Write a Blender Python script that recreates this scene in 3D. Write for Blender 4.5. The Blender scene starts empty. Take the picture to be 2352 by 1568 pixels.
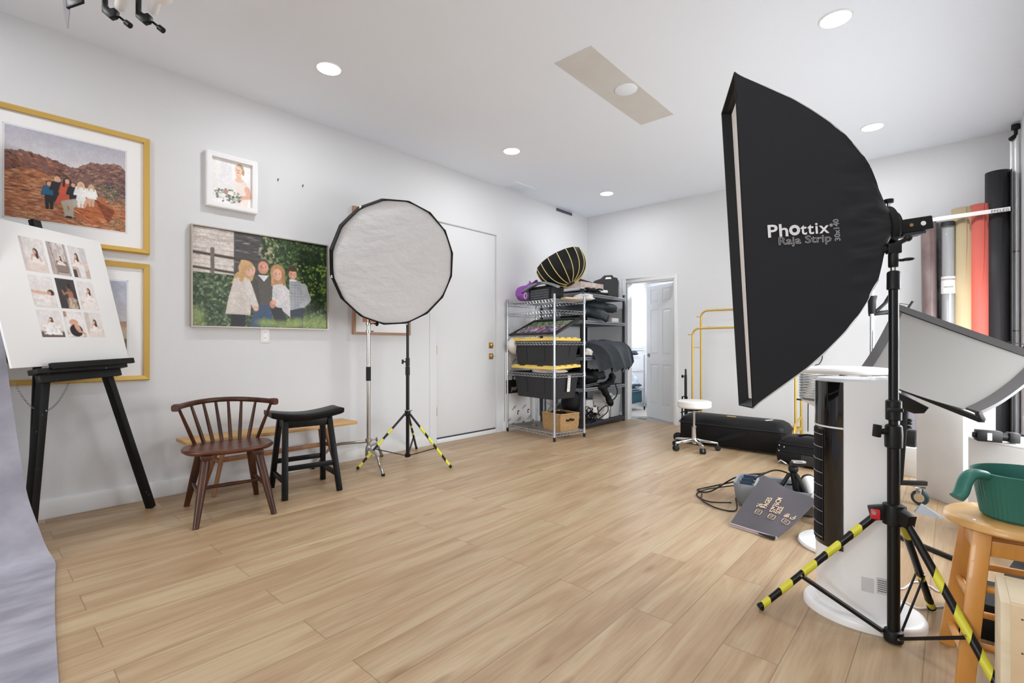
import bpy, bmesh, math, random
import numpy as np
from mathutils import Vector, Matrix, Euler
random.seed(4)
scene = bpy.context.scene
COL = scene.collection
PI = math.pi

# ------------------------------------------------------------------ materials
def lin(c):
    if isinstance(c, str):
        c = [int(c[i:i + 2], 16) / 255 for i in (0, 2, 4)]
    return tuple((v / 12.92 if v <= 0.04045 else ((v + 0.055) / 1.055) ** 2.4) for v in c[:3]) + (1.0,)

M = {}
def mat(name, col, rough=0.5, metal=0.0, col2=None, scale=8.0, stretch=(1, 1, 1), bump=0.0, bscale=None,
        detail=4.0, sheen=0.0, emit=0.0, trans=0.0, alpha=1.0, coat=0.0, spec=None, lo=0.35, hi=0.65):
    m = bpy.data.materials.new(name)
    m.use_nodes = True
    nt = m.node_tree; N = nt.nodes; L = nt.links
    b = N['Principled BSDF']
    b.inputs['Base Color'].default_value = lin(col)
    b.inputs['Roughness'].default_value = rough
    b.inputs['Metallic'].default_value = metal
    if spec is not None: b.inputs['Specular IOR Level'].default_value = spec
    if sheen: b.inputs['Sheen Weight'].default_value = sheen
    if trans: b.inputs['Transmission Weight'].default_value = trans
    if coat: b.inputs['Coat Weight'].default_value = coat
    if alpha < 1: b.inputs['Alpha'].default_value = alpha
    if emit:
        b.inputs['Emission Color'].default_value = lin(col); b.inputs['Emission Strength'].default_value = emit
    if col2 or bump:
        tc = N.new('ShaderNodeTexCoord'); mp = N.new('ShaderNodeMapping')
        mp.inputs['Scale'].default_value = stretch
        L.new(tc.outputs['Object'], mp.inputs['Vector'])
    if col2:
        n = N.new('ShaderNodeTexNoise'); n.inputs['Scale'].default_value = scale; n.inputs['Detail'].default_value = detail
        L.new(mp.outputs[0], n.inputs['Vector'])
        r = N.new('ShaderNodeValToRGB')
        r.color_ramp.elements[0].position = lo; r.color_ramp.elements[1].position = hi
        r.color_ramp.elements[0].color = lin(col); r.color_ramp.elements[1].color = lin(col2)
        L.new(n.outputs['Fac'], r.inputs['Fac']); L.new(r.outputs['Color'], b.inputs['Base Color'])
    if bump:
        n2 = N.new('ShaderNodeTexNoise'); n2.inputs['Scale'].default_value = bscale or scale; n2.inputs['Detail'].default_value = 3
        L.new(mp.outputs[0], n2.inputs['Vector'])
        bp = N.new('ShaderNodeBump'); bp.inputs['Strength'].default_value = bump; bp.inputs['Distance'].default_value = 0.02
        L.new(n2.outputs['Fac'], bp.inputs['Height']); L.new(bp.outputs[0], b.inputs['Normal'])
    M[name] = m
    return m

mat('wall_paint', 'd8d9db', 0.62, bump=0.035, bscale=60)
mat('ceiling_paint', 'eef4fc', 0.75, bump=0.06, bscale=14)
mat('trim_paint', 'dfe0e1', 0.4)
mat('unpainted_patch', 'd2cec9', 0.7, col2='d6d6d1', scale=3)
mat('white_plastic', 'efefef', 0.3)
mat('white_gloss', 'eeeeef', 0.18, coat=0.3)
mat('white_board', 'f0f0f0', 0.6)
mat('white_matte', 'e8e8e8', 0.7)
mat('platform_white', 'd9d7d4', 0.55, col2='dedcd9', scale=5)
mat('black_fabric', '1c1c20', 0.4, bump=0.2, bscale=5, stretch=(1, 1, 0.6), spec=0.35)
mat('black_nylon', '101012', 0.55, spec=0.25, bump=0.15, bscale=12)
mat('slate_fabric', '2f363d', 0.5, bump=0.3, bscale=12)
mat('rib_yellow', 'e0cc86', 0.5)
mat('charcoal_fabric', '2a2a2d', 0.6, bump=0.2, bscale=20)
mat('black_plastic', '131313', 0.42, spec=0.3)
mat('black_gloss', '0a0a0b', 0.08, coat=0.6)
mat('black_metal', '0e0e0f', 0.32, spec=0.35)
mat('black_paint', '131313', 0.5, spec=0.25, col2='c9c4bb', scale=38, lo=0.74, hi=0.78, detail=2)
mat('black_wood', '09090a', 0.42, col2='0e0e0f', scale=6, stretch=(1, 1, 0.2), spec=0.2)
mat('rubber', '0e0e0e', 0.7)
mat('tote_plastic', '2e2e30', 0.5, spec=0.3, bump=0.03, bscale=50)
mat('tote_yellow', 'f0cf6b', 0.4)
mat('grey_plastic', '7b7d82', 0.5)
mat('grey_felt', 'a2a5aa', 0.8)
mat('chrome', 'd4d6d9', 0.14, metal=1.0)
mat('zinc_wire', 'c3c7cc', 0.28, metal=0.85)
mat('steel', 'b7b4ae', 0.3, metal=1.0)
mat('grey_steel', '8b8f95', 0.42, metal=0.5)
mat('dark_steel', '3a3d42', 0.45, metal=0.3)
mat('gold_paint', 'c8a64e', 0.38, metal=0.35)
mat('gold_frame', 'd3ae5c', 0.4, metal=0.45)
mat('brass', 'b89a5c', 0.3, metal=0.8)
mat('champagne', 'b8aea2', 0.4, metal=0.4)
mat('dark_wood', '30190e', 0.36, col2='4e2c19', scale=5, stretch=(3, 3, 0.6), spec=0.35)
mat('seat_wood', '3c1f11', 0.36, col2='64371f', scale=5, stretch=(3, 0.6, 3), spec=0.4)
mat('bench_wood', 'b98d52', 0.45, col2='cfa468', scale=5, stretch=(4, 0.5, 4))
mat('bench_leg_wood', '8a5a34', 0.45, col2='9c6b42', scale=5, stretch=(4, 4, 0.5))
mat('stool_wood', 'c98a3e', 0.35, col2='d79b50', scale=4, stretch=(4, 4, 0.5), coat=0.2)
mat('stool_top_wood', 'cd9d5c', 0.36, col2='d8ab6b', scale=4, stretch=(0.6, 4, 4), coat=0.2)
mat('ply_wood', 'd9c6a6', 0.5, col2='e2d2b5', scale=4, stretch=(1, 1, 5))
mat('ply_side', 'cdb18b', 0.55, col2='d8bf9b', scale=3, stretch=(1, 1, 3))
mat('board_wood', 'd2b48c', 0.55, col2='dcc19b', scale=5, stretch=(0.6, 4, 4))
mat('frame_oak', '9b7458', 0.5, col2='a9836a', scale=6, stretch=(4, 0.5, 0.5))
mat('diffuser', 'cbcbcd', 0.75, bump=0.6, bscale=9, stretch=(1, 1, 1.6))
mat('diffuser_strip', 'e3dfdb', 0.75, bump=0.2, bscale=4)
mat('piping', 'd8d8d8', 0.5)
mat('tape_yellow', 'd9d53c', 0.4)
mat('tape_black', '121212', 0.35)
mat('red_clip', 'c21f2b', 0.35)
mat('reflector_grey', '706d69', 0.55)
mat('reflector_rim', '312e2d', 0.42)
mat('green_plastic', '2f6d61', 0.42, spec=0.4)
mat('purple_cloth', '8f4aa8', 0.6, col2='a35fbb', scale=6, bump=0.5, bscale=9)
mat('paper_beige', 'd8c49d', 0.7, col2='d3bd95', scale=3)
mat('paper_red', 'f2786a', 0.65)
mat('paper_black', '2b2a2d', 0.6)
mat('paper_grey', '6c686c', 0.7)
mat('paper_white', 'ece9e6', 0.6)
mat('vinyl_brown', '8d7f7e', 0.4, col2='6f5a57', scale=7, stretch=(1, 1, 0.4))
mat('vinyl_slate', '62626a', 0.5, col2='85868e', scale=12)
mat('clear_plastic', 'f2f3f4', 0.05, trans=0.92, spec=0.5)
mat('clear_bin', 'e3e5e8', 0.3, trans=0.4)
mat('backdrop_canvas', '85838e', 0.75, col2='afadb8', scale=4.5, stretch=(2.2, 0.9, 1), bump=0.06, bscale=40, detail=9, lo=0.3, hi=0.75)
mat('foam_pattern', 'e2e1e0', 0.6)
mat('ink', '171717', 0.6)
mat('letter_white', 'e8e8ea', 0.5)
mat('letter_gold', 'd9bfa2', 0.5)
mat('label_grey', 'd0d0d2', 0.5)
mat('pole_metal', 'e6e6e8', 0.3, metal=0.25)
mat('pad_cover', '4a464c', 0.5, col2='524d52', scale=3, bump=0.08, bscale=5)
mat('pad_edge', 'b3a3a3', 0.6)
mat('wicker', 'b58b58', 0.65, col2='caa473', scale=60, stretch=(1, 1, 3), bump=0.9, bscale=70, lo=0.4, hi=0.6)
mat('cushion_cream', 'dcd7cf', 0.8, bump=0.2, bscale=5)
mat('stool_leather', 'e2dfdb', 0.45)
mat('cardboard_white', 'dedad6', 0.6)
mat('teal_cloth', '1f4552', 0.7)
mat('blue_cloth', '9fb0c6', 0.8, col2='e4e9f0', scale=7, bump=0.4)
mat('navy_cloth', '25384a', 0.8, bump=0.4, bscale=9)
mat('pink_cloth', 'e3cfc8', 0.7, col2='f3ece8', scale=9, bump=0.6, bscale=10)
mat('box_art', 'a98d80', 0.6, col2='c9bdb4', scale=9)
mat('cord_white', 'e2e2e6', 0.4)
mat('screw_metal', '55585c', 0.4, metal=0.5)
mat('wheel_navy', '26404e', 0.4)
mat('vent_dark', '4a4f63', 0.5)
mat('slat_white', 'f4f5f7', 0.5)
mat('carpet_grey', 'a9a6a2', 0.9, bump=0.2, bscale=80)

def lamp_mat(name, strength):
    m = bpy.data.materials.new(name); m.use_nodes = True
    b = m.node_tree.nodes['Principled BSDF']
    b.inputs['Base Color'].default_value = (1, 1, 1, 1)
    b.inputs['Emission Color'].default_value = (1.0, 0.985, 0.96, 1)
    b.inputs['Emission Strength'].default_value = strength
    M[name] = m
lamp_mat('lamp_lens', 12.0)

def print_mat():
    m = bpy.data.materials.new('photo_print'); m.use_nodes = True
    N = m.node_tree.nodes; b = N['Principled BSDF']
    a = N.new('ShaderNodeVertexColor'); a.layer_name = 'Print'
    m.node_tree.links.new(a.outputs['Color'], b.inputs['Base Color'])
    b.inputs['Roughness'].default_value = 0.45
    M['photo_print'] = m
print_mat()

def floor_mat():
    m = bpy.data.materials.new('plank_floor'); m.use_nodes = True
    N = m.node_tree.nodes; L = m.node_tree.links; b = N['Principled BSDF']
    tc = N.new('ShaderNodeTexCoord')
    mp = N.new('ShaderNodeMapping'); mp.inputs['Rotation'].default_value = (0, 0, PI / 2)
    mp.inputs['Location'].default_value = (0.33, 0.07, 0)
    L.new(tc.outputs['Object'], mp.inputs['Vector'])
    def brick(c1, c2, mortar, msize):
        k = N.new('ShaderNodeTexBrick'); L.new(mp.outputs[0], k.inputs['Vector'])
        k.inputs['Scale'].default_value = 1.0; k.inputs['Brick Width'].default_value = 1.5; k.inputs['Row Height'].default_value = 0.182
        k.inputs['Mortar Size'].default_value = msize; k.inputs['Mortar Smooth'].default_value = 0.1
        k.offset = 0.37; k.offset_frequency = 2
        k.inputs['Color1'].default_value = c1; k.inputs['Color2'].default_value = c2; k.inputs['Mortar'].default_value = mortar
        return k
    k = brick((0, 0, 0, 1), (1, 1, 1, 1), (0.5, 0.5, 0.5, 1), 0.0)
    seam = brick((1, 1, 1, 1), (1, 1, 1, 1), (0, 0, 0, 1), 0.0016)
    # grain, shifted per plank
    sep = N.new('ShaderNodeVectorMath'); sep.operation = 'MULTIPLY_ADD'
    L.new(k.outputs['Color'], sep.inputs[0]); sep.inputs[1].default_value = (7.3, 5.1, 3.7)
    L.new(tc.outputs['Object'], sep.inputs[2])
    mg = N.new('ShaderNodeMapping'); mg.inputs['Scale'].default_value = (7.0, 0.75, 1)
    L.new(sep.outputs[0], mg.inputs['Vector'])
    n1 = N.new('ShaderNodeTexNoise'); n1.inputs['Scale'].default_value = 1.0; n1.inputs['Detail'].default_value = 5; n1.inputs['Distortion'].default_value = 1.4
    L.new(mg.outputs[0], n1.inputs['Vector'])
    mg2 = N.new('ShaderNodeMapping'); mg2.inputs['Scale'].default_value = (110, 5, 1)
    L.new(sep.outputs[0], mg2.inputs['Vector'])
    n2 = N.new('ShaderNodeTexNoise'); n2.inputs['Scale'].default_value = 1.0; n2.inputs['Detail'].default_value = 3
    L.new(mg2.outputs[0], n2.inputs['Vector'])
    r1 = N.new('ShaderNodeValToRGB'); e = r1.color_ramp.elements
    e[0].position = 0.25; e[0].color = lin('a18663'); e[1].position = 0.75; e[1].color = lin('c6b294')
    x = r1.color_ramp.elements.new(0.46); x.color = lin('b59877'); x = r1.color_ramp.elements.new(0.6); x.color = lin('bfa786')
    L.new(n1.outputs['Fac'], r1.inputs['Fac'])
    # knots
    mk = N.new('ShaderNodeMapping'); mk.inputs['Scale'].default_value = (5.5, 1.5, 1); L.new(sep.outputs[0], mk.inputs['Vector'])
    vo = N.new('ShaderNodeTexVoronoi'); vo.inputs['Scale'].default_value = 1.0; vo.inputs['Randomness'].default_value = 1.0
    L.new(mk.outputs[0], vo.inputs['Vector'])
    rk = N.new('ShaderNodeValToRGB'); rk.color_ramp.elements[0].position = 0.02; rk.color_ramp.elements[0].color = (0.55, 0.42, 0.32, 1)
    rk.color_ramp.elements[1].position = 0.11; rk.color_ramp.elements[1].color = (1, 1, 1, 1); L.new(vo.outputs['Distance'], rk.inputs['Fac'])
    def mul(a, bb, f):
        mx = N.new('ShaderNodeMix'); mx.data_type = 'RGBA'; mx.blend_type = 'MULTIPLY'; mx.inputs[0].default_value = f
        L.new(a, mx.inputs[6]); L.new(bb, mx.inputs[7]); return mx.outputs[2]
    r2 = N.new('ShaderNodeValToRGB'); r2.color_ramp.elements[0].position = 0.3; r2.color_ramp.elements[0].color = (0.72, 0.68, 0.64, 1)
    r2.color_ramp.elements[1].position = 0.62; r2.color_ramp.elements[1].color = (1, 1, 1, 1); L.new(n2.outputs['Fac'], r2.inputs['Fac'])
    r3 = N.new('ShaderNodeValToRGB'); r3.color_ramp.elements[0].color = (0.86, 0.84, 0.82, 1); r3.color_ramp.elements[1].color = (1, 1, 1, 1)
    L.new(k.outputs['Color'], r3.inputs['Fac'])
    r4 = N.new('ShaderNodeValToRGB'); r4.color_ramp.elements[0].color = (0.55, 0.5, 0.45, 1); r4.color_ramp.elements[1].color = (1, 1, 1, 1)
    L.new(seam.outputs['Color'], r4.inputs['Fac'])
    c = mul(r1.outputs['Color'], r2.outputs['Color'], 0.45)
    c = mul(c, r3.outputs['Color'], 0.9)
    c = mul(c, rk.outputs['Color'], 0.6)
    c = mul(c, r4.outputs['Color'], 0.9)
    L.new(c, b.inputs['Base Color'])
    b.inputs['Roughness'].default_value = 0.42
    bp = N.new('ShaderNodeBump'); bp.inputs['Strength'].default_value = 0.12; bp.inputs['Distance'].default_value = 0.004
    L.new(seam.outputs['Color'], bp.inputs['Height']); L.new(bp.outputs[0], b.inputs['Normal'])
    M['plank_floor'] = m
floor_mat()

# ------------------------------------------------------------------ geometry helpers
def V(*a): return Vector(a[0]) if len(a) == 1 else Vector(a)

class G:
    """collects shapes in world metres; build() links them as one mesh object"""
    def __init__(s): s.v = []; s.f = []
    def add(s, vs, fs):
        o = len(s.v); s.v += [tuple(x) for x in vs]; s.f += [tuple(i + o for i in f) for f in fs]; return s
    def box(s, c, size, rz=0.0, R=None):
        c = V(c); h = [x / 2 for x in size]
        R = R or Matrix.Rotation(rz, 3, 'Z')
        vs = [c + R @ V(x * h[0], y * h[1], z * h[2]) for x in (-1, 1) for y in (-1, 1) for z in (-1, 1)]
        return s.add(vs, [(0, 1, 3, 2), (4, 6, 7, 5), (0, 4, 5, 1), (2, 3, 7, 6), (0, 2, 6, 4), (1, 5, 7, 3)])
    def bx(s, x0, x1, y0, y1, z0, z1):
        return s.box(((x0 + x1) / 2, (y0 + y1) / 2, (z0 + z1) / 2), (x1 - x0, y1 - y0, z1 - z0))
    def beam(s, p, q, w, h, up=(0, 0, 1), w2=None, h2=None):
        p = V(p); q = V(q); d = (q - p).normalized(); up = V(up)
        a = d.cross(up)
        if a.length < 1e-4: a = d.cross(V(1, 0, 0))
        a.normalize(); b = a.cross(d).normalized(); w2 = w2 or w; h2 = h2 or h
        vs = []
        for o, ww, hh in ((p, w, h), (q, w2, h2)):
            vs += [o + a * (ww / 2) * i + b * (hh / 2) * j for i, j in ((-1, -1), (1, -1), (1, 1), (-1, 1))]
        return s.add(vs, [(0, 1, 2, 3), (7, 6, 5, 4), (0, 4, 5, 1), (1, 5, 6, 2), (2, 6, 7, 3), (3, 7, 4, 0)])
    def tube(s, pts, r, seg=10, caps=True, closed=False):
        pts = [V(p) for p in pts]; n = len(pts)
        rs = r if isinstance(r, (list, tuple)) else [r] * n
        t0 = (pts[1] - pts[0]).normalized()
        a = t0.cross(V(0, 0, 1))
        if a.length < 1e-3: a = t0.cross(V(1, 0, 0))
        a.normalize(); vs = []; fs = []
        for i, p in enumerate(pts):
            if closed: t = pts[(i + 1) % n] - pts[i - 1]
            else: t = pts[min(i + 1, n - 1)] - pts[max(i - 1, 0)]
            t.normalize()
            a = a - t * a.dot(t)
            if a.length < 1e-5: a = t.cross(V(0.3, 0.5, 0.8))
            a.normalize(); b = t.cross(a)
            vs += [p + (a * math.cos(2 * PI * k / seg) + b * math.sin(2 * PI * k / seg)) * rs[i] for k in range(seg)]
        m = n if closed else n - 1
        for i in range(m):
            j = (i + 1) % n
            for k in range(seg):
                l = (k + 1) % seg
                fs.append((i * seg + k, i * seg + l, j * seg + l, j * seg + k))
        if caps and not closed:
            fs.append(tuple(range(seg))[::-1]); fs.append(tuple((n - 1) * seg + k for k in range(seg)))
        return s.add(vs, fs)
    def lathe(s, prof, o=(0, 0, 0), axis=(0, 0, 1), seg=32, sx=1.0, sy=1.0, ang=0.0):
        ax = V(axis).normalized(); q = V(0, 0, 1).rotation_difference(ax); o = V(o)
        vs = []; fs = []; n = len(prof); ca, sa = math.cos(ang), math.sin(ang)
        for r, z in prof:
            for k in range(seg):
                x = r * sx * math.cos(2 * PI * k / seg); y = r * sy * math.sin(2 * PI * k / seg)
                vs.append(o + q @ V(x * ca - y * sa, x * sa + y * ca, z))
        for i in range(n - 1):
            for k in range(seg):
                l = (k + 1) % seg
                fs.append((i * seg + k, i * seg + l, (i + 1) * seg + l, (i + 1) * seg + k))
        if prof[0][0] > 1e-6: fs.append(tuple(range(seg))[::-1])
        if prof[-1][0] > 1e-6: fs.append(tuple((n - 1) * seg + k for k in range(seg)))
        return s.add(vs, fs)
    def loft(s, rings, cap0=True, cap1=True):
        m = len(rings[0]); vs = [p for r in rings for p in r]; fs = []
        for i in range(len(rings) - 1):
            for k in range(m):
                l = (k + 1) % m
                fs.append((i * m + k, i * m + l, (i + 1) * m + l, (i + 1) * m + k))
        if cap0: fs.append(tuple(range(m))[::-1])
        if cap1: fs.append(tuple((len(rings) - 1) * m + k for k in range(m)))
        return s.add(vs, fs)
    def grid(s, P):
        n, m = len(P), len(P[0]); vs = [p for r in P for p in r]
        return s.add(vs, [(i * m + j, i * m + j + 1, (i + 1) * m + j + 1, (i + 1) * m + j) for i in range(n - 1) for j in range(m - 1)])
    def ell(s, c, r, seg=16, rings=10, R=None):
        c = V(c); R = R or Matrix.Identity(3); vs = []; fs = []
        for i in range(rings + 1):
            t = PI * i / rings
            for k in range(seg):
                p = 2 * PI * k / seg
                vs.append(c + R @ V(r[0] * math.sin(t) * math.cos(p), r[1] * math.sin(t) * math.sin(p), r[2] * math.cos(t)))
        for i in range(rings):
            for k in range(seg):
                l = (k + 1) % seg
                fs.append((i * seg + k, (i + 1) * seg + k, (i + 1) * seg + l, i * seg + l))
        return s.add(vs, fs)
    def prism(s, poly, o, u, v, th):
        o = V(o); u = V(u); v = V(v); n = u.cross(v).normalized() * th; m = len(poly)
        vs = [o + u * a + v * b for a, b in poly] + [o + u * a + v * b + n for a, b in poly]
        fs = [tuple(range(m))[::-1], tuple(range(m, 2 * m))] + [(k, (k + 1) % m, m + (k + 1) % m, m + k) for k in range(m)]
        return s.add(vs, fs)
    def build(s, name, m, parent=None, smooth=None, bevel=0.0, seg=2, label=None, solid=0.0, xf=None, merge=True):
        bm = bmesh.new()
        vs = [bm.verts.new(p) for p in s.v]
        for f in s.f:
            try: bm.faces.new([vs[i] for i in f])
            except ValueError: pass
        if merge: bmesh.ops.remove_doubles(bm, verts=bm.verts, dist=1e-5)
        bmesh.ops.recalc_face_normals(bm, faces=bm.faces)
        if bevel:
            es = [e for e in bm.edges if len(e.link_faces) == 2 and e.calc_face_angle(0) > 0.5]
            if es: bmesh.ops.bevel(bm, geom=es, offset=bevel, segments=seg, affect='EDGES', profile=0.5, clamp_overlap=True)
            if smooth is None: smooth = 40
        if solid:
            bmesh.ops.solidify(bm, geom=bm.faces[:], thickness=solid)
            bmesh.ops.recalc_face_normals(bm, faces=bm.faces)
        if xf is not None: bm.transform(xf)
        if parent is not None: bm.transform(world(parent).inverted())
        me = bpy.data.meshes.new(name); bm.to_mesh(me); bm.free()
        me.materials.append(M[m])
        if smooth:
            me.polygons.foreach_set('use_smooth', [True] * len(me.polygons))
            me.set_sharp_from_angle(angle=math.radians(smooth))
        return link(name, me, parent, label)

def world(o):
    m = Matrix.Translation(o.location) @ o.rotation_euler.to_matrix().to_4x4()
    return world(o.parent) @ m if o.parent else m

def link(name, data, parent=None, label=None):
    o = bpy.data.objects.new(name, data); COL.objects.link(o)
    if parent is not None: o.parent = parent
    if label: o['label'] = label
    return o

def tag(o, label, cat, group=None):
    o['label'] = label; o['category'] = cat
    if group: o['group'] = group
    return o

def thing(name, label, cat, loc=(0, 0, 0), rz=0.0, group=None):
    o = bpy.data.objects.new(name, None); COL.objects.link(o)
    o.location = loc; o.rotation_euler = (0, 0, rz); o.empty_display_size = 0.1
    return tag(o, label, cat, group)

def struct(o): o['kind'] = 'structure'; return o

def dup(root, loc, rz=None, label=None):
    r = root.copy(); COL.objects.link(r); r.location = loc
    if rz is not None: r.rotation_euler = (0, 0, rz)
    if label: r['label'] = label
    for ch in list(root.children):
        c = ch.copy(); COL.objects.link(c); c.parent = r
        for g in list(ch.children):
            d = g.copy(); COL.objects.link(d); d.parent = c
    return r

def text(name, body, size, m, parent, o, u, v, bold=0.0, outline=0.0, align='LEFT', label=None, spacing=1.0):
    """flat lettering: origin o, reading direction u, up direction v"""
    cu = bpy.data.curves.new(name, 'FONT'); cu.body = body; cu.size = size; cu.align_x = align; cu.space_character = spacing
    cu.resolution_u = 3
    if outline:
        cu.fill_mode = 'NONE'; cu.bevel_depth = outline; cu.bevel_resolution = 0; cu.offset = bold
    else:
        cu.offset = bold; cu.extrude = 0.0004
    ob = bpy.data.objects.new(name, cu); COL.objects.link(ob)
    dg = bpy.context.evaluated_depsgraph_get(); dg.update()
    me = bpy.data.meshes.new_from_object(ob.evaluated_get(dg))
    bpy.data.objects.remove(ob); bpy.data.curves.remove(cu)
    u = V(u).normalized(); v = V(v); v = (v - u * v.dot(u)).normalized(); n = u.cross(v)
    X = Matrix(((u.x, v.x, n.x, o[0]), (u.y, v.y, n.y, o[1]), (u.z, v.z, n.z, o[2]), (0, 0, 0, 1)))
    me.transform((world(parent).inverted() if parent is not None else Matrix.Identity(4)) @ X)
    me.materials.clear(); me.materials.append(M[m])
    return link(name, me, parent, label)

# sweeping a band of tape round a leg between two fractions of its length, with slanted ends
def tape_bands(lg, p, q, bands, r, skew):
    p = V(p); q = V(q); d = (q - p); n = d.normalized(); a = n.cross(V(0, 0, 1)).normalized(); b = a.cross(n); S = 12
    for t0, t1 in bands:
        g = G(); vs = []
        for t in (t0, t1):
            for k in range(S):
                th = 2 * PI * k / S
                vs.append(p + d * t + n * skew * math.cos(th + 0.6) + (a * math.cos(th) + b * math.sin(th)) * r)
        g.add(vs, [(k, (k + 1) % S, S + (k + 1) % S, S + k) for k in range(S)])
        g.build('hazard_tape', 'tape_yellow', lg, smooth=40)

from mathutils import noise as mnoise
def crumple(g, amp, scale, seed=0.0):
    g.v = [tuple(V(p) + mnoise.noise_vector(V(p) * scale + V(seed, seed * .7, seed * 1.3)) * amp + mnoise.noise_vector(V(p) * scale * 2.7 + V(seed, 0, 0)) * amp * .4) for p in g.v]
    return g

def arc(c, r, a0, a1, n, u, v):
    c = V(c); u = V(u); v = V(v)
    return [c + (u * math.cos(a0 + (a1 - a0) * i / n) + v * math.sin(a0 + (a1 - a0) * i / n)) * r for i in range(n + 1)]

def smoothline(pts, n=6):
    pts = [V(p) for p in pts]; out = []
    for i in range(len(pts) - 1):
        p0 = pts[max(i - 1, 0)]; p1 = pts[i]; p2 = pts[i + 1]; p3 = pts[min(i + 2, len(pts) - 1)]
        for k in range(n):
            t = k / n
            out.append(0.5 * ((2 * p1) + (p2 - p0) * t + (2 * p0 - 5 * p1 + 4 * p2 - p3) * t * t + (3 * p1 - p0 - 3 * p2 + p3) * t ** 3))
    out.append(pts[-1]); return out

# ------------------------------------------------------------------ painted prints (a colour per print point)
_rng = np.random.default_rng(7)
def vnoise(h, w, cell, ax=1.0):
    gh, gw = max(2, int(h / cell) + 2), max(2, int(w / (cell * ax)) + 2)
    g = _rng.random((gh, gw))
    y = np.linspace(0, gh - 1.001, h); x = np.linspace(0, gw - 1.001, w)
    yi = y.astype(int); xi = x.astype(int); fy = (y - yi)[:, None]; fx = (x - xi)[None, :]
    fy = fy * fy * (3 - 2 * fy); fx = fx * fx * (3 - 2 * fx)
    a = g[np.ix_(yi, xi)]; b = g[np.ix_(yi, xi + 1)]; c = g[np.ix_(yi + 1, xi)]; d = g[np.ix_(yi + 1, xi + 1)]
    return (a * (1 - fx) + b * fx) * (1 - fy) + (c * (1 - fx) + d * fx) * fy

def hx(c): return np.array([int(c[i:i + 2], 16) / 255 for i in (0, 2, 4)])

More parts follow.
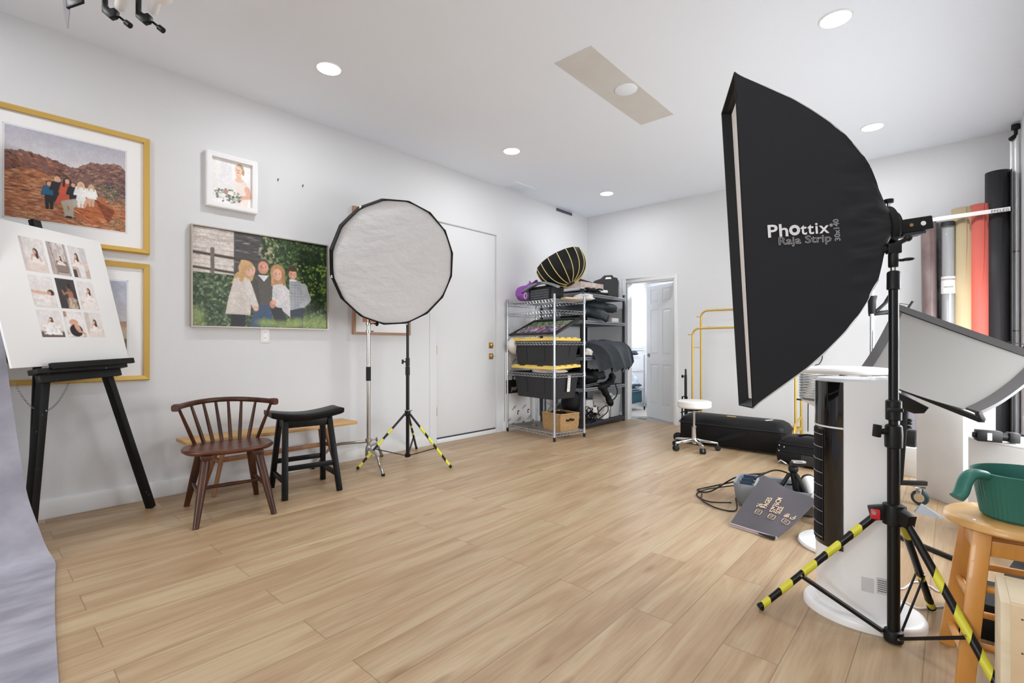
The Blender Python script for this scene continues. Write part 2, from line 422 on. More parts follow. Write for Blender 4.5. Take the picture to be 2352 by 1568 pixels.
class Pic:
    def __init__(s, w, h, bg='ffffff', asp=None):
        s.w, s.h = w, h; s.a = np.ones((h, w, 3)) * hx(bg)
        s.Y, s.X = np.mgrid[0:h, 0:w]; s.X = s.X / (w - 1); s.Y = s.Y / (h - 1); s.asp = asp or w / h
    def put(s, m, col):
        c = hx(col) if isinstance(col, str) else col
        m = np.clip(m, 0, 1)[..., None]; s.a = s.a * (1 - m) + c * m
    def grad(s, c0, c1, y0=0, y1=1):
        t = np.clip((s.Y - y0) / (y1 - y0), 0, 1)[..., None]; s.a = hx(c0) * (1 - t) + hx(c1) * t
    def rect(s, x0, x1, y0, y1, col, k=1.0): s.put(((s.X >= x0) & (s.X <= x1) & (s.Y >= y0) & (s.Y <= y1)) * k, col)
    def ell(s, cx, cy, rx, ry, col, rot=0.0, k=1.0, soft=0.15):
        m = max(rx * s.asp, ry) * (1 + soft); x0 = max(0, int((cx - m / s.asp) * (s.w - 1))); x1 = min(s.w, int((cx + m / s.asp) * (s.w - 1)) + 2)
        y0 = max(0, int((cy - m) * (s.h - 1))); y1 = min(s.h, int((cy + m) * (s.h - 1)) + 2)
        if x1 <= x0 or y1 <= y0: return
        dx = (s.X[y0:y1, x0:x1] - cx) * s.asp; dy = s.Y[y0:y1, x0:x1] - cy; c, n = math.cos(rot), math.sin(rot)
        d = np.sqrt(((dx * c + dy * n) / (rx * s.asp)) ** 2 + ((-dx * n + dy * c) / ry) ** 2)
        q = (np.clip((1 - d) / soft + 0.5, 0, 1) * k)[..., None]; cc = hx(col) if isinstance(col, str) else col
        s.a[y0:y1, x0:x1] = s.a[y0:y1, x0:x1] * (1 - q) + cc * q
    def dabs(s, n, inside, cols, r0, r1, flat=0.5, rot=(0, 6.3), k=0.85, seed=1):
        rr = random.Random(seed)
        for _ in range(n):
            x, y = rr.random(), rr.random()
            if not inside(x, y): continue
            r = r0 + (r1 - r0) * rr.random(); c = hx(rr.choice(cols)) * rr.uniform(.85, 1.15)
            s.ell(x, y, r / s.asp, r * flat, c, rr.uniform(*rot), k, .6)
    def finish(s, grain=0.05, blur=1):
        for _ in range(blur):
            p = np.pad(s.a, ((1, 1), (1, 1), (0, 0)), 'edge'); s.a = (p[1:-1, 1:-1] * 2 + p[:-2, 1:-1] + p[2:, 1:-1] + p[1:-1, :-2] + p[1:-1, 2:]) / 6
        n = (vnoise(s.h, s.w, 3) - .5) + (vnoise(s.h, s.w, 9) - .5) * .8 + (vnoise(s.h, s.w, 30) - .5) * .6
        s.a = np.clip(s.a * (1 + grain * 2 * n[..., None]), 0, 1); return s
    def poly(s, pts, col, k=1.0):
        m = np.zeros_like(s.X, bool); n = len(pts)
        for i in range(n):
            x0, y0 = pts[i]; x1, y1 = pts[(i + 1) % n]
            if y0 == y1: continue
            cr = ((s.Y >= min(y0, y1)) & (s.Y < max(y0, y1)))
            m ^= cr & (s.X < (x1 - x0) * (s.Y - y0) / (y1 - y0) + x0)
        s.put(m * k, col); return m
    def line(s, x0, y0, x1, y1, w, col, k=1.0):
        dx, dy = (x1 - x0) * s.asp, y1 - y0; l2 = dx * dx + dy * dy + 1e-9
        t = np.clip((((s.X - x0) * s.asp) * dx + (s.Y - y0) * dy) / l2, 0, 1)
        d = np.hypot((s.X - x0) * s.asp - t * dx, s.Y - y0 - t * dy)
        s.put(np.clip((w - d) / (0.3 * w) + 0.5, 0, 1) * k, col)
    def mott(s, region, cols, cell, ax=1.0, thr=0.5, k=1.0):
        x0, x1, y0, y1 = region; r = (s.X >= x0) & (s.X <= x1) & (s.Y >= y0) & (s.Y <= y1)
        for c in cols: s.put((vnoise(s.h, s.w, cell, ax) > thr) * r * k, c)
    def build(s, name, parent, o, u, v, label=None):
        """o = top left corner, u = across, v = down (metres)"""
        o = V(o); u = V(u); v = V(v); Wi = world(parent).inverted() if parent is not None else Matrix.Identity(4)
        o2 = Wi @ o; R = Wi.to_3x3(); u2 = R @ u; v2 = R @ v
        co = (np.array(o2)[None, None] + s.X[..., None] * np.array(u2) + s.Y[..., None] * np.array(v2)).reshape(-1, 3)
        idx = np.arange(s.w * s.h).reshape(s.h, s.w)
        f = np.stack([idx[:-1, :-1], idx[1:, :-1], idx[1:, 1:], idx[:-1, 1:]], -1).reshape(-1, 4)
        me = bpy.data.meshes.new(name)
        me.vertices.add(len(co)); me.vertices.foreach_set('co', co.ravel())
        me.loops.add(f.size); me.loops.foreach_set('vertex_index', f.ravel())
        me.polygons.add(len(f)); me.polygons.foreach_set('loop_start', np.arange(0, f.size, 4))
        me.update(calc_edges=True); me.validate()
        at = me.color_attributes.new('Print', 'FLOAT_COLOR', 'POINT')
        c = np.clip(s.a, 0, 1); c = np.where(c <= 0.04045, c / 12.92, ((c + 0.055) / 1.055) ** 2.4).reshape(-1, 3)
        at.data.foreach_set('color', np.concatenate([c, np.ones((len(c), 1))], 1).ravel())
        me.materials.append(M['photo_print'])
        return link(name, me, parent, label)

# ================================================================== THE ROOM
XL, XR, YF, YB, ZC = -4.19, 0.455, -4.0, 6.42, 3.05
g = G(); g.bx(XL - 0.2, XR + 0.2, YF - 0.2, YB + 0.06, -0.1, 0); fl = struct(g.build('floor', 'plank_floor'))
g = G(); g.bx(XL - 0.2, XR + 0.2, YF - 0.2, YB + 0.2, ZC, ZC + 0.1); struct(g.build('ceiling', 'ceiling_paint'))
WY0, WY1, WZ0, WZ1 = 2.7, 5.7, 0.5, 1.7     # wide window in the right wall, just out of the picture
g = G()   # left wall with the tall door's opening
g.bx(XL - 0.14, XL, YF - 0.14, 3.44, 0, ZC); g.bx(XL - 0.14, XL, 4.386, YB + 2.2, 0, ZC); g.bx(XL - 0.14, XL, 3.44, 4.386, 2.435, ZC)
struct(g.build('wall_left', 'wall_paint'))
g = G()   # back wall with the doorway
g.bx(XL, -3.52, YB, YB + 0.12, 0, ZC); g.bx(-2.795, XR + 0.14, YB, YB + 0.12, 0, ZC); g.bx(-3.52, -2.795, YB, YB + 0.12, 1.985, ZC)
struct(g.build('wall_back', 'wall_paint'))
g = G(); g.bx(XR, XR + 0.14, YF - 0.14, WY0, 0, ZC); g.bx(XR, XR + 0.14, WY0, WY1, 0, WZ0); g.bx(XR, XR + 0.14, WY0, WY1, WZ1, ZC); g.bx(XR, XR + 0.14, WY1, YB, 0, ZC); struct(g.build('wall_right', 'wall_paint'))
VX0, VX1, VZ0, VZ1 = -3.1, -0.9, 0.8, 2.3      # window behind the camera
g = G(); g.bx(XL, VX0, YF - 0.14, YF, 0, ZC); g.bx(VX1, XR, YF - 0.14, YF, 0, ZC); g.bx(VX0, VX1, YF - 0.14, YF, 0, VZ0); g.bx(VX0, VX1, YF - 0.14, YF, VZ1, ZC)
struct(g.build('wall_front', 'wall_paint'))
g = G()
for i in range(4):
    x = VX0 + (VX1 - VX0) * i / 3; g.bx(x - 0.03, x + 0.03, YF - 0.1, YF - 0.05, VZ0, VZ1)
for z in (VZ0 + 0.03, (VZ0 + VZ1) / 2, VZ1 - 0.03): g.bx(VX0, VX1, YF - 0.1, YF - 0.05, z - 0.03, z + 0.03)
struct(g.build('window_3', 'trim_paint'))
g = G()
for i in range(4):
    y = WY0 + (WY1 - WY0) * i / 3; g.bx(XR + 0.04, XR + 0.09, y - 0.03, y + 0.03, WZ0, WZ1)
for z in (WZ0 + 0.03, (WZ0 + WZ1) / 2, WZ1 - 0.03): g.bx(XR + 0.04, XR + 0.09, WY0, WY1, z - 0.03, z + 0.03)
g.bx(XR - 0.02, XR + 0.1, WY0 - 0.05, WY1 + 0.05, WZ0 - 0.03, WZ0)
struct(g.build('window_1', 'trim_paint'))
# skirting
g = G(); g.bx(XL, XL + 0.014, YF, 3.335, 0, 0.118); g.bx(XL, XL + 0.014, 4.49, YB, 0, 0.118); struct(g.build('baseboard_left', 'trim_paint', bevel=0.003))
g = G(); g.bx(XL, -3.59, YB - 0.014, YB, 0, 0.1); g.bx(-2.72, XR, YB - 0.014, YB, 0, 0.1); struct(g.build('baseboard_back', 'trim_paint', bevel=0.003))
g = G(); g.bx(XR - 0.014, XR, YF, YB, 0, 0.118); struct(g.build('baseboard_right', 'trim_paint', bevel=0.003))
# tall flush door in the left wall
g = G(); g.bx(XL - 0.05, XL - 0.012, 3.444, 4.382, 0.062, 2.43); d1 = struct(g.build('door_1', 'wall_paint', bevel=0.002))
for z in (1.03, 0.35, 2.2):
    g = G(); g.bx(XL - 0.016, XL - 0.006, 3.441, 3.453, z - 0.05, z + 0.05); g.build('hinge', 'brass', d1)
for z in (1.077, 0.944):
    g = G(); g.bx(XL - 0.012, XL - 0.006, 4.265, 4.335, z - 0.035, z + 0.035)
    g.lathe([(0.027, 0), (0.027, 0.012), (0.02, 0.018), (0.014, 0.03), (0, 0.03)], (XL - 0.006, 4.3, z), (1, 0, 0), 20)
    g.build('deadbolt' if z > 1 else 'door_knob', 'brass', d1, bevel=0.001)
g = G(); g.bx(XL, XL + 0.005, 3.345, 3.437, 0, 2.53); g.bx(XL, XL + 0.005, 4.389, 4.48, 0, 2.53); g.bx(XL, XL + 0.005, 3.437, 4.389, 2.44, 2.53)
struct(g.build('trim_1', 'wall_paint'))
g = G(); g.bx(XL - 0.14, XL + 0.006, 3.44, 4.386, 0, 0.048); struct(g.build('trim_2', 'trim_paint', bevel=0.004))
g = G(); g.bx(XL - 0.045, XL - 0.004, 3.45, 4.376, 0.048, 0.061); struct(g.build('door_gap_shade', 'dark_steel'))  # dark strip standing in for the shade in the gap under the door
# doorway trim and jamb
g = G()
g.bx(-3.575, -3.52, YB - 0.012, YB, 0, 2.04); g.bx(-2.795, -2.75, YB - 0.012, YB, 0, 2.04); g.bx(-3.52, -2.795, YB - 0.012, YB, 1.985, 2.04)
g.bx(-3.52, -3.5, YB, YB + 0.13, 0, 1.985); g.bx(-2.815, -2.795, YB, YB + 0.13, 0, 1.985); g.bx(-3.5, -2.815, YB, YB + 0.13, 1.965, 1.985)
struct(g.build('trim_4', 'trim_paint', bevel=0.002))
# six-panel door, swung part way into the next room
ang = math.radians(150.0)
hx_, hy_ = -2.82, YB + 0.14
du = V(math.cos(ang), math.sin(ang), 0); dn = V(-math.sin(ang), math.cos(ang), 0)
def dp(a, b, z): return V(hx_, hy_, 0) + du * a + dn * b + V(0, 0, z)
def dbox(g, a0, a1, b0, b1, z0, z1):
    vs = [dp(a, b, z) for a in (a0, a1) for b in (b0, b1) for z in (z0, z1)]
    g.add(vs, [(0, 1, 3, 2), (4, 6, 7, 5), (0, 4, 5, 1), (2, 3, 7, 6), (0, 2, 6, 4), (1, 5, 7, 3)])
W2 = 0.70
g = G()
rows = [(0.20, 0.80), (0.93, 1.60), (1.70, 1.90)]
cols = [(0.10, 0.31), (0.39, 0.60)]
zb = [0.012, 0.20, 0.80, 0.93, 1.60, 1.70, 1.90, 1.955]; ab = [0, 0.10, 0.31, 0.39, 0.60, W2]
for i in range(5):
    for j in range(7):
        pan = i in (1, 3) and j in (1, 3, 5)
        if pan:
            a0, a1, z0, z1 = ab[i], ab[i + 1], zb[j], zb[j + 1]
            dbox(g, a0, a1, -0.012, 0.012, z0, z1)
            for sg in (-1, 1):   # raised field with sloping edges
                r0 = [dp(a, 0.012 * sg, z) for a, z in ((a0 + .02, z0 + .02), (a1 - .02, z0 + .02), (a1 - .02, z1 - .02), (a0 + .02, z1 - .02))]
                r1 = [dp(a, 0.019 * sg, z) for a, z in ((a0 + .045, z0 + .045), (a1 - .045, z0 + .045), (a1 - .045, z1 - .045), (a0 + .045, z1 - .045))]
                g.loft([r0, r1])
        else:
            dbox(g, ab[i], ab[i + 1], -0.019, 0.019, zb[j], zb[j + 1])
d2 = struct(g.build('door_2', 'trim_paint'))
g = G(); g.lathe([(0.03, 0), (0.03, 0.006), (0.022, 0.01), (0.02, 0.004), (0, 0.004)], dp(W2 - 0.055, 0.019, 0.93), dn, 20)
g.lathe([(0.03, 0), (0.03, 0.006), (0.022, 0.01), (0.02, 0.004), (0, 0.004)], dp(W2 - 0.055, -0.019, 0.93), -dn, 20); g.build('door_pull', 'grey_steel', d2)

# ---- the next room
Y2 = 8.42
g = G(); g.bx(XL - 0.2, -1.2, YB + 0.06, Y2 + 0.2, -0.1, 0.0); struct(g.build('floor_next_room', 'carpet_grey'))
g = G(); g.bx(XL - 0.2, -1.2, YB + 0.12, Y2 + 0.2, 2.44, 2.54); struct(g.build('ceiling_next_room', 'ceiling_paint'))
g = G(); g.bx(XL, -1.2, Y2, Y2 + 0.1, 0, 2.5); struct(g.build('wall_far', 'wall_paint'))
g = G(); g.bx(-1.2, -1.1, YB + 0.12, Y2 + 0.1, 0, 2.5); struct(g.build('wall_far_right', 'wall_paint'))
bl = thing('window_blind', 'white horizontal slat blind over the window in the room beyond the doorway', 'blind', (XL + 0.05, 7.7, 1.0))
g = G()
for i in range(26):
    z = 1.10 + i * 0.042
    g.beam((XL + 0.05, 7.15, z), (XL + 0.05, 8.24, z), 0.046, 0.0025, up=(0.45, 0, 1))
g.build('slats', 'slat_white', bl)
g = G(); g.bx(XL + 0.02, XL + 0.08, 7.13, 8.26, 2.19, 2.25); g.build('headrail', 'white_plastic', bl, bevel=0.004)
g = G(); g.bx(XL + 0.025, XL + 0.075, 7.15, 8.24, 1.06, 1.085); g.build('bottom_rail', 'white_plastic', bl, bevel=0.004)
for y in (7.4, 8.0):
    g = G(); g.tube([(XL + 0.076, y, 1.07), (XL + 0.076, y, 2.2)], 0.0015, 5); g.build('cord', 'white_plastic', bl)
g = G(); g.bx(XL + 0.0, XL + 0.018, 7.1, 8.29, 0.99, 1.03); g.bx(XL, XL + 0.016, 7.1, 7.14, 1.03, 2.3); g.bx(XL, XL + 0.016, 8.25, 8.29, 1.03, 2.3)
g.bx(XL, XL + 0.016, 7.1, 8.29, 2.26, 2.3)
struct(g.build('window_2', 'trim_paint'))
pm_ = G(); pm_.bx(XL + 0.001, XL + 0.004, 7.14, 8.25, 1.03, 2.26)
mat('window_glass', 'eef4fa', 0.1)
struct(pm_.build('window_pane', 'window_glass'))
# small chrome rack with bundles in that room
rk = thing('wire_rack', 'small chrome wire rack under the blind, seen through the doorway', 'rack', (-4.0, 7.45, 0))
for x in (-4.14, -3.83):
    for y in (7.1, 7.6):
        g = G(); g.tube([(x, y, 0.02), (x, y, 0.92)], 0.012, 8); p_ = g.build('post', 'zinc_wire', rk, smooth=40)
        g = G(); g.tube([(x, y, 0), (x, y, 0.06)], 0.014, 8); g.build('foot', 'rubber', p_)
for z in (0.12, 0.36, 0.66, 0.9):
    g = G()
    for i in range(9): g.tube([(-4.14 + i * 0.31 / 8, 7.1, z), (-4.14 + i * 0.31 / 8, 7.6, z)], 0.003, 4)
    for y in (7.1, 7.6): g.tube([(-4.14, y, z), (-3.83, y, z)], 0.005, 5); g.tube([(-4.14, y, z - 0.03), (-3.83, y, z - 0.03)], 0.004, 5)
    for x in (-4.14, -3.83): g.tube([(x, 7.1, z), (x, 7.6, z)], 0.005, 5); g.tube([(x, 7.1, z - 0.03), (x, 7.6, z - 0.03)], 0.004, 5)
    g.build('shelf', 'zinc_wire', rk)
def lump(name, c, r, m, seed, label, cat, k=0.25, flat=True, group=None):
    rr = random.Random(seed); g = G(); g.ell(c, r, 20, 12)
    ph = [rr.uniform(0, 6) for _ in range(6)]; out = []
    for p in g.v:
        q = V(p) - V(c); a = math.atan2(q.y, q.x); t = q.z / r[2]
        f = 1 + k * (math.sin(3 * a + ph[0] + 2 * t) * 0.4 + math.sin(5 * a + ph[1] - 3 * t) * 0.3 + math.sin(7 * t + ph[2] + a) * 0.25)
        q = V(q.x * f, q.y * f, q.z * (1 + k * 0.4 * math.sin(4 * a + ph[3])))
        if flat: q.z = max(q.z, -r[2] * 0.6)
        out.append(tuple(V(c) + q))
    g.v = out; crumple(g, .12 * min(r), .9 / max(r), seed)
    return tag(g.build(name, m, smooth=80), label, cat, group)
lump('folded_cloth', (-3.98, 7.32, 0.47), (0.14, 0.2, 0.16), 'blue_cloth', 1, 'pale blue and white bundled cloth on the middle shelf of the small rack', 'cloth', 0.4)
lump('dark_bag', (-3.97, 7.35, 0.415), (0.15, 0.24, 0.07), 'navy_cloth', 2, 'dark navy bundle lying on the small rack beneath the pale cloth', 'bag', 0.3)
lump('dark_pouch', (-3.96, 7.4, 0.945), (0.09, 0.15, 0.045), 'navy_cloth', 3, 'dark rumpled pouch lying on top of the small rack', 'pouch', 0.35)
g = G(); g.bx(-4.13, -3.86, 7.12, 7.58, 0.13, 0.33); tag(g.build('storage_box', 'teal_cloth', bevel=0.01), 'dark teal storage box on the lowest shelf of the small rack', 'box')
lump('clothes_bag', (-3.53, 7.98, 0.56), (0.17, 0.2, 0.45), 'blue_cloth', 4, 'tall pale blue bundle standing behind the open white door', 'bag', 0.3)
g = G(); g.bx(-3.75, -3.3, 7.75, 8.2, 0, 0.27); tag(g.build('storage_box', 'teal_cloth', bevel=0.01), 'dark teal box on the floor behind the open white door', 'box')
g = G(); g.tube(smoothline([(-3.3, 6.62, 0.006), (-3.34, 6.58, 0.006), (-3.38, 6.61, 0.006), (-3.42, 6.59, 0.006)]), 0.004, 6)
tag(g.build('cord_scrap', 'black_plastic', smooth=60), 'small dark scrap of cord on the threshold of the doorway', 'cord')

# ---- ceiling fittings
def downlight(x, y, label, power):
    o = thing('recessed_light', label, 'ceiling light', (x, y, ZC), 0, 'recessed ceiling lights')
    g = G(); g.lathe([(0.078, -0.001), (0.091, -0.001), (0.089, -0.005), (0.08, -0.007), (0.078, -0.001)], (x, y, ZC), (0, 0, 1), 40); g.build('trim_ring', 'white_plastic', o, smooth=40)
    g = G(); g.lathe([(0.0, -0.007), (0.079, -0.007), (0.079, -0.003)], (x, y, ZC), (0, 0, 1), 40); g.build('lens', 'lamp_lens', o)
    l = bpy.data.lights.new('recessed_lamp', 'AREA'); l.shape = 'DISK'; l.size = 0.15; l.energy = power; l.color = (0.96, 0.98, 1.0)
    lo = bpy.data.objects.new('lamp', l); COL.objects.link(lo); lo.location = (0, 0, -0.012); lo.parent = o
    return o
LP = 10
downlight(-3.30, 1.73, 'round recessed ceiling light above the large family portrait', LP)
downlight(-3.32, 3.70, 'round recessed ceiling light in front of the tall white door', LP)
downlight(-3.33, 5.56, 'round recessed ceiling light above the cluttered shelving', LP)
downlight(-0.52, 3.51, 'largest bright round ceiling light, near the top of the photo', LP)
downlight(-0.53, 5.47, 'round recessed ceiling light beside the curve of the tall black softbox', LP)
downlight(-3.29, -0.20, 'round recessed ceiling light over the painted backdrop, out of the picture', LP)
downlight(-0.52, 1.55, 'round recessed ceiling light overhead near the camera, out of the picture', LP)
downlight(-0.52, -0.40, 'round recessed ceiling light just behind the camera, out of the picture', LP)
downlight(-3.29, -2.10, 'round recessed ceiling light in the rear corner, out of the picture', LP)
downlight(-0.52, -2.30, 'round recessed ceiling light by the rear window, out of the picture', LP)
g = G(); g.bx(-2.066, -1.765, 2.752, 4.034, ZC - 0.004, ZC + 0.002)
cp = tag(g.build('ceiling_panel', 'unpainted_patch'), 'unpainted beige rectangle set into the white ceiling', 'ceiling panel')
g = G(); g.lathe([(0.0, -0.011), (0.078, -0.011), (0.085, -0.006), (0.085, 0)], (-1.862, 3.391, ZC - 0.004), (0, 0, 1), 40)
tag(g.build('blank_cover', 'ceiling_paint', smooth=40), 'round white blanking plate on the beige ceiling rectangle', 'cover plate')
vt = thing('ceiling_vent', 'faint white air vent on the ceiling above the tall door', 'vent', (-4.02, 4.62, ZC))
g = G()
g.bx(-4.13, -3.9, 4.44, 4.8, ZC - 0.006, ZC + 0.001); g.build('plate', 'ceiling_paint', vt, bevel=0.002)
g = G()
for i in range(7): g.beam((-4.12 + i * 0.033, 4.46, ZC - 0.008), (-4.12 + i * 0.033, 4.78, ZC - 0.008), 0.02, 0.002, up=(0.3, 0, 1))
g.build('louvers', 'ceiling_paint', vt)
g = G(); g.bx(XL, XL + 0.012, 5.62, 6.0, 2.995, 3.035); tag(g.build('wall_slot', 'vent_dark', bevel=0.003), 'narrow dark slot high on the left wall by the corner', 'vent')

# ---- left wall: outlet, screws
ol = thing('wall_outlet', 'white wall outlet just below the large family portrait', 'outlet', (XL, 1.64, 1.16))
g = G(); g.bx(XL, XL + 0.006, 1.603, 1.677, 1.1, 1.22); g.build('cover_plate', 'white_plastic', ol, bevel=0.002)
for z in (1.135, 1.185):
    g = G(); g.bx(XL + 0.006, XL + 0.008, 1.625, 1.655, z - 0.016, z + 0.016); s_ = g.build('socket', 'white_plastic', ol)
    g = G()
    for yy in (1.634, 1.646): g.bx(XL + 0.008, XL + 0.0084, yy - 0.0015, yy + 0.0015, z - 0.004, z + 0.008)
    g.build('slots', 'ink', s_)
for y, lb in ((1.745, 'metal screw in the wall between the bride portrait and the softbox, left one'), (1.955, 'metal screw in the wall right of the bride portrait, closer to the round softbox')):
    g = G(); g.lathe([(0.002, 0), (0.002, 0.012), (0.004, 0.012), (0.004, 0.015), (0, 0.015)], (XL, y, 2.462), (1, 0, 0.15), 10)
    g.bx(XL, XL + 0.003, y - 0.003, y + 0.003, 2.448, 2.47)
    tag(g.build('wall_screw', 'screw_metal', smooth=40), lb, 'screw', 'screws left in the wall')

# ================================================================== PICTURES ON THE LEFT WALL
def frame(root, y0, y1, z0, z1, w, d, m, x=XL, name='frame', slope=0.0):
    g = G()
    o = [(y0, z0), (y1, z0), (y1, z1), (y0, z1)]; i = [(y0 + w, z0 + w), (y1 - w, z0 + w), (y1 - w, z1 - w), (y0 + w, z1 - w)]
    prof = [[(x, a, b) for a, b in o], [(x + d - slope, a, b) for a, b in o], [(x + d, a * .75 + c * .25, b * .75 + e * .25) for (a, b), (c, e) in zip(o, i)],
            [(x + d - slope * 0.5, a, b) for a, b in i], [(x + 0.004, a, b) for a, b in i]]
    g.loft(prof, False, False); return g.build(name, m, root)

# --- red rock family portrait
def person_small(p, x, y, h, top, bot, hair, skin='d9a58c', seated=False, long=False):
    r = h * 0.085; k = 1 / p.asp
    p.ell(x, y + r, r * k * 1.15, r * 1.25, hair)
    p.poly([(x - r * 1.5 * k, y + 2.2 * r), (x + r * 1.5 * k, y + 2.2 * r), (x + r * 1.9 * k, y + h * 0.52), (x - r * 1.9 * k, y + h * 0.52)], top)
    p.line(x - r * 1.5 * k, y + 2.6 * r, x - r * 2.3 * k, y + h * 0.5, r * 0.5, top); p.line(x + r * 1.5 * k, y + 2.6 * r, x + r * 2.3 * k, y + h * 0.5, r * 0.5, top)
    p.poly([(x - r * 1.6 * k, y + h * 0.5), (x + r * 1.6 * k, y + h * 0.5), (x + r * 1.2 * k, y + h), (x + 0.15 * r * k, y + h), (x, y + h * 0.62), (x - 0.15 * r * k, y + h), (x - r * 1.2 * k, y + h)], bot)
    p.ell(x, y + r * 1.2, r * k * 0.85, r, skin)
    if long: p.line(x - r * k, y + r, x - r * 1.1 * k, y + 3.2 * r, r * 0.35, hair); p.line(x + r * k, y + r, x + r * 1.1 * k, y + 3.2 * r, r * 0.35, hair)

def red_rocks():
    p = Pic(320, 290, 'b9b6c0'); p.grad('b0afbc', 'd3cfd2', 0, 0.33)
    p.poly([(0, .2), (.15, .24), (.35, .3), (.55, .36), (.55, .5), (0, .5)], 'bdbabd')
    rx = [0, .06, .12, .2, .3, .4, .48, .55, .63, .7, .76, .86, .93, 1]; ry = [.27, .268, .245, .25, .27, .29, .32, .335, .27, .22, .225, .195, .178, .24]
    ridge = lambda x: float(np.interp(x, rx, ry)) + .006 * math.sin(90 * x) + .004 * math.sin(210 * x)
    p.poly([(x / 100, ridge(x / 100)) for x in range(101)] + [(1, .75), (0, .75)], '7d5a52')
    p.dabs(2600, lambda x, y: ridge(x) + .012 < y < .62 and x > .42, ['8d6a60', '6d4c48', '9c7868', '5a4144', '7a5850', 'a88674', '54383a'], .006, .028, .4, (-.9, .3), .8, 3)
    p.dabs(2200, lambda x, y: ridge(x) + .012 < y < .58 and x < .48, ['94583e', '7a4636', 'a96c4a', '5b382f', '6e4034', 'b98158', '3f2a2a', '8a5a48'], .006, .03, .35, (-.2, .9), .85, 4)
    p.dabs(260, lambda x, y: .37 < y < .58 and x > .82, ['4a3b44', '594650', '3c3038'], .01, .04, .6, (0, 3), .7, 5)
    p.dabs(120, lambda x, y: .28 < y < .5 and .36 < x < .5, ['3d3340', '4a3a40'], .01, .03, .4, (-.8, 0), .6, 6)
    gx = [0, .12, .22, .34, .45, .6, .8, 1]; gy = [.5, .44, .43, .48, .56, .6, .62, .66]; gl = lambda x: float(np.interp(x, gx, gy))
    p.poly([(x / 50, gl(x / 50)) for x in range(51)] + [(1, 1), (0, 1)], 'b5744c')
    p.dabs(4200, lambda x, y: y > gl(x) + .005, ['c58a5e', 'b06a42', '9a5636', 'd0a076', 'a5633f', '7a452f', 'c07c50', 'dcb088', '8b5138'], .006, .04, .22, (-.12, .2), .75, 7)
    p.dabs(500, lambda x, y: .62 < y < .71 and x < .36, ['5e3d38', '6b4640', '4c3230', '7d5046'], .01, .04, .25, (-.1, .1), .8, 8)
    p.dabs(300, lambda x, y: .88 < y and x < .5, ['8a4a2e', '6e4030', 'a5603c'], .01, .05, .2, (-.1, .1), .7, 9)
    for cx, cy, ax_, by in ((.77, .57, .17, .10), (.9, .62, .12, .13), (.55, .9, .09, .05), (.1, .545, .06, .02), (.9, .92, .1, .07), (.22, .96, .1, .03), (.85, .5, .1, .06), (.42, .66, .05, .05)):
        p.dabs(3500, lambda x, y: ((x - cx) / ax_) ** 2 + ((y - cy) / by) ** 2 < 1, ['6d6a4e', '8f8a66', '4a4a38', 'a59f7c', '5c5a42', '77745a'], .004, .012, .5, (0, 3), .85, int(cx * 100))
    def rock(pts, cols, seed):
        m = p.poly(pts, cols[0]); h, w = m.shape
        p.dabs(1800, lambda x, y: m[min(h - 1, int(y * h)), min(w - 1, int(x * w))], cols, .006, .035, .22, (.1, .5), .8, seed)
    rock([(.5, .72), (.62, .66), (.78, .64), (.9, .75), (.86, .9), (.7, .95), (.52, .9)], ['b4653a', 'c97f50', '9a4f2c', 'd59a6c', '7c3f24', 'bb6c40'], 21)
    rock([(.72, .66), (.9, .76), (.84, .92), (.78, .8)], ['8a4526', '6c341d', 'a3572f', '55291a'], 22)
    p.dabs(120, lambda x, y: .9 < y < .96 and .48 < x < .8, ['4c2a1e', '5a3324'], .01, .03, .25, (-.1, .1), .8, 23)
    person_small(p, .34, .535, .32, '1f5f84', '1b1c22', '3a2a22')
    person_small(p, .405, .475, .3, '20222a', '20222a', 'd8c09a')
    person_small(p, .485, .47, .34, 'c4523c', 'c4523c', '2d1f1c', long=True); p.poly([(.43, .58), (.55, .58), (.58, .74), (.38, .78), (.42, .66)], 'c9573f')
    person_small(p, .535, .505, .28, '1b1c24', '1b1c24', '4a3426')
    p.line(.55, .72, .46, .76, .03, 'b5af9e'); p.line(.46, .76, .485, .9, .022, 'b0a996'); p.line(.58, .72, .52, .78, .03, 'bdb6a5'); p.line(.52, .78, .52, .9, .022, 'b2ab99'); p.ell(.5, .915, .03, .014, '1a1a1a')
    person_small(p, .6, .485, .3, 'eeeceb', 'eeeceb', 'dcc79c', long=True); p.poly([(.565, .57), (.635, .57), (.645, .7), (.56, .7)], 'f0eeee')
    person_small(p, .69, .49, .26, 'ecebea', 'd7b095', 'c9ae82', long=True); p.poly([(.655, .57), (.73, .57), (.735, .66), (.65, .66)], 'efeeee')
    p.line(.66, .67, .63, .76, .016, 'd7a588')
    return p.finish(.03)
def big_frame(y0, y1, z0, z1, py0, py1, pz0, pz1, pic, label):
    r = thing('framed_photo', label, 'framed photo', (XL, (y0 + y1) / 2, z0))
    frame(r, y0, y1, z0, z1, 0.035, 0.034, 'gold_frame', slope=0.012)
    g = G(); g.bx(XL + 0.002, XL + 0.012, y0 + 0.03, y1 - 0.03, z0 + 0.03, z1 - 0.03); g.build('mat', 'white_board', r)
    pic.build('photo', r, (XL + 0.0128, py0, pz1), (0, py1 - py0, 0), (0, 0, pz0 - pz1))
    g = G()
    for a0, a1, b0, b1 in ((py0 - .008, py1 + .008, pz1 + .004, pz1 + .008), (py0 - .008, py1 + .008, pz0 - .008, pz0 - .004), (py0 - .008, py0 - .004, pz0 - .008, pz1 + .008), (py1 + .004, py1 + .008, pz0 - .008, pz1 + .008)):
        g.bx(XL + 0.012, XL + 0.0125, a0, a1, b0, b1)
    g.build('mat_groove', 'wall_paint', r)
    return r
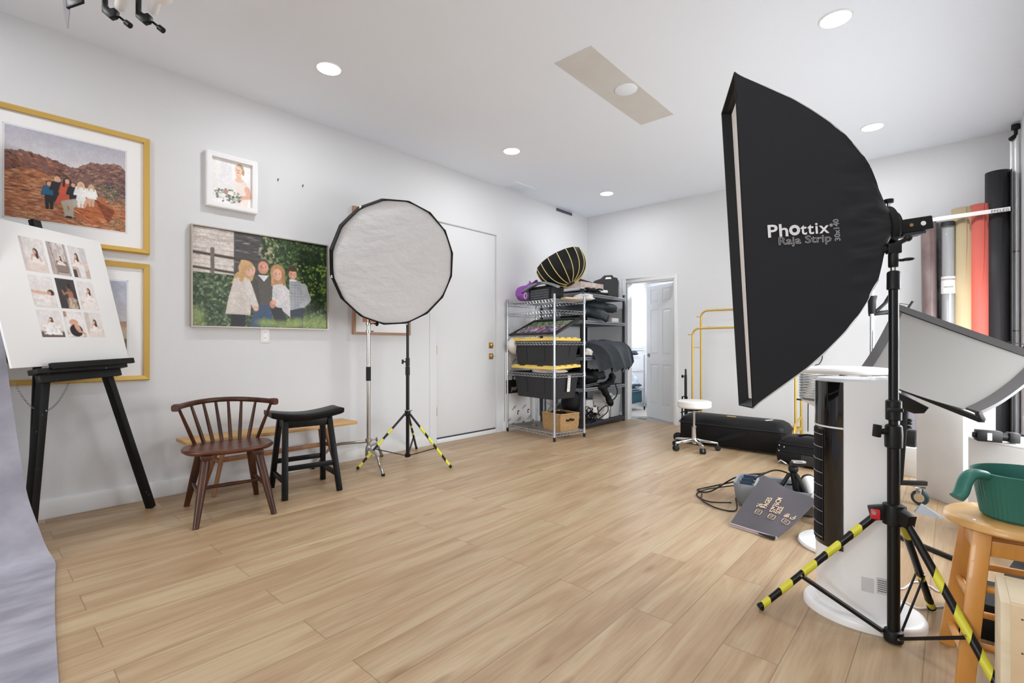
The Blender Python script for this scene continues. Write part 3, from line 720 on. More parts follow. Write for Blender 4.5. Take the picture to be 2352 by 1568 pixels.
big_frame(0.018, 0.862, 1.708, 2.515, 0.156, 0.728, 1.845, 2.392, red_rocks(), 'gold framed family photo among red desert rocks, above the easel')
def desert():
    p = Pic(120, 110, 'aeb2c0'); p.grad('a9aec0', 'c6c4c8', 0, .5)
    p.poly([(0, .5), (.6, .5), (.8, .505), (1, .5), (1, .62), (0, .62)], 'b8977f'); p.rect(0, 1, .6, .72, 'b5a794'); p.rect(0, 1, .72, 1, 'a08560')
    p.mott((0, 1, .72, 1), ['7a6a48', 'c2aa80', '5c5138'], 5, 2, .58, .8); p.mott((0, 1, .5, .62), ['a07c68'], 6, 3, .6, .6)
    person_small(p, .35, .5, .4, '31506e', '2a2a33', '3a2a20'); person_small(p, .5, .5, .42, 'b0543e', 'b0543e', '2d1f1c')
    return p.finish(.05)
big_frame(0.018, 0.862, 0.835, 1.642, 0.156, 0.735, 0.97, 1.51, desert(), 'gold framed desert photo mostly hidden behind the white board on the easel')

# --- bride portrait in a deep white frame
r = thing('framed_photo', 'small white box frame with a bride holding a bouquet', 'framed photo', (XL, 1.39, 2.13))
frame(r, 1.205, 1.568, 2.128, 2.545, 0.038, 0.05, 'white_gloss', slope=0.004)
def bride():
    p = Pic(110, 135, 'f0eeed'); p.rect(.22, .5, 0, .75, 'e6e4e8'); p.mott((.2, .52, 0, .8), ['ece9ea'], 8, .3, .5, .6)
    p.poly([(.58, .36), (.7, .35), (.86, .42), (.93, .56), (.9, .72), (.9, 1), (.6, 1), (.55, .7), (.52, .5)], 'ecdfd8')
    p.poly([(.5, .42), (.62, .35), (.6, .75), (.5, .72)], 'eee5e0')
    p.line(.88, .56, .93, .72, .055, 'e3b49c'); p.line(.93, .74, .72, .78, .04, 'e0b19a')
    p.line(.66, .26, .68, .37, .05, 'e8bea6'); p.poly([(.58, .37), (.8, .37), (.78, .42), (.6, .44)], 'e9c2ac')
    p.ell(.685, .15, .105, .125, 'b79a78', rot=.2); p.ell(.66, .18, .085, .105, 'eac3ad'); p.line(.6, .1, .78, .17, .012, 'd9d5d0'); p.ell(.78, .2, .03, .07, 'b3936f')
    for ex in (.635, .69): p.ell(ex, .17, .014, .008, '4a3a34')
    p.line(.66, .175, .655, .2, .006, 'd09c86'); p.ell(.66, .225, .025, .01, 'c2625c')
    rr = random.Random(3)
    for i in range(150):
        a = rr.uniform(0, 6.3); q = rr.random() ** .6; x = .42 + .34 * q * math.cos(a); y = .79 + .145 * q * math.sin(a)
        p.ell(x, y, rr.uniform(.015, .04), rr.uniform(.012, .026), rr.choice(['7f8f86', '4e5c55', 'e9e4df', 'f2efec', 'd9b4a4', '98a49c', 'a9b0ac', '66736b']), rot=a)
    p.ell(.36, .7, .06, .045, 'b98d82'); p.ell(.48, .72, .07, .05, 'f2ece6'); p.ell(.3, .79, .06, .045, 'efe6e0')
    return p.finish(.02)
bride().build('photo', r, (XL + 0.02, 1.24, 2.51), (0, 0.293, 0), (0, 0, -0.348))
g = G(); g.bx(XL + 0.001, XL + 0.019, 1.22, 1.55, 2.14, 2.53); g.build('backing', 'white_board', r)

# --- large family portrait on canvas
r = thing('framed_canvas', 'wide family portrait of four people before trees in a thin metal frame', 'framed photo', (XL, 1.65, 1.21))
y0, y1, z0, z1 = 1.108, 2.168, 1.216, 1.972
frame(r, y0, y1, z0, z1, 0.008, 0.045, 'champagne')
g = G(); g.bx(XL + 0.004, XL + 0.03, y0 + 0.007, y1 - 0.007, z0 + 0.007, z1 - 0.007); g.build('backing', 'ink', r)
def family():
    W_, H_ = 460, 324; p = Pic(W_, H_, '2f3f29')
    lo_green = ['3a4f33', '55684a', '6f7f60', '27361f', '8a9878', '41543a', '1d2a18', '5d7050']
    p.dabs(5200, lambda x, y: y > .42, lo_green, .006, .022, .6, (0, 6.3), .85, 31)
    p.poly([(.44, 0), (1, 0), (1, .75), (.5, .75), (.47, .4)], '2b3d22')
    p.dabs(5200, lambda x, y: x > .5 and y < .76, ['34492a', '4c6538', '243419', '6d8850', '1a2613', '587540', '3c5430'], .006, .02, .65, (0, 6.3), .85, 32)
    p.dabs(1500, lambda x, y: .76 < x < .95 and .1 < y < .8, ['152010', '1d2b16', '22331a'], .01, .035, .7, (0, 6.3), .7, 33)
    p.dabs(900, lambda x, y: x > .74 and .25 < y < .62, ['9ab44e', '7f9e3e', 'b4c868', '5f7f34'], .007, .018, .6, (0, 6.3), .85, 34)
    p.dabs(420, lambda x, y: .58 < x < .84 and y < .3, ['cfd8cc', 'a9b79c', '8ca07c'], .004, .01, .7, (0, 6.3), .7, 35)
    # barn
    p.rect(0, .27, 0, .46, 'd0c8c2'); p.rect(.27, .47, 0, .42, '4c4a4b')
    for i in range(9): p.rect(0, .27, .005 + i * .052, .011 + i * .052, 'a0978f', .8)
    p.dabs(500, lambda x, y: x < .265 and y < .45, ['b4aaa2', 'dcd5cf', 'a29890', 'e3dcd6', 'c2b8b0'], .01, .06, .12, (-.04, .04), .6, 36)
    p.dabs(700, lambda x, y: .275 < x < .465 and y < .41, ['6b6968', '3a393c', '8a8886', '55534f', '2e2d30'], .01, .05, .13, (-.04, .04), .7, 37)
    p.dabs(160, lambda x, y: .29 < x < .43 and .1 < y < .23, ['a8a5a2', '949290', 'bbb8b4'], .01, .04, .2, (-.04, .04), .7, 38)
    p.dabs(900, lambda x, y: .45 < x < .6 and y < .36, ['b3a896', 'c0b48a', '9a9a74', '7c8a5c', 'a79d8f', 'cbbf9c'], .006, .02, .7, (0, 6.3), .8, 39)
    # fence
    p.line(0, .26, .5, .3, .014, '4a4038'); p.line(0, .41, .32, .44, .012, '4e443b'); p.line(.125, .21, .125, .46, .018, '70675f'); p.dabs(200, lambda x, y: abs(y - .26 - .08 * x) < .02 and x < .5, ['5e5248', '3a322c', '7a6e62'], .006, .02, .25, (0, .1), .7, 40)
    # grass
    p.dabs(1500, lambda x, y: y > .86 and x > .48, ['7f9a54', '67834a', '94aa66', '55703c', 'a3b577'], .006, .025, .35, (0, 6.3), .8, 41)
    p.ell(.93, .95, .14, .1, '8b9f58', soft=.9, k=.8); p.ell(.02, .92, .06, .1, '8c9b60', soft=.9, k=.8)
    p.finish(.05, 2)
    # ---- people: daughter, father, mother, son
    def face(x, y, rx, ry, tilt=0, skin='e0ab95'):
        p.ell(x, y, rx, ry, skin, rot=tilt); p.ell(x - rx * .45, y + ry * .1, rx * .5, ry * .7, hx(skin) * .86, rot=tilt, k=.5, soft=.9); p.ell(x + rx * .25, y - ry * .3, rx * .45, ry * .4, hx(skin) * 1.07, k=.5, soft=.9)
        for sx in (-1, 1): p.ell(x + sx * rx * .4 + .002, y - ry * .1, rx * .15, ry * .06, '5a413a', k=.85); p.ell(x + sx * rx * .4 + .002, y - ry * .27, rx * .2, ry * .035, '8a6450', k=.6)
        p.ell(x + rx * .04, y + ry * .14, rx * .12, ry * .16, hx(skin) * .9, k=.6); p.ell(x, y + ry * .47, rx * .38, ry * .11, 'c07068', k=.85); p.ell(x, y + ry * .44, rx * .3, ry * .055, 'f6efec')
    # father
    p.poly([(.41, .44), (.5, .42), (.56, .5), (.57, .72), (.55, .77), (.41, .77), (.39, .6)], '57534f')
    p.poly([(.40, .46), (.38, .6), (.42, .77), (.46, .76), (.44, .5)], '4a4744')
    p.poly([(.42, .76), (.56, .76), (.535, 1), (.49, 1), (.49, .82), (.46, 1), (.385, 1)], '39506e')
    p.poly([(.44, .43), (.485, .5), (.52, .43)], 'dfe2e6'); p.ell(.479, .3, .043, .05, '5b4a42'); face(.48, .345, .039, .07, 0, 'dd9d86'); p.ell(.48, .398, .026, .02, 'b98a76', k=.5)
    # mother
    p.ell(.59, .39, .058, .1, 'b98b5e'); p.poly([(.54, .38), (.64, .38), (.655, .52), (.54, .54)], 'b98b5e')
    p.poly([(.55, .53), (.64, .5), (.69, .6), (.69, .88), (.6, .78), (.545, .74)], 'd3d1d2'); p.poly([(.53, .78), (.62, .78), (.66, .9), (.655, .97), (.58, .97)], '23262c')
    p.put((p.X > .56) * (p.X < .69) * (p.Y > .6) * (p.Y < .88) * (vnoise(H_, W_, 2) > .6) * (np.abs(p.a - hx('d3d1d2')).sum(-1) < .02) * .6, 'b9b7b9')
    p.line(.67, .6, .6, .72, .035, 'dad8d9'); face(.588, .405, .035, .064, 0, 'e2ae97'); p.line(.548, .4, .55, .5, .012, 'c59a6c'); p.line(.63, .39, .64, .51, .014, 'a97b50')
    # son
    p.poly([(.68, .47), (.735, .44), (.79, .48), (.835, .68), (.8, .78), (.73, .83), (.69, .8)], 'a9acb1')
    p.put((np.abs(p.a - hx('a9acb1')).sum(-1) < .02) * (((p.X * 120) % 3 < .7) | ((p.Y * 90) % 3 < .7)) * .5, '7f848c')
    p.line(.8, .52, .835, .66, .04, 'b0b3b8'); p.line(.835, .68, .79, .74, .03, 'b0b3b8'); p.poly([(.69, .8), (.8, .76), (.795, 1), (.745, 1), (.735, .88), (.71, .96)], '2a3342')
    p.ell(.708, .335, .038, .045, '4b382e'); face(.71, .388, .032, .058, 0, 'e0a58e'); p.line(.69, .455, .73, .455, .012, 'dfe0e3'); p.ell(.71, .335, .033, .016, '4b382e')
    # daughter
    p.poly([(.28, .44), (.35, .36), (.42, .4), (.4, .5), (.3, .56), (.25, .55)], 'c79f71'); p.ell(.355, .37, .055, .085, 'caa376', rot=.4)
    p.poly([(.27, .5), (.34, .46), (.385, .5), (.395, .65), (.385, .88), (.21, .87), (.235, .68)], 'cfc6bf')
    p.line(.37, .55, .42, .77, .036, 'd6cec8'); p.rect(.21, .385, .855, .875, 'bdb3ab', .8); p.poly([(.25, .875), (.35, .875), (.345, 1), (.25, 1)], '1c1c20')
    face(.385, .392, .034, .062, .5, 'e6b6a2'); p.ell(.36, .33, .05, .035, 'cda779', rot=.5); p.line(.345, .37, .32, .5, .022, 'c59c6d')
    p.ell(.425, .8, .02, .03, 'd9a48e'); p.ell(.55, .745, .022, .045, 'c98d76'); p.ell(.56, .72, .018, .025, 'dba38c')
    # soft leaves close to the lens
    for x, y, a, b in ((.66, .965, .16, .045), (.75, .93, .06, .05), (.5, .95, .07, .04)): p.ell(x, y, a, b, '8fa155', soft=.9, k=.75)
    return p.finish(.05)
family().build('photo', r, (XL + 0.0305, y0 + 0.011, z1 - 0.011), (0, y1 - y0 - 0.022, 0), (0, 0, -(z1 - z0 - 0.022)))

# --- rust print behind the round softbox
r = thing('framed_print', 'oak framed rust coloured print half hidden behind the round softbox', 'framed print', (XL, 2.75, 1.18))
frame(r, 2.425, 3.075, 1.18, 2.385, 0.024, 0.03, 'frame_oak')
g = G(); g.bx(XL + 0.001, XL + 0.012, 2.44, 3.06, 1.195, 2.37); g.build('mat', 'white_board', r)
p = Pic(60, 110, 'c97f62'); p.mott((0, 1, 0, 1), ['cf8a6d', 'bf7458'], 9, 1, .55, .6); p.ell(.5, .4, .3, .2, 'd9a184', soft=.3)
p.build('artwork', r, (XL + 0.0125, 2.53, 2.28), (0, 0.45, 0), (0, 0, -0.98))

# ================================================================== EASEL, BOARD, BACKDROP
e = thing('easel', 'worn black wooden easel with splayed legs and a chain', 'easel', (-3.75, 0.5, 0))
bl_, br_ = V(-3.500, 0.160, 0.963), V(-3.994, 0.716, 0.975)
tl_, tr_ = V(-3.700, 0.104, 1.763), V(-4.172, 0.618, 1.764)
ex = (br_ - bl_).normalized(); ez = ((tl_ - bl_) - ex * (tl_ - bl_).dot(ex)).normalized(); en = ez.cross(ex).normalized()
if en.x < 0: en = -en
mid = (bl_ + br_) / 2
def eP(a, b, c): return mid + ex * a + ez * b + en * c     # across, up the board, out of the board
for a, ft in ((-0.185, V(-3.545, 0.215, 0)), (0.205, V(-3.963, 0.826, 0))):
    g = G(); g.beam(eP(a, -0.03, -0.03), ft, 0.042, 0.042, up=tuple(en)); g.build('leg', 'black_paint', e, bevel=0.003)
g = G(); g.beam(eP(0.0, 0.72, -0.045), eP(0.0, -0.05, -0.04), 0.05, 0.024, up=tuple(en)); g.beam(eP(0.0, 0.86, -0.05), eP(0, 0.7, -0.045), 0.05, 0.03, up=tuple(en)); g.build('mast', 'black_paint', e, bevel=0.003)
g = G(); g.beam(eP(-0.085, 0.35, -0.06), V(-4.09, 0.262, 0.0), 0.035, 0.035); g.build('leg', 'black_paint', e, bevel=0.003)
g = G(); g.beam(eP(-0.29, -0.03, 0.012), eP(0.30, -0.03, 0.012), 0.055, 0.028, up=tuple(ez)); g.beam(eP(-0.22, -0.01, 0.045), eP(0.345, -0.005, 0.045), 0.022, 0.034, up=tuple(ez)); g.build('tray', 'black_paint', e, bevel=0.003)
g = G(); g.beam(eP(-0.26, -0.065, 0.0), eP(0.27, -0.065, 0.0), 0.03, 0.05, up=tuple(ez)); g.build('crossbar', 'black_paint', e, bevel=0.003)
g = G()
c0, c1 = eP(-0.345, -0.06, -0.04), eP(0.0, -0.09, -0.08)
for i in range(40):
    t = (i + .5) / 40; p = c0.lerp(c1, t) + V(0, 0, -0.16 * 4 * t * (1 - t)); dr = (c1 - c0).normalized() + V(0, 0, -0.64 * (1 - 2 * t) / 1.0)
    dr.normalize(); sd = dr.cross(V(0, 0, 1) if i % 2 else V(.7, .7, .2)).normalized()
    g.tube([p + dr * 0.008 * math.cos(k * PI / 3) + sd * 0.004 * math.sin(k * PI / 3) for k in range(6)], 0.0013, 4, closed=True)
g.build('chain', 'grey_steel', e)

b_ = thing('photo_board', 'white mat board with a grid of nine portraits standing on the easel', 'photo display', mid)
g = G(); g.prism([(-0.375, 0.0), (0.372, 0.0), (0.372, 0.797), (-0.375, 0.797)], eP(0, 0, -0.012) if (ex.cross(ez)).dot(en) > 0 else eP(0, 0, 0), ex, ez, 0.012)
g.build('board', 'white_board', b_, bevel=0.001)
WH = 'e9e4e2'
def lady(p, x, y, s, dress='efe8e4', hair='35282a', turn=0, skin='d9ab97', low=True):
    k = 1 / p.asp
    p.ell(x, y + s * .95, s * 1.1 * k, s * .75, dress)
    if low: p.poly([(x - s * .8 * k, y + s * .9), (x + s * .8 * k, y + s * .9), (x + s * 2.3 * k, y + s * 2.6), (x - s * 2.3 * k, y + s * 2.6)], dress)
    p.poly([(x - s * .7 * k, y + s * .45), (x + s * .7 * k, y + s * .45), (x + s * .8 * k, y + s * 1.0), (x - s * .8 * k, y + s * 1.0)], skin)
    p.ell(x + .12 * s * k, y, s * .55 * k, s * .68, hair); p.ell(x + .35 * s * k, y + s * .6, s * .35 * k, s * .75, hair); p.ell(x - .08 * s * k, y + .05 * s, s * .36 * k, s * .48, skin)
    p.line(x - s * .75 * k, y + s * .7, x - s * 1.05 * k, y + s * 1.7, s * .16, skin); p.line(x + s * .75 * k, y + s * .7, x + s * 1.1 * k, y + s * 1.75, s * .16, skin)
def collage(i):
    p = Pic(56, 72, ['e2dbd9', 'c9bcb8', 'e0dcdb', 'e6e2e2', '3a3334', 'e3dedd', 'e2dedf', 'dcd3d0', 'e3ddda'][i])
    if i != 4: p.mott((0, 1, 0, .6), ['ebe7e6'], 12, .4, .5, .6); p.rect(0, 1, .72, 1, 'd9cdc8' if i in (0, 5, 8) else 'cfc4bf'); p.mott((0, 1, .7, 1), ['efe9e6', 'c7b5ae'], 6, 1.6, .58, .8)
    if i == 0: p.rect(0, .12, 0, 1, 'd4cbc8'); lady(p, .55, .4, .15); p.ell(.5, .95, .6, .22, 'e5d7d0')
    if i == 1:
        p.rect(0, 1, .62, 1, 'c3b3ac'); p.rect(0, .14, 0, .9, 'b3a6a2'); p.rect(.86, 1, 0, .9, 'c9bfbb'); p.rect(.3, .88, .55, .92, '7d6a66'); p.rect(.33, .85, .6, .9, '94807a'); lady(p, .56, .46, .085)
        p.line(.17, 0, .27, 1, .01, '5f5553'); p.line(.88, 0, .93, 1, .01, '6b605e')
    if i == 2: p.rect(.62, 1, 0, .5, 'd3d2d4'); p.rect(0, 1, .55, 1, 'c9b4aa'); p.ell(.75, .62, .25, .15, 'e2cfc4'); lady(p, .36, .3, .14); p.rect(0, .2, .75, 1, '4e4144'); p.poly([(.35, .6), (.7, .6), (.75, 1), (.4, 1)], 'ece9ea')
    if i == 3: p.rect(0, 1, .45, 1, 'e9e3e0'); p.line(.02, .52, .75, .56, .05, 'e0b6a2'); p.ell(.82, .52, .14, .1, '3a2b2a'); p.ell(.76, .54, .07, .07, 'd7a68f'); p.mott((0, 1, .6, 1), ['f3efed', 'd8cfca'], 8, 1.5, .55, .7)
    if i == 4: p.mott((0, 1, 0, 1), ['443c3b'], 14, 1, .5, .7); p.ell(.62, .28, .1, .11, '9c6a50'); p.ell(.66, .23, .12, .1, '2a2020'); p.poly([(.5, .4), (.78, .4), (.8, .66), (.52, .66)], 'a8735a'); p.poly([(.5, .63), (.84, .63), (.95, 1), (.38, 1)], 'b9a48f'); p.line(.5, .46, .3, .52, .035, 'a8735a'); p.line(.3, .52, .26, .4, .03, 'b07a60'); p.mott((.4, .95, .66, 1), ['d8c7b3', '8f7a68'], 5, .7, .58, .7)
    if i == 5: lady(p, .6, .32, .13); p.ell(.5, .9, .5, .2, 'efe7e2')
    if i == 6: p.ell(.5, .55, .5, .14, 'e6dcd6'); p.rect(0, 1, .8, 1, '6a5550'); lady(p, .52, .33, .11, low=False); p.poly([(.4, .45), (.66, .45), (.9, .9), (.15, .9)], 'f2efef'); p.mott((.1, .9, .55, .92), ['d9d4d6', 'fbfafa'], 4, 1, .58, .8)
    if i == 7: p.ell(.55, .5, .6, .5, 'ece7e6'); p.ell(.45, .42, .24, .12, 'd9a58e'); p.ell(.5, .74, .34, .24, '2c2122'); p.ell(.6, .64, .13, .2, 'dcab95', rot=-.4); p.line(.55, .5, .6, .6, .06, 'dba892'); p.rect(0, .15, 0, .2, 'b98d7c'); p.line(.75, .78, .95, .88, .04, 'd9a58e'); p.ell(.6, .74, .04, .02, 'b25a55')
    if i == 8: p.rect(0, .25, 0, .7, 'd5c6bf'); lady(p, .5, .38, .15); p.ell(.5, .95, .55, .2, 'e9ddd7')
    return p.finish(.03)
us = [(-0.176, -0.040), (-0.020, 0.100), (0.117, 0.232)]
vs_ = [(0.723, 0.530), (0.508, 0.330), (0.312, 0.160)]
for j in range(3):
    for i in range(3):
        a0, a1 = us[i]; b0, b1 = vs_[j]
        collage(j * 3 + i).build('photo', b_, eP(a0, b0, 0.0006), ex * (a1 - a0), ez * (b1 - b0))

# painted canvas backdrop sweeping from the wall to the floor
prof = [(-2.05, 0.195, 0.004), (-2.6, 0.235, 0.004), (-3.1, 0.28, 0.004), (-3.28, 0.297, 0.008), (-3.375, 0.275, 0.06), (-3.43, 0.245, 0.17), (-3.485, 0.205, 0.357), (-3.549, 0.165, 0.73),
        (-3.596, 0.136, 1.06), (-3.62, 0.12, 1.31), (-3.64, 0.105, 1.9), (-3.65, 0.1, 2.62)]
edge = smoothline(prof, 5)
P_ = [[V(p.x, p.y - k * 0.12, p.z + (0.004 * math.sin(k * 1.3 + p.x * 5) if p.z > 0.1 else 0)) for k in range(13)] for p in edge]
g = G(); g.grid(P_); bd = thing('painted_backdrop', 'lavender grey painted canvas backdrop curving from the wall onto the floor', 'backdrop', (-3.2, -0.5, 0))
g.build('canvas', 'backdrop_canvas', bd, smooth=80, solid=0.003)
g = G(); g.tube([(-3.66, 0.0, 2.65), (-3.66, -1.5, 2.65)], 0.035, 16); g.build('roll_tube', 'paper_white', bd, smooth=40)
for y in (-0.06, -1.4):
    g = G(); g.bx(-4.186, -3.7, y - 0.015, y + 0.015, 2.635, 2.66); g.bx(-4.187, -4.18, y - 0.03, y + 0.03, 2.58, 2.72); g.build('bracket', 'black_metal', bd)

# ceiling hooks with background tubes (top left corner)
def hook(x, y, label, full):
    o = thing('backdrop_hook', label, 'hook', (x, y, ZC), 0, 'backdrop hooks hung from the ceiling')
    z = 2.83; g = G()
    pl = [(-0.035, ZC - z), (0.0, ZC - z), (0.0, 0.0), (0.02, -0.022), (0.045, -0.02), (0.06, 0.005), (0.066, 0.004), (0.07, -0.05), (-0.035, -0.085)] if not full else \
         [(-0.03, ZC - z), (-0.012, ZC - z), (-0.016, -0.005), (0.0, -0.032), (0.028, -0.045), (0.05, -0.04), (0.062, -0.055), (0.05, -0.095), (0.015, -0.105), (-0.03, -0.065)]
    g.prism([(a * .8, b * .8 if b < 1 and b != ZC - z else b) for a, b in pl], (x, y - 0.02, z), (0.75, 0.66, 0), (0, 0, 1), 0.014 if not full else .03); g.build('plate', 'black_plastic', o, bevel=0.003)
    if full:
        q = V(x, y, z) + V(0.75, 0.66, 0) * 0.032 + V(.005, -.01, -0.06)
        g = G(); g.tube([q, q + V(0.028, 0.024, -0.03)], 0.006, 8); g.tube([q + V(0.026, 0.022, -0.028), q + V(0.042, 0.036, -0.045)], 0.015, 10); g.build('thumb_screw', 'black_plastic', o, smooth=40)
    return o
hk = hook(-3.28, 0.385, 'empty black ceiling hook beside the curled paper end', False)
hook(-3.225, 0.522, 'black ceiling hook holding only a bare silver tube', True)
hook(-3.145, 0.646, 'black ceiling hook on the right, holding the tube of white paper', True)
g = G(); g.tube([(-3.21, 0.54, 2.835), (-1.0, 0.33, 2.835)], 0.027, 14); tag(g.build('background_tube', 'white_plastic', smooth=40), 'pale metal tube resting bare on a ceiling hook', 'tube')
o = thing('paper_roll', 'thick white paper roll on a tube held by the ceiling hook', 'paper roll', (-3.1, 0.6, 2.835))
g = G(); g.tube([(-3.12, 0.66, 2.835), (-0.95, 0.45, 2.835)], 0.024, 14); g.build('tube', 'white_plastic', o, smooth=40)
g = G(); g.tube([(-2.93, 0.642, 2.835), (-1.0, 0.455, 2.835)], 0.062, 28); g.build('paper', 'paper_white', o, smooth=40)
g = G()
pp = [V(-3.30, 0.345, 2.665), V(-3.305, 0.342, 2.74), V(-3.307, 0.342, 2.84), V(-3.305, 0.344, 3.02)]
ww = [0.002, 0.026, 0.04, 0.042]
g.grid([[p + V(0.7, 0.7, 0) * w * k for k in (-.5, -.17, .17, .5)] for p, w in zip(smoothline(pp, 4), np.interp(np.linspace(0, 3, 13), range(4), ww))])
g.build('paper_end', 'paper_grey', hk, solid=0.002, smooth=60, label='thin pointed end of grey paper')

# ================================================================== CHAIR, STOOL, BENCH
def frm(o, f, s): return lambda a, b, z: V(o[0] + f[0] * a + s[0] * b, o[1] + f[1] * a + s[1] * b, z)
c = thing('spindle_chair', 'dark brown wooden chair with low curved spindle back', 'chair', (-3.52, 1.155, 0))
P = frm((-3.52, 1.155), (.986, -.167), (.167, .986))
g = G(); rings = []
for sc, z in ((0.80, 0.396), (0.94, 0.398), (1.0, 0.410), (1.0, 0.420), (0.97, 0.428), (0.8, 0.424), (0.5, 0.418), (0.2, 0.416)):
    rg = []
    for k in range(48):
        t = 2 * PI * k / 48; cx = math.copysign(abs(math.cos(t)) ** 0.8, math.cos(t)); sy = math.copysign(abs(math.sin(t)) ** 0.8, math.sin(t))
        rg.append(P((0.195 * cx - 0.015) * sc, 0.262 * sy * sc, z))
    rings.append(rg)
g.loft(rings); g.build('seat', 'seat_wood', c, smooth=50)
for a, b in ((1, -1), (1, 1), (-1, -1), (-1, 1)):
    t_ = P(0.135 * a, 0.145 * b, 0.385); f_ = P(0.262 * a - 0.0, 0.212 * b, 0.0)
    g = G(); g.tube([t_.lerp(f_, k) for k in (0, .15, .5, .8, 1)], [0.025, 0.0255, 0.0235, 0.019, 0.0165], 16); g.build('leg', 'dark_wood', c, smooth=40)
    g = G(); g.beam(P(0.135 * a - 0.045, 0.145 * b, 0.388), P(0.135 * a + 0.045, 0.145 * b, 0.388), 0.055, 0.026); g.build('block', 'dark_wood', c, bevel=0.004)
def legp(a, b, z): return P(0.135 * a, 0.145 * b, 0.385).lerp(P(0.262 * a, 0.212 * b, 0), (0.385 - z) / 0.385)
for b in (-1, 1):
    g = G(); p0, p1 = legp(1, b, .17), legp(-1, b, .17); g.tube([p0.lerp(p1, k) for k in (0, .5, 1)], [0.009, 0.0125, 0.009], 12); g.build('stretcher', 'dark_wood', c, smooth=40)
g = G(); p0, p1 = legp(1, -1, .17).lerp(legp(-1, -1, .17), .5), legp(1, 1, .17).lerp(legp(-1, 1, .17), .5); g.tube([p0.lerp(p1, k) for k in (0, .5, 1)], [0.009, 0.0135, 0.009], 12); g.build('stretcher', 'dark_wood', c, smooth=40)
def rail(b): return P(-0.315 + 0.27 * abs(b / 0.292) ** 2.1, b, 0.685 + 0.012 * (1 - (b / 0.292) ** 2))
for i in range(8):
    t = i / 7; bb = -0.172 + 0.37 * t; bt = -0.272 + 0.545 * t
    p0 = P(-0.212 + 0.9 * (bb - .014) ** 2 + 0.01, bb, 0.42); p1 = rail(bt)
    g = G(); g.tube([p0.lerp(p1, k) for k in (0, .3, 1)], [0.0115, 0.012, 0.0085], 12); g.build('spindle', 'dark_wood', c, smooth=40)
rings = []
N_ = 40
for i in range(N_ + 1):
    b = -0.292 + 0.584 * i / N_; p = rail(b); q = rail(b + 0.002) - rail(b - 0.002); q.normalize(); n = V(0, 0, 1).cross(q).normalized()
    en_ = abs(i / N_ - .5) * 2; h = 0.016 + (0.006 if en_ > .93 else 0); w = 0.017 + (0.004 if en_ > .93 else 0)
    rings.append([p + n * w * x + V(0, 0, h * y) for x, y in ((-1, -.6), (-.6, -1), (.6, -1), (1, -.6), (1, .5), (.5, 1), (-.5, 1), (-1, .5))])
g = G(); g.loft(rings); g.build('back_rail', 'dark_wood', c, smooth=50)

c = thing('saddle_stool', 'black wooden stool with a curved saddle seat', 'stool', (-3.62, 1.705, 0))
P = frm((-3.62, 1.705), (.986, -.167), (.167, .986))
rings = []
for i in range(25):
    b = -0.255 + 0.51 * i / 24; z = 0.568 + 0.034 * (abs(b) / 0.255) ** 1.7; e_ = 0.004 if i in (0, 24) else 0
    rings.append([P(x, b, z + y) for x, y in ((-.125 + e_, -.03), (-.115, -.04 + e_), (.115, -.04 + e_), (.125 - e_, -.03), (.128 - e_, -.006), (.118, .002 - e_), (.0, 0.0 - e_), (-.118, .002 - e_), (-.128 + e_, -.006))])
g = G(); g.loft(rings); g.build('seat', 'black_wood', c, smooth=40)
def sl(a, b, z): return P(0.075 * a, 0.155 * b, 0.545).lerp(P(0.195 * a + .012, 0.19 * b, 0), (0.545 - z) / 0.545)
for a in (1, -1):
    for b in (1, -1):
        g = G(); g.beam(sl(a, b, 0.545), sl(a, b, 0), 0.037, 0.037, up=(.986, -.167, 0)); g.build('leg', 'black_wood', c, bevel=0.003)
for a in (1, -1):
    g = G(); g.beam(sl(a, -1, 0.51), sl(a, 1, 0.51), 0.02, 0.06); g.build('apron', 'black_wood', c, bevel=0.002)
    g = G(); g.beam(sl(a, -1, 0.205), sl(a, 1, 0.205), 0.02, 0.035); g.build('stretcher', 'black_wood', c, bevel=0.002)
for b in (1, -1):
    g = G(); g.beam(sl(1, b, 0.51), sl(-1, b, 0.51), 0.02, 0.06); g.build('apron', 'black_wood', c, bevel=0.002)
    g = G(); g.beam(sl(1, b, 0.12), sl(-1, b, 0.12), 0.02, 0.035); g.build('stretcher', 'black_wood', c, bevel=0.002)

c = thing('wooden_bench', 'long low light wood bench against the wall behind the chair and stool', 'bench', (-4.0, 1.65, 0))
g = G(); g.bx(-4.12, -3.855, 1.005, 2.285, 0.392, 0.418); g.build('top', 'bench_wood', c, bevel=0.003)
for y, dy in ((1.27, -0.09), (2.03, 0.09)):
    for x, xf in ((-4.03, -4.135), (-3.945, -3.905)):
        g = G(); g.tube([(x, y, 0.392), (xf, y + dy, 0)], [0.017, 0.014], 12); g.build('leg', 'bench_leg_wood', c, smooth=40)
    g = G(); g.beam((-4.07, y + dy * .4, 0.235), (-3.925, y + dy * .4, 0.235), 0.02, 0.03); g.build('side_stretcher', 'bench_leg_wood', c, bevel=0.003)
g = G(); g.beam((-3.995, 1.23, 0.235), (-3.995, 2.07, 0.235), 0.022, 0.036); g.build('long_stretcher', 'bench_leg_wood', c, bevel=0.003)

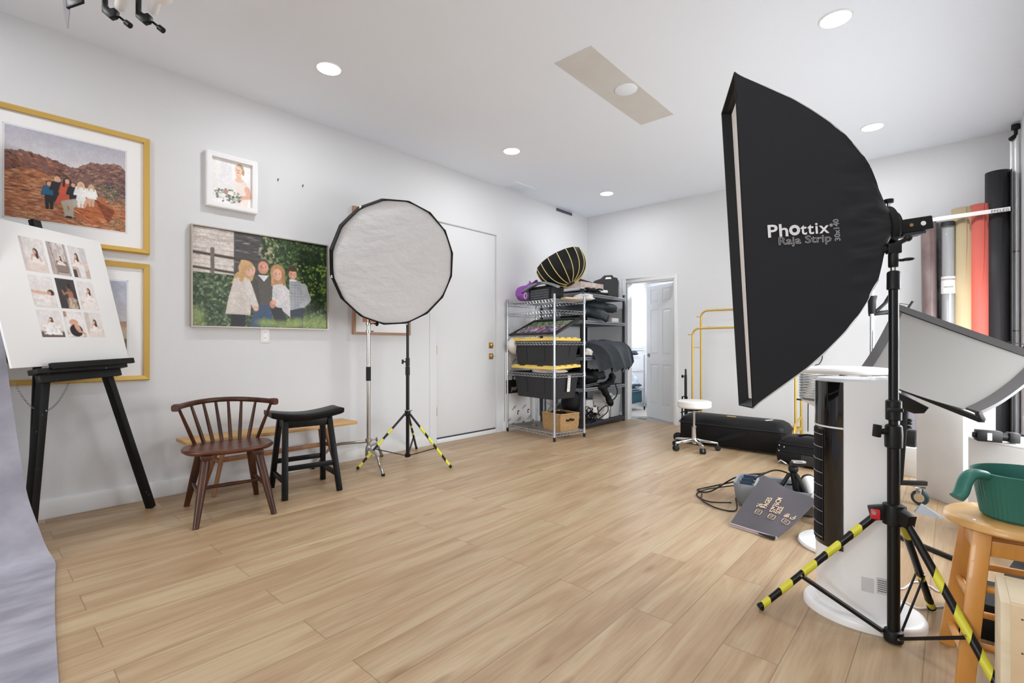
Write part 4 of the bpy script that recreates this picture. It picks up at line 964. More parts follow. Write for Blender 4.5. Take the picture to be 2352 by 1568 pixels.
# ================================================================== CHROME STAND + ROUND SOFTBOX ON ITS STAND
s = thing('chrome_stand', 'silver metal stand with a black foam grip and bent legs', 'light stand', (-3.90, 2.42, 0))
cx, cy = -3.90, 2.42
g = G(); g.tube([(cx, cy, 0.13), (cx, cy, 1.0)], 0.0165, 16); g.build('lower_tube', 'steel', s, smooth=40)
g = G(); g.tube([(cx, cy, 1.0), (cx, cy, 1.29)], 0.0155, 16); g.build('upper_tube', 'steel', s, smooth=40)
g = G(); g.tube([(cx, cy, 1.29), (cx, cy, 1.345)], 0.0125, 14); g.build('riser', 'steel', s, smooth=40)
g = G(); g.tube([(cx, cy, 0.76), (cx, cy, 0.885)], 0.0215, 18); g.build('foam_grip', 'rubber', s, smooth=40)
for z in (1.2, 1.27):
    g = G(); g.lathe([(0.019, -.012), (0.024, -.01), (0.024, .01), (0.019, .012)], (cx, cy, z), seg=18); g.tube([(cx, cy, z), (cx + .03, cy + .035, z + .004)], 0.006, 8); g.build('collar', 'steel', s, smooth=40)
g = G(); g.ell((cx + .05, cy + .055, 1.27), (.016, .016, .02)); g.tube([(cx + .03, cy + .035, 1.274), (cx + .045, cy + .05, 1.272)], .006, 8); g.build('lock_knob', 'black_plastic', s, smooth=60)
g = G(); g.lathe([(0.02, -.04), (0.03, -.035), (0.03, .0), (0.026, .03), (0.02, .05)], (cx, cy, 0.13), seg=16); g.bx(cx - .022, cx + .03, cy - .022, cy + .022, .08, .15); g.build('leg_hub', 'steel', s, bevel=0.003)
g = G(); g.lathe([(0.022, -.02), (0.028, -.016), (0.028, .016), (0.022, .02)], (cx, cy, 0.225), seg=16); g.tube([(cx, cy, .225), (cx + .035, cy + .045, .23)], .006, 8); g.ell((cx + .045, cy + .055, .232), (.018, .006, .022)); g.build('leg_collar', 'steel', s, smooth=40)
for hz, ft in ((0.215, (-4.15, 2.03)), (0.15, (-3.489, 2.302)), (0.17, (-4.12, 2.70))):
    d = V(ft[0] - cx, ft[1] - cy, 0); L_ = d.length; d.normalize()
    pts = [V(cx, cy, hz) + d * (L_ * k) + V(0, 0, -dz) for k, dz in ((0, 0), (.35, .005), (.55, .012), (.68, .035), (.78, .08), (.9, .5 * hz + .03), (1.0, hz - .008))]
    g = G(); g.tube(smoothline(pts, 4), 0.0125, 12); lg = g.build('leg', 'steel', s, smooth=50)
    g = G(); g.tube([pts[-1] + V(0, 0, 0.012), pts[-1] + V(0, 0, -0.008)], 0.015, 10); g.build('foot', 'rubber', lg, smooth=40)

s = thing('tripod_stand', 'black light stand with yellow striped legs carrying the round softbox', 'light stand', (-3.775, 2.755, 0))
cx, cy = -3.775, 2.755
g = G(); g.tube([(cx, cy, 0.04), (cx, cy, 0.86)], 0.0165, 14); g.build('lower_tube', 'black_metal', s, smooth=40)
g = G(); g.tube([(cx, cy, 0.86), (cx, cy, 1.55)], 0.0135, 14); g.build('upper_tube', 'black_metal', s, smooth=40)
g = G(); g.tube([(cx, cy, 0.80), (cx, cy, 0.88)], 0.021, 14); g.tube([(cx, cy, 0.885), (cx, cy, 0.96)], 0.0195, 14); g.build('collar', 'black_plastic', s, smooth=40)
g = G(); g.tube([(cx, cy, .925), (cx - .03, cy - .03, .925)], .007, 8); g.beam((cx - .035, cy - .03, .945), (cx - .03, cy - .035, .905), .018, .012); g.build('lock_knob', 'black_plastic', s, bevel=0.002)
g = G(); g.lathe([(0.02, -.03), (0.027, -.028), (0.027, .015), (0.019, .02)], (cx, cy, 0.45), seg=16); g.build('leg_hub', 'black_plastic', s, smooth=40)
g = G(); g.lathe([(0.03, -.006), (0.03, .0), (.02, .004)], (cx, cy, 0.475), seg=16); g.tube([(cx, cy, .47), (cx + .03, cy + .03, .47)], .006, 8); g.build('hub_ring', 'steel', s, smooth=40)
g = G(); g.lathe([(0.019, -.018), (0.026, -.016), (0.026, .012), (0.019, .016)], (cx, cy, 0.055), seg=16); g.build('base_collar', 'black_plastic', s, smooth=40)
for (fx_, fy_), bands in (((-3.815, 2.256), [(.31, .40), (.5, .61), (.71, .83), (.91, .985)]), ((-3.256, 2.836), [(.27, .39), (.47, .59), (.67, .79), (.88, .97)]), ((-4.125, 3.12), [(.3, .36), (.5, .56)])):
    d = V(fx_ - cx, fy_ - cy, 0); d.normalize()
    p0 = V(cx, cy, .445) + d * .024; p1 = V(fx_, fy_, 0.012); L_ = (p1 - p0).length
    g = G(); g.tube([p0, p1], 0.0105, 12); lg = g.build('leg', 'black_metal', s, smooth=40)
    k = L_ / .76
    tape_bands(lg, p0, p1, bands, 0.0125, 0.014)
    g = G(); g.tube([p1 - (p1 - p0) * .03, p1], 0.013, 10); g.build('foot', 'rubber', lg, smooth=40)
    g = G(); g.beam(V(cx, cy, .055) + d * .024, p0.lerp(p1, .64) + V(0, 0, -.008), 0.014, 0.008); g.build('brace', 'black_metal', s)

n = V(.95, -.26, -.27).normalized(); sd = n.cross(V(0, 0, 1)).normalized(); up_ = sd.cross(n).normalized()
cc = V(-3.612, 2.517, 1.787)
s = thing('round_softbox', 'large round white softbox with a black sixteen-sided rim', 'softbox', cc)
def ring16(r, off, sub=1, bul=0.0, n_=16): return [cc + n * off + (sd * math.cos(2 * PI * (k + .3) / n_) + up_ * math.sin(2 * PI * (k + .3) / n_)) * r for k in range(n_)]
RO = 0.55
g = G(); g.loft([ring16(RO * .985, 0.002), ring16(RO, -0.002), ring16(RO * 1.005, -0.085), ring16(RO * .97, -0.14), ring16(RO * .84, -0.22), ring16(RO * .6, -0.29), ring16(0.09, -0.36)], False, True); g.build('shell', 'black_nylon', s)
g = G(); g.loft([ring16(RO * .986, 0.002), ring16(RO * .975, -0.02)], False, False); g.build('lip', 'black_nylon', s)
rings = []
for r_, off in ((0.975, -0.014), (0.955, -0.012), (0.90, -0.007), (0.75, -0.002), (0.5, 0.0), (0.25, 0.001)):
    rings.append([cc + n * (off + 0.0035 * math.sin(7 * t + r_ * 9) * (1 if r_ > .8 else .3)) + (sd * math.cos(t) + up_ * math.sin(t)) * RO * r_ * (1 - 0.012 * (1 - abs(math.cos(8 * t))) * (r_ > .9)) for t in [2 * PI * (k + 1.2) / 64 for k in range(64)]])
g = G(); g.loft(rings, False, True); g.build('diffuser', 'diffuser', s, smooth=60)
for k in (2, 6, 9, 11, 15):
    p = ring16(RO * 1.003, -0.01)[k]; G().box(p, (.012, .012, .022)).build('rim_clip', 'piping', s)
g = G(); bk = cc - n * 0.36; g.tube([bk + n * .02, bk - n * .1], 0.085, 20); g.build('mount_ring', 'black_plastic', s, smooth=40)
g = G(); g.tube([bk - n * .05, V(cx, cy, 1.60)], 0.018, 10); g.tube([(cx, cy, 1.53), (cx, cy, 1.64)], 0.022, 12); g.build('bracket', 'black_plastic', s, smooth=40)

# ================================================================== CHROME WIRE RACK AND WHAT HANGS IN IT
wc, wa, wb = V(-3.687, 4.711, 0), V(.985, -.174, 0), V(.174, .985, 0)
def W(a, b, z): return wc + wa * a + wb * b + V(0, 0, z)
HA, HB = 0.43, 0.24
r = thing('wire_rack', 'chrome wire rack of black totes with yellow lids', 'rack', W(0, 0, 0))
for a, b in ((-HA, -HB), (HA, -HB), (HA, HB), (-HA, HB)):
    g = G(); g.tube([W(a, b, 0.02), W(a, b, 1.655)], 0.0127, 14); p_ = g.build('post', 'zinc_wire', r, smooth=40)
    g = G(); g.tube([W(a, b, 0), W(a, b, 0.045)], 0.015, 12); g.build('foot', 'rubber', p_, smooth=40)
    for z in (1.60, 1.475, 1.115, 0.745, 0.085):
        g = G(); g.lathe([(0.0135, -.03), (0.0175, -.028), (0.0155, .02), (0.0135, .022)], W(a, b, z), seg=14); g.build('collar', 'zinc_wire', p_, smooth=40)
def truss(g, p, q, z, h=0.032, n=16, r=0.0032):
    p, q = V(p), V(q)
    g.tube([p + V(0, 0, z), q + V(0, 0, z)], r, 6); g.tube([p + V(0, 0, z - h), q + V(0, 0, z - h)], r, 6)
    pts = [p.lerp(q, i / (2 * n)) + V(0, 0, z - (h if i % 2 else 0)) for i in range(2 * n + 1)]
    g.tube(pts, r * 0.8, 5)
for z, deck in ((1.60, 1), (1.475, 0), (1.115, 0), (0.745, 0), (0.085, 1)):
    g = G(); cs = [W(-HA, -HB, 0), W(HA, -HB, 0), W(HA, HB, 0), W(-HA, HB, 0)]
    for i in range(4): truss(g, cs[i], cs[(i + 1) % 4], z, n=16 if i % 2 == 0 else 9)
    if deck:
        for i in range(1, 34): x = -HA + 2 * HA * i / 34; g.tube([W(x, -HB, z + .002), W(x, HB, z + .002)], 0.0019, 4, caps=False)
        for b in (-.08, .08): g.tube([W(-HA, b, z - .002), W(HA, b, z - .002)], 0.003, 5)
    g.build('shelf' if deck else 'shelf_frame', 'zinc_wire', r)

def tote(z0, z1, zl, label, tilt, sticker):
    t = thing('storage_tote', label, 'storage tote', W(0.02, 0, z0))
    g = G(); rg = []
    for s_, z in ((0.86, z0), (0.88, z0 + .01), (0.985, z1 - .05), (1.0, z1 - .05), (1.04, z1 - .045), (1.04, z1)):
        rg.append([W(0.02 + x * s_, y * s_, z) for x, y in ((-.36, -.19), (-.34, -.215), (.34, -.215), (.36, -.19), (.36, .19), (.34, .215), (-.34, .215), (-.36, .19))])
    g.loft(rg, True, False); g.build('body', 'tote_plastic', t)
    for x in (-.22, .12):   # raised wall panels
        k0, k1 = .90, .97; g = G()
        g.loft([[W(.02 + (x - .1) * k0, -.217 * k0 - .003, z0 + .06), W(.02 + (x + .1) * k0, -.217 * k0 - .003, z0 + .06), W(.02 + (x + .1) * k1, -.217 * k1 - .004, z1 - .06), W(.02 + (x - .1) * k1, -.217 * k1 - .004, z1 - .06)],
                [W(.02 + (x - .1) * k0, -.2 * k0, z0 + .06), W(.02 + (x + .1) * k0, -.2 * k0, z0 + .06), W(.02 + (x + .1) * k1, -.2 * k1, z1 - .06), W(.02 + (x - .1) * k1, -.2 * k1, z1 - .06)]])
        g.build('wall_panel', 'tote_plastic', t)
    for y in (-.11, .11):
        k0, k1 = .93, .98; g = G()
        g.loft([[W(.02 + .363 * k0 + .002, (y - .05), z0 + .12), W(.02 + .363 * k0 + .002, (y + .05), z0 + .12), W(.02 + .363 * k1 + .005, (y + .05), z1 - .05), W(.02 + .363 * k1 + .005, (y - .05), z1 - .05)],
                [W(.02 + .33 * k0, (y - .05), z0 + .12), W(.02 + .33 * k0, (y + .05), z0 + .12), W(.02 + .33 * k1, (y + .05), z1 - .05), W(.02 + .33 * k1, (y - .05), z1 - .05)]])
        g.build('wall_panel', 'tote_plastic', t)
    if sticker:
        g = G(); g.loft([[W(.385, .0, z1 - .22), W(.385, .045, z1 - .22), W(.399, .05, z1 - .03), W(.399, .005, z1 - .03)], [W(.382, .0, z1 - .22), W(.382, .045, z1 - .22), W(.396, .05, z1 - .03), W(.396, .005, z1 - .03)]]); st = g.build('sticker', 'cardboard_white', t)
        g = G()
        for i in range(5): z = z1 - .06 - i * .03; x = .395 + .014 * (z - (z1 - .22)) / .19 - .0065; g.loft([[W(x, .012, z), W(x, .04, z), W(x, .04, z + .012), W(x, .012, z + .012)], [W(x + .0045, .012, z), W(x + .0045, .04, z), W(x + .0045, .04, z + .012), W(x + .0045, .012, z + .012)]])
        g.build('sticker_print', 'label_grey', t)
    g = G(); h = 0.03
    cor = [(-.37, -.225, zl), (.39, -.225, zl), (.39, .225, zl + tilt), (-.37, .225, zl + tilt)]
    g.loft([[W(x, y, z) for x, y, z in cor], [W(x, y, z + h) for x, y, z in cor]])
    for i in range(7):     # notches on the rim
        x = -.33 + i * .11
        if i % 3 != 1:
            g.loft([[W(x, -.225, zl + h), W(x + .08, -.225, zl + h), W(x + .08, -.15, zl + h + tilt * .17), W(x, -.15, zl + h + tilt * .17)], [W(x, -.225, zl + h + .012), W(x + .08, -.225, zl + h + .012), W(x + .08, -.15, zl + h + .012 + tilt * .17), W(x, -.15, zl + h + .012 + tilt * .17)]])
    for i in range(4):
        y = -.2 + i * .1; z = zl + h + tilt * (y + .225) / .45
        g.loft([[W(.33, y, z), W(.39, y, z), W(.39, y + .06, z + tilt * .13), W(.33, y + .06, z + tilt * .13)], [W(.33, y, z + .012), W(.39, y, z + .012), W(.39, y + .06, z + .012 + tilt * .13), W(.33, y + .06, z + .012 + tilt * .13)]])
    g.build('lid', 'tote_yellow', t, bevel=0.003)
    return t
tote(0.83, 1.125, 1.13, 'upper black storage tote with a flat yellow lid, hanging in the wire rack', 0.0, False)
tote(0.455, 0.76, 0.80, 'lower black storage tote with its yellow lid propped open by clothing', 0.02, True)
g = G(); rg = []
lump('clothes', tuple(W(0.13, -0.02, 0.77)), (0.22, 0.17, 0.045), 'pink_cloth', 9, 'pale pink clothing bulging out under the propped yellow lid', 'clothes', 0.25, False)
# framed crowd photo lying on the upper lid, leaning back
f0, f1, f2, f3 = W(-.44, -.2, 1.185), W(.395, -.2, 1.185), W(.395, .225, 1.385), W(-.44, .225, 1.385)
fo = thing('framed_photo', 'black framed group photo leaning on the upper tote lid', 'framed photo', (f0 + f1 + f2 + f3) / 4)
fu = (f1 - f0); fv = (f3 - f0); fn = fu.cross(fv).normalized()
def FP(a, b, c=0): return f0 + fu * a + fv * b + fn * c
g = G(); bw, bh = .05, .095
o = [(0, 0), (1, 0), (1, 1), (0, 1)]; i_ = [(bw, bh), (1 - bw, bh), (1 - bw, 1 - bh), (bw, 1 - bh)]
g.loft([[FP(a, b, 0) for a, b in i_], [FP(a, b, 0) for a, b in o], [FP(a, b, .03) for a, b in o], [FP(a, b, .03) for a, b in i_], [FP(a, b, .018) for a, b in i_]], False, False); g.build('frame', 'black_plastic', fo)
g = G(); g.loft([[FP(a, b, .001) for a, b in o], [FP(a, b, .016) for a, b in o]]); g.build('backing', 'white_board', fo)
p = Pic(150, 70, '55704a'); p.mott((0, 1, 0, .6), ['6f8a5c', '3c5233', '8aa273', '2c3f28'], 5, 1.5, .58, .9); p.rect(0, 1, .55, 1, 'b9b2a6'); p.put((p.X > .6) * (p.Y < .5) * (vnoise(70, 150, 4) > .5) * .6, 'c9d3b5')
rr = random.Random(5)
for k in range(130):
    x = .06 + .9 * rr.random(); y = .42 + .4 * rr.random()
    p.ell(x, y + .08, .022, .1, rr.choice(['2f4f92', '1c1d26', 'c23b3c', '3a3a44', '7f3f8f', 'e0dcd8', '25315a', '9c2f4a', '4a6bb0']), soft=.3); p.ell(x, y - .03, .011, .036, rr.choice(['d9a98e', 'c58f74', 'e2b89f']))
for k in range(26): p.ell(rr.random(), .86 + .1 * rr.random(), .02, .07, rr.choice(['22232a', '8f8b85', '2d437c']))
p.build('photo', fo, FP(bw, 1 - bh, .0185), fu * (1 - 2 * bw), -fv * (1 - 2 * bh))
# on the top deck
pb = lump('cloth_bag', tuple(W(-.315, -.02, 1.715)), (0.15, 0.12, 0.12), 'purple_cloth', 13, 'bright purple cloth bag with a tied neck on the wire rack', 'bag', 0.28)
g = G(); q = W(-.255, -.03, 1.80); g.loft([[q + V(math.cos(t) * r_ * 1.3 + dx, math.sin(t) * r_ * .8 + dx * .6, z + .018 * math.sin(3 * t + z * 40)) for t in [2 * PI * k / 18 for k in range(18)]] for r_, z, dx in ((.11, -.05, -.02), (.085, -.01, 0), (.055, .025, .02), (.03, .045, .03), (.045, .06, .04), (.05, .075, .05))], False, False)
g.build('gathered_neck', 'purple_cloth', pb, smooth=70, solid=0.004)
g = G(); pts = [W(-.21, -.145, 1.70) + V(0.022 * math.cos(t), .02, 0.035 * math.sin(t) - .01) for t in [k * 0.5 for k in range(13)]]; g.tube(pts, 0.006, 6, closed=True); g.build('white_print', 'letter_white', pb)
ht = thing('portable_heater', 'black grilled heater with an arched silver bar on the wire rack', 'heater', W(.1, .0, 1.61))
def hp(a, b, z): return W(.09 + a, -.06 + b, 1.606 + z)
g = G(); g.loft([[hp(x, y, 0) for x, y in ((-.2, -.1), (.2, -.1), (.2, .1), (-.2, .1))], [hp(x, y, .15) for x, y in ((-.21, -.1), (.21, -.1), (.21, .1), (-.21, .1))], [hp(x, y, .175) for x, y in ((-.17, -.08), (.17, -.08), (.17, .08), (-.17, .08))]]); g.build('body', 'black_plastic', ht, bevel=0.01)
g = G()
for i in range(16): g.tube([hp(-.15 + i * .02, -.103, .02), hp(-.15 + i * .02, -.103, .13)], .0022, 4)
for i in range(4): g.tube([hp(-.16, -.104, .03 + i * .03), hp(.16, -.104, .03 + i * .03)], .0022, 4)
g.build('grille', 'grey_steel', ht)
g = G(); pts = [hp(-.27 + .6 * t, -.115, .135 + .07 * math.sin(PI * t)) for t in [k / 14 for k in range(15)]]
g.loft([[p_ + V(0, 0, -.014) - wb * .02, p_ + V(0, 0, .014) - wb * .02, p_ + V(0, 0, .014) + wb * .03, p_ + V(0, 0, -.014) + wb * .03] for p_ in pts]); br = g.build('arched_bar', 'grey_steel', ht, bevel=0.004)
g = G(); g.loft([[hp(-.02, -.137, .198), hp(.06, -.137, .198), hp(.06, -.137, .212), hp(-.02, -.137, .212)], [hp(-.02, -.13, .198), hp(.06, -.13, .198), hp(.06, -.13, .212), hp(-.02, -.13, .212)]]); g.build('badge', 'dark_steel', br)
# parabolic dome with gold ribs
A0 = V(-3.325, 4.74, 1.795); ax = (V(.745, .667, 0) * -.40 + V(-.667, .745, 0) * .22 + V(0, 0, .86)).normalized()
s1 = ax.cross(V(.745, .667, 0)).normalized(); s2 = s1.cross(ax)
dm = thing('ribbed_softbox', 'deep black umbrella softbox with gold ribs lying on top of the shelving', 'softbox', A0)
pr = [(0.055, 0.0), (0.14, 0.02), (0.21, 0.06), (0.262, 0.125), (0.288, 0.20), (0.295, 0.28), (0.29, 0.325)]
pr = [(float(np.interp(k / 18, np.linspace(0, 1, 7), [a for a, b in pr])), float(np.interp(k / 18, np.linspace(0, 1, 7), [b for a, b in pr]))) for k in range(19)]
pr = [pr[0]] + [tuple(sum(q[i] for q in pr[max(0, k - 2):k + 3]) / len(pr[max(0, k - 2):k + 3]) for i in (0, 1)) for k in range(1, 18)] + [pr[-1]]
def dring(r_, z, n_=16): return [A0 + ax * z + (s1 * math.cos(2 * PI * (k + .5) / n_) + s2 * math.sin(2 * PI * (k + .5) / n_)) * r_ for k in range(n_)]
g = G(); g.loft([dring(a, b) for a, b in pr], True, False); g.build('shell', 'black_nylon', dm, smooth=18, solid=0.003)
for k in range(16):
    g = G(); g.tube([dring(a + .003, b)[k] for a, b in pr], 0.0045, 6); g.build('rib', 'rib_yellow', dm, smooth=60)
# board, white sack on the corner
g = G(); q = W(.28, .1, 1.612); g.box(q + V(0, 0, .012), (.30, .2, .022), rz=-.45); tag(g.build('wood_panel', 'board_wood', bevel=0.003), 'pale plywood board lying at the near corner of the wire rack', 'board')
lump('plastic_sack', (-3.42, 5.14, 1.665), (0.14, 0.1, 0.05), 'white_gloss', 21, 'crumpled white plastic sack beside the pale plywood board', 'bag', 0.35)
# basket on the bottom deck
bk_ = thing('wicker_basket', 'square woven wicker basket of cables on the lowest wire deck', 'basket', (-3.44, 4.70, .09))
bo = V(-3.44, 4.70, .088); bu, bv = V(math.cos(-.2), math.sin(-.2), 0), V(-math.sin(-.2), math.cos(-.2), 0)
def B(a, b, z): return bo + bu * a + bv * b + V(0, 0, z)
def sq(w, d, z, n_=6):
    cs = [(-w, -d), (w, -d), (w, d), (-w, d)]; out = []
    for i in range(4):
        (x0, y0), (x1, y1) = cs[i], cs[(i + 1) % 4]
        for k in range(n_): out.append(B(x0 + (x1 - x0) * k / n_, y0 + (y1 - y0) * k / n_, z))
    return out
g = G(); g.loft([sq(.145, .135, 0), sq(.155, .145, .06), sq(.16, .15, .195), sq(.15, .14, .195), sq(.145, .135, .02)], True, True); g.build('body', 'wicker', bk_)
g = G(); pts = sq(.156, .146, .195); g.tube(pts, .011, 8, closed=True); g.build('rim', 'wicker', bk_, smooth=60)
g = G(); pts = smoothline([B(.161, -.06, .13), B(.172, -.03, .125), B(.176, 0, .14), B(.172, .03, .125), B(.161, .06, .13)], 4); g.tube(pts, .010, 8); g.build('handle', 'black_nylon', bk_, smooth=60)
rr = random.Random(8); g = G()
for k in range(7):
    pts = smoothline([B(rr.uniform(-.12, .12), rr.uniform(-.11, .11), rr.uniform(.15, .215)) for _ in range(6)], 5); g.tube(pts, .006, 6)
tag(g.build('cable_bundle', 'black_plastic', smooth=60), 'tangle of dark cables inside the wicker basket', 'cable')
g = G(); g.tube([B(-.1, .05, .2), V(-3.62, 4.66, .40)], .003, 6); tag(g.build('thin_rod', 'black_metal', smooth=60), 'thin black rod leaning up out of the wicker basket', 'rod')

# printed white panels leaning at the wall
def pattern_panel(name, label, y0, y1, x, z0, z1, seed, band):
    o = thing(name, label, 'panel', (x, (y0 + y1) / 2, z0))
    g = G(); g.bx(x - .02, x, y0, y1, z0, z1); g.build('sheet', 'foam_pattern', o, bevel=0.004)
    rr = random.Random(seed); k = 0
    for row in range(int((z1 - z0) / .15)):
        for cl in range(int((y1 - y0) / .2) + 1):
            y = y0 + .08 + cl * .2 + (.1 if row % 2 else 0); z = z0 + .1 + row * .15
            if y > y1 - .09 or z > z1 - .06 or (band and band[0] - .09 < z < band[1] + .02): continue
            c_, s_ = math.cos(.5), math.sin(.5)
            text('print_word', 'LUZU', .034, 'ink', o, (x + .0006, y - .06, z), (0, c_, s_), (0, -s_, c_), bold=.0004)
            g = G()
            for poly in ([(-.03, 0), (-.012, .0), (.012, .045), (-.004, .045)], [(.0, .03), (.012, .045), (.045, .03), (.03, .015)], [(-.035, 0), (.0, -.012), (.006, .0), (-.02, .012)]):
                g.prism([(a * .8, b * .8 - .055) for a, b in poly], (x + .0004, y + .03, z), (0, c_, s_), (0, -s_, c_), .0005)
            g.build('print_mark', 'ink', o); k += 1
    if band:
        g = G(); g.bx(x + .0003, x + .002, y0, y1, band[0], band[1]); g.build('black_band', 'ink', o)
        text('band_word', 'JNFORM', .06, 'label_grey', o, (x + .0025, y0 + .1, band[0] + .035), (0, 1, 0), (0, 0, 1), bold=.001, spacing=1.2)
    return o
pattern_panel('printed_panel', 'white panel printed with black marks and a black band, behind the wire rack', 4.53, 5.17, XL + .03, 0.0, 0.99, 2, (.47, .64))
pattern_panel('printed_panel', 'white printed panel standing inside the grey shelving behind the basket', 5.33, 5.75, XL + .06, 0.075, 0.50, 3, None)
lump('cushion', (XL + .115, 4.62, 1.075), (0.085, 0.14, 0.105), 'cushion_cream', 31, 'cream cushion squashed between the wall and the upper tote', 'cushion', 0.12, False)

# ================================================================== GREY SHELVING IN THE CORNER
X0, X1, Y0, Y1 = -4.17, -3.49, 5.24, 6.33
gs = thing('metal_shelving', 'grey metal shelving unit crammed with black bags in the corner', 'shelving', (-3.83, 5.78, 0))
for x, sx in ((X0, 1), (X1, -1)):
    for y, sy in ((Y0, 1), (Y1, -1)):
        g = G(); g.bx(min(x, x + sx * .04), max(x, x + sx * .04), y - .002, y + .002, 0, 1.8); g.bx(x - .002, x + .002, min(y, y + sy * .04), max(y, y + sy * .04), 0, 1.8); g.build('post', 'dark_steel', gs)
SZ = (0.07, 0.53, 0.93, 1.40, 1.755)
for z in SZ:
    g = G()
    for x in (X0, X1): g.bx(x - .006, x + .006, Y0 + .01, Y1 - .01, z - .045, z)
    for y in (Y0, Y1): g.bx(X0, X1, y - .006, y + .006, z - .045, z)
    sh = g.build('shelf', 'grey_steel' if z > .1 else 'dark_steel', gs, bevel=0.002)
    g = G(); g.bx(X0 + .006, X1 - .006, Y0 + .006, Y1 - .006, z - .018, z - .004); g.build('deck', 'dark_steel', sh)
    g = G(); g.bx(X1 + .006, X1 + .008, Y0 + .03, Y1 - .03, z - .026, z - .02); g.build('edge_groove', 'rubber', sh)
# top of the shelving
def sbox(name, m, c, size, rz, label, cat, bev=.004, group=None): return tag(G().box(c, size, rz).build(name, m, bevel=bev), label, cat, group)
zt = 1.757
sbox('flat_case', 'black_plastic', (-3.80, 5.66, zt + .018), (.55, .62, .036), .1, 'flat black case at the bottom of the heap on the grey shelving', 'case')
sbox('foam_board', 'white_board', (-3.76, 5.62, zt + .055), (.46, .56, .035), -.12, 'white flat foam board sandwiched in the heap on the grey shelving', 'board')
sbox('picture_box', 'box_art', (-3.80, 5.64, zt + .118), (.42, .52, .085), -.05, 'flat brown and grey picture box on the grey shelving', 'box')
sbox('flat_case', 'black_nylon', (-3.84, 5.56, zt + .18), (.36, .42, .035), .2, 'flat black pouch on top of the brown picture box', 'case', .01)
lump('black_pouch', (-3.84, 5.58, zt + .228), (0.07, 0.09, 0.035), 'black_nylon', 17, 'round black pouch on the very top of the heap', 'pouch', .15)
g = G()
for k in range(4):
    rr = random.Random(k + 60); pts = smoothline([(-3.47 + rr.uniform(-.03, .05), 5.28 + j * .085, zt + .02 + rr.uniform(0, .045)) for j in range(5)], 5); g.tube(pts, .012, 7)
tag(g.build('folded_straps', 'black_nylon', smooth=60), 'folded black straps along the front of the heap', 'straps')
hc = thing('hard_case', 'upright black hard tool case with a moulded handle', 'case', (-3.62, 6.0, zt))
ho = V(-3.63, 6.03, zt); hu, hv = V(.745, .667, 0), V(-.667, .745, 0)
pl = [(-.20, 0), (.16, 0), (.17, .20), (.155, .265), (.10, .275), (.085, .305), (-.03, .30), (-.075, .255), (-.16, .225), (-.20, .19)]
g = G(); g.prism([(a, b) for a, b in pl], ho - hv * .06, hu, (0, 0, 1), -.12); g.build('shell', 'tote_plastic', hc, bevel=0.01)
g = G(); g.prism([(-.02, .245), (.07, .25), (.06, .275), (-.005, .272)], ho - hv * .062, hu, (0, 0, 1), -.124); g.build('handle_hole', 'white_matte', hc)
g = G(); g.box(ho + hu * .175 + V(0, 0, .1), (.02, .10, .2), rz=math.atan2(hu.y, hu.x)); g.box(ho + hu * .178 + V(0, 0, .21), (.016, .04, .06), rz=math.atan2(hu.y, hu.x)); g.build('latch', 'grey_plastic', hc, bevel=0.003)
# second shelf: rolled softbox bags
def roll(name, m, pts, rs, label, cat, cap=None):
    o = thing(name, label, cat, pts[0]); sp = smoothline(pts, 5); n_ = len(sp)
    rr = np.interp(np.linspace(0, len(rs) - 1, n_), range(len(rs)), rs)
    g = G(); g.tube(sp, list(rr), 18); crumple(g, .03, 9, len(label)); g.build('bag', m, o, smooth=60)
    if cap: g = G(); d = (sp[-1] - sp[-2]).normalized(); g.lathe([(rs[-1] * 1.02, -.01), (rs[-1] * 1.06, 0), (rs[-1] * .92, .008), (0, .004)], sp[-1], d, 20); g.build('end_cap', cap, o, smooth=60)
    return o
roll('rolled_bag', 'slate_fabric', [(-3.95, 5.38, 1.58), (-3.7, 5.52, 1.55), (-3.5, 5.62, 1.49), (-3.405, 5.70, 1.44)], [.07, .085, .07, .06], 'rolled grey softbox bag with a round end poking off the second shelf', 'bag', 'charcoal_fabric')
roll('rolled_bag', 'slate_fabric', [(-4.0, 5.62, 1.63), (-3.75, 5.80, 1.63), (-3.5, 5.95, 1.59), (-3.42, 6.0, 1.57)], [.05, .07, .055, .03], 'rolled grey bag lying behind the round ended one', 'bag')
lump('black_bag', (-3.74, 5.42, 1.445), (.17, .16, .06), 'black_nylon', 41, 'black bag at the near end of the second shelf', 'bag', .3)
g = G(); g.bx(-3.57, -3.52, 6.02, 6.2, 1.402, 1.46); tag(g.build('paper_box', 'cardboard_white', bevel=0.002), 'small white box at the right end of the second shelf', 'box')
# third shelf: folded softbox with curved pleats
NS8 = 16
tp = [V(-3.66, 5.28, 1.06), V(-3.52, 5.40, 1.135), V(-3.45, 5.62, 1.155), V(-3.44, 5.86, 1.13)]
bt = [V(-3.34, 5.42, 0.80), V(-3.20, 5.62, 0.785), V(-3.16, 5.82, 0.80), V(-3.2, 6.02, 0.855)]
ts, bs = smoothline(tp, NS8), smoothline(bt, NS8); NN = len(ts); P_ = []
for i in range(NN):
    ph = (i / (NN - 1)) * 4 % 1.0; off = (ph ** 1.6 - .5) * .17
    col_ = []
    for j in range(13):
        v = j / 12; p_ = ts[i].lerp(bs[i], v) + V(.06, .03, .085) * math.sin(PI * v) + V(.55, -.5, .2) * off * (0.35 + .65 * v)
        p_ = p_ + V(0, 0, -.05 * (1 - ph) * v ** 3); col_.append(p_)
    P_.append(col_)
fs_ = thing('folded_softbox', 'collapsed slate grey softbox with curved pleats hanging off the third shelf', 'softbox', (-3.45, 5.6, 0.95))
g = G(); g.grid(P_); g.build('pleated_fabric', 'slate_fabric', fs_, smooth=35, solid=0.006)
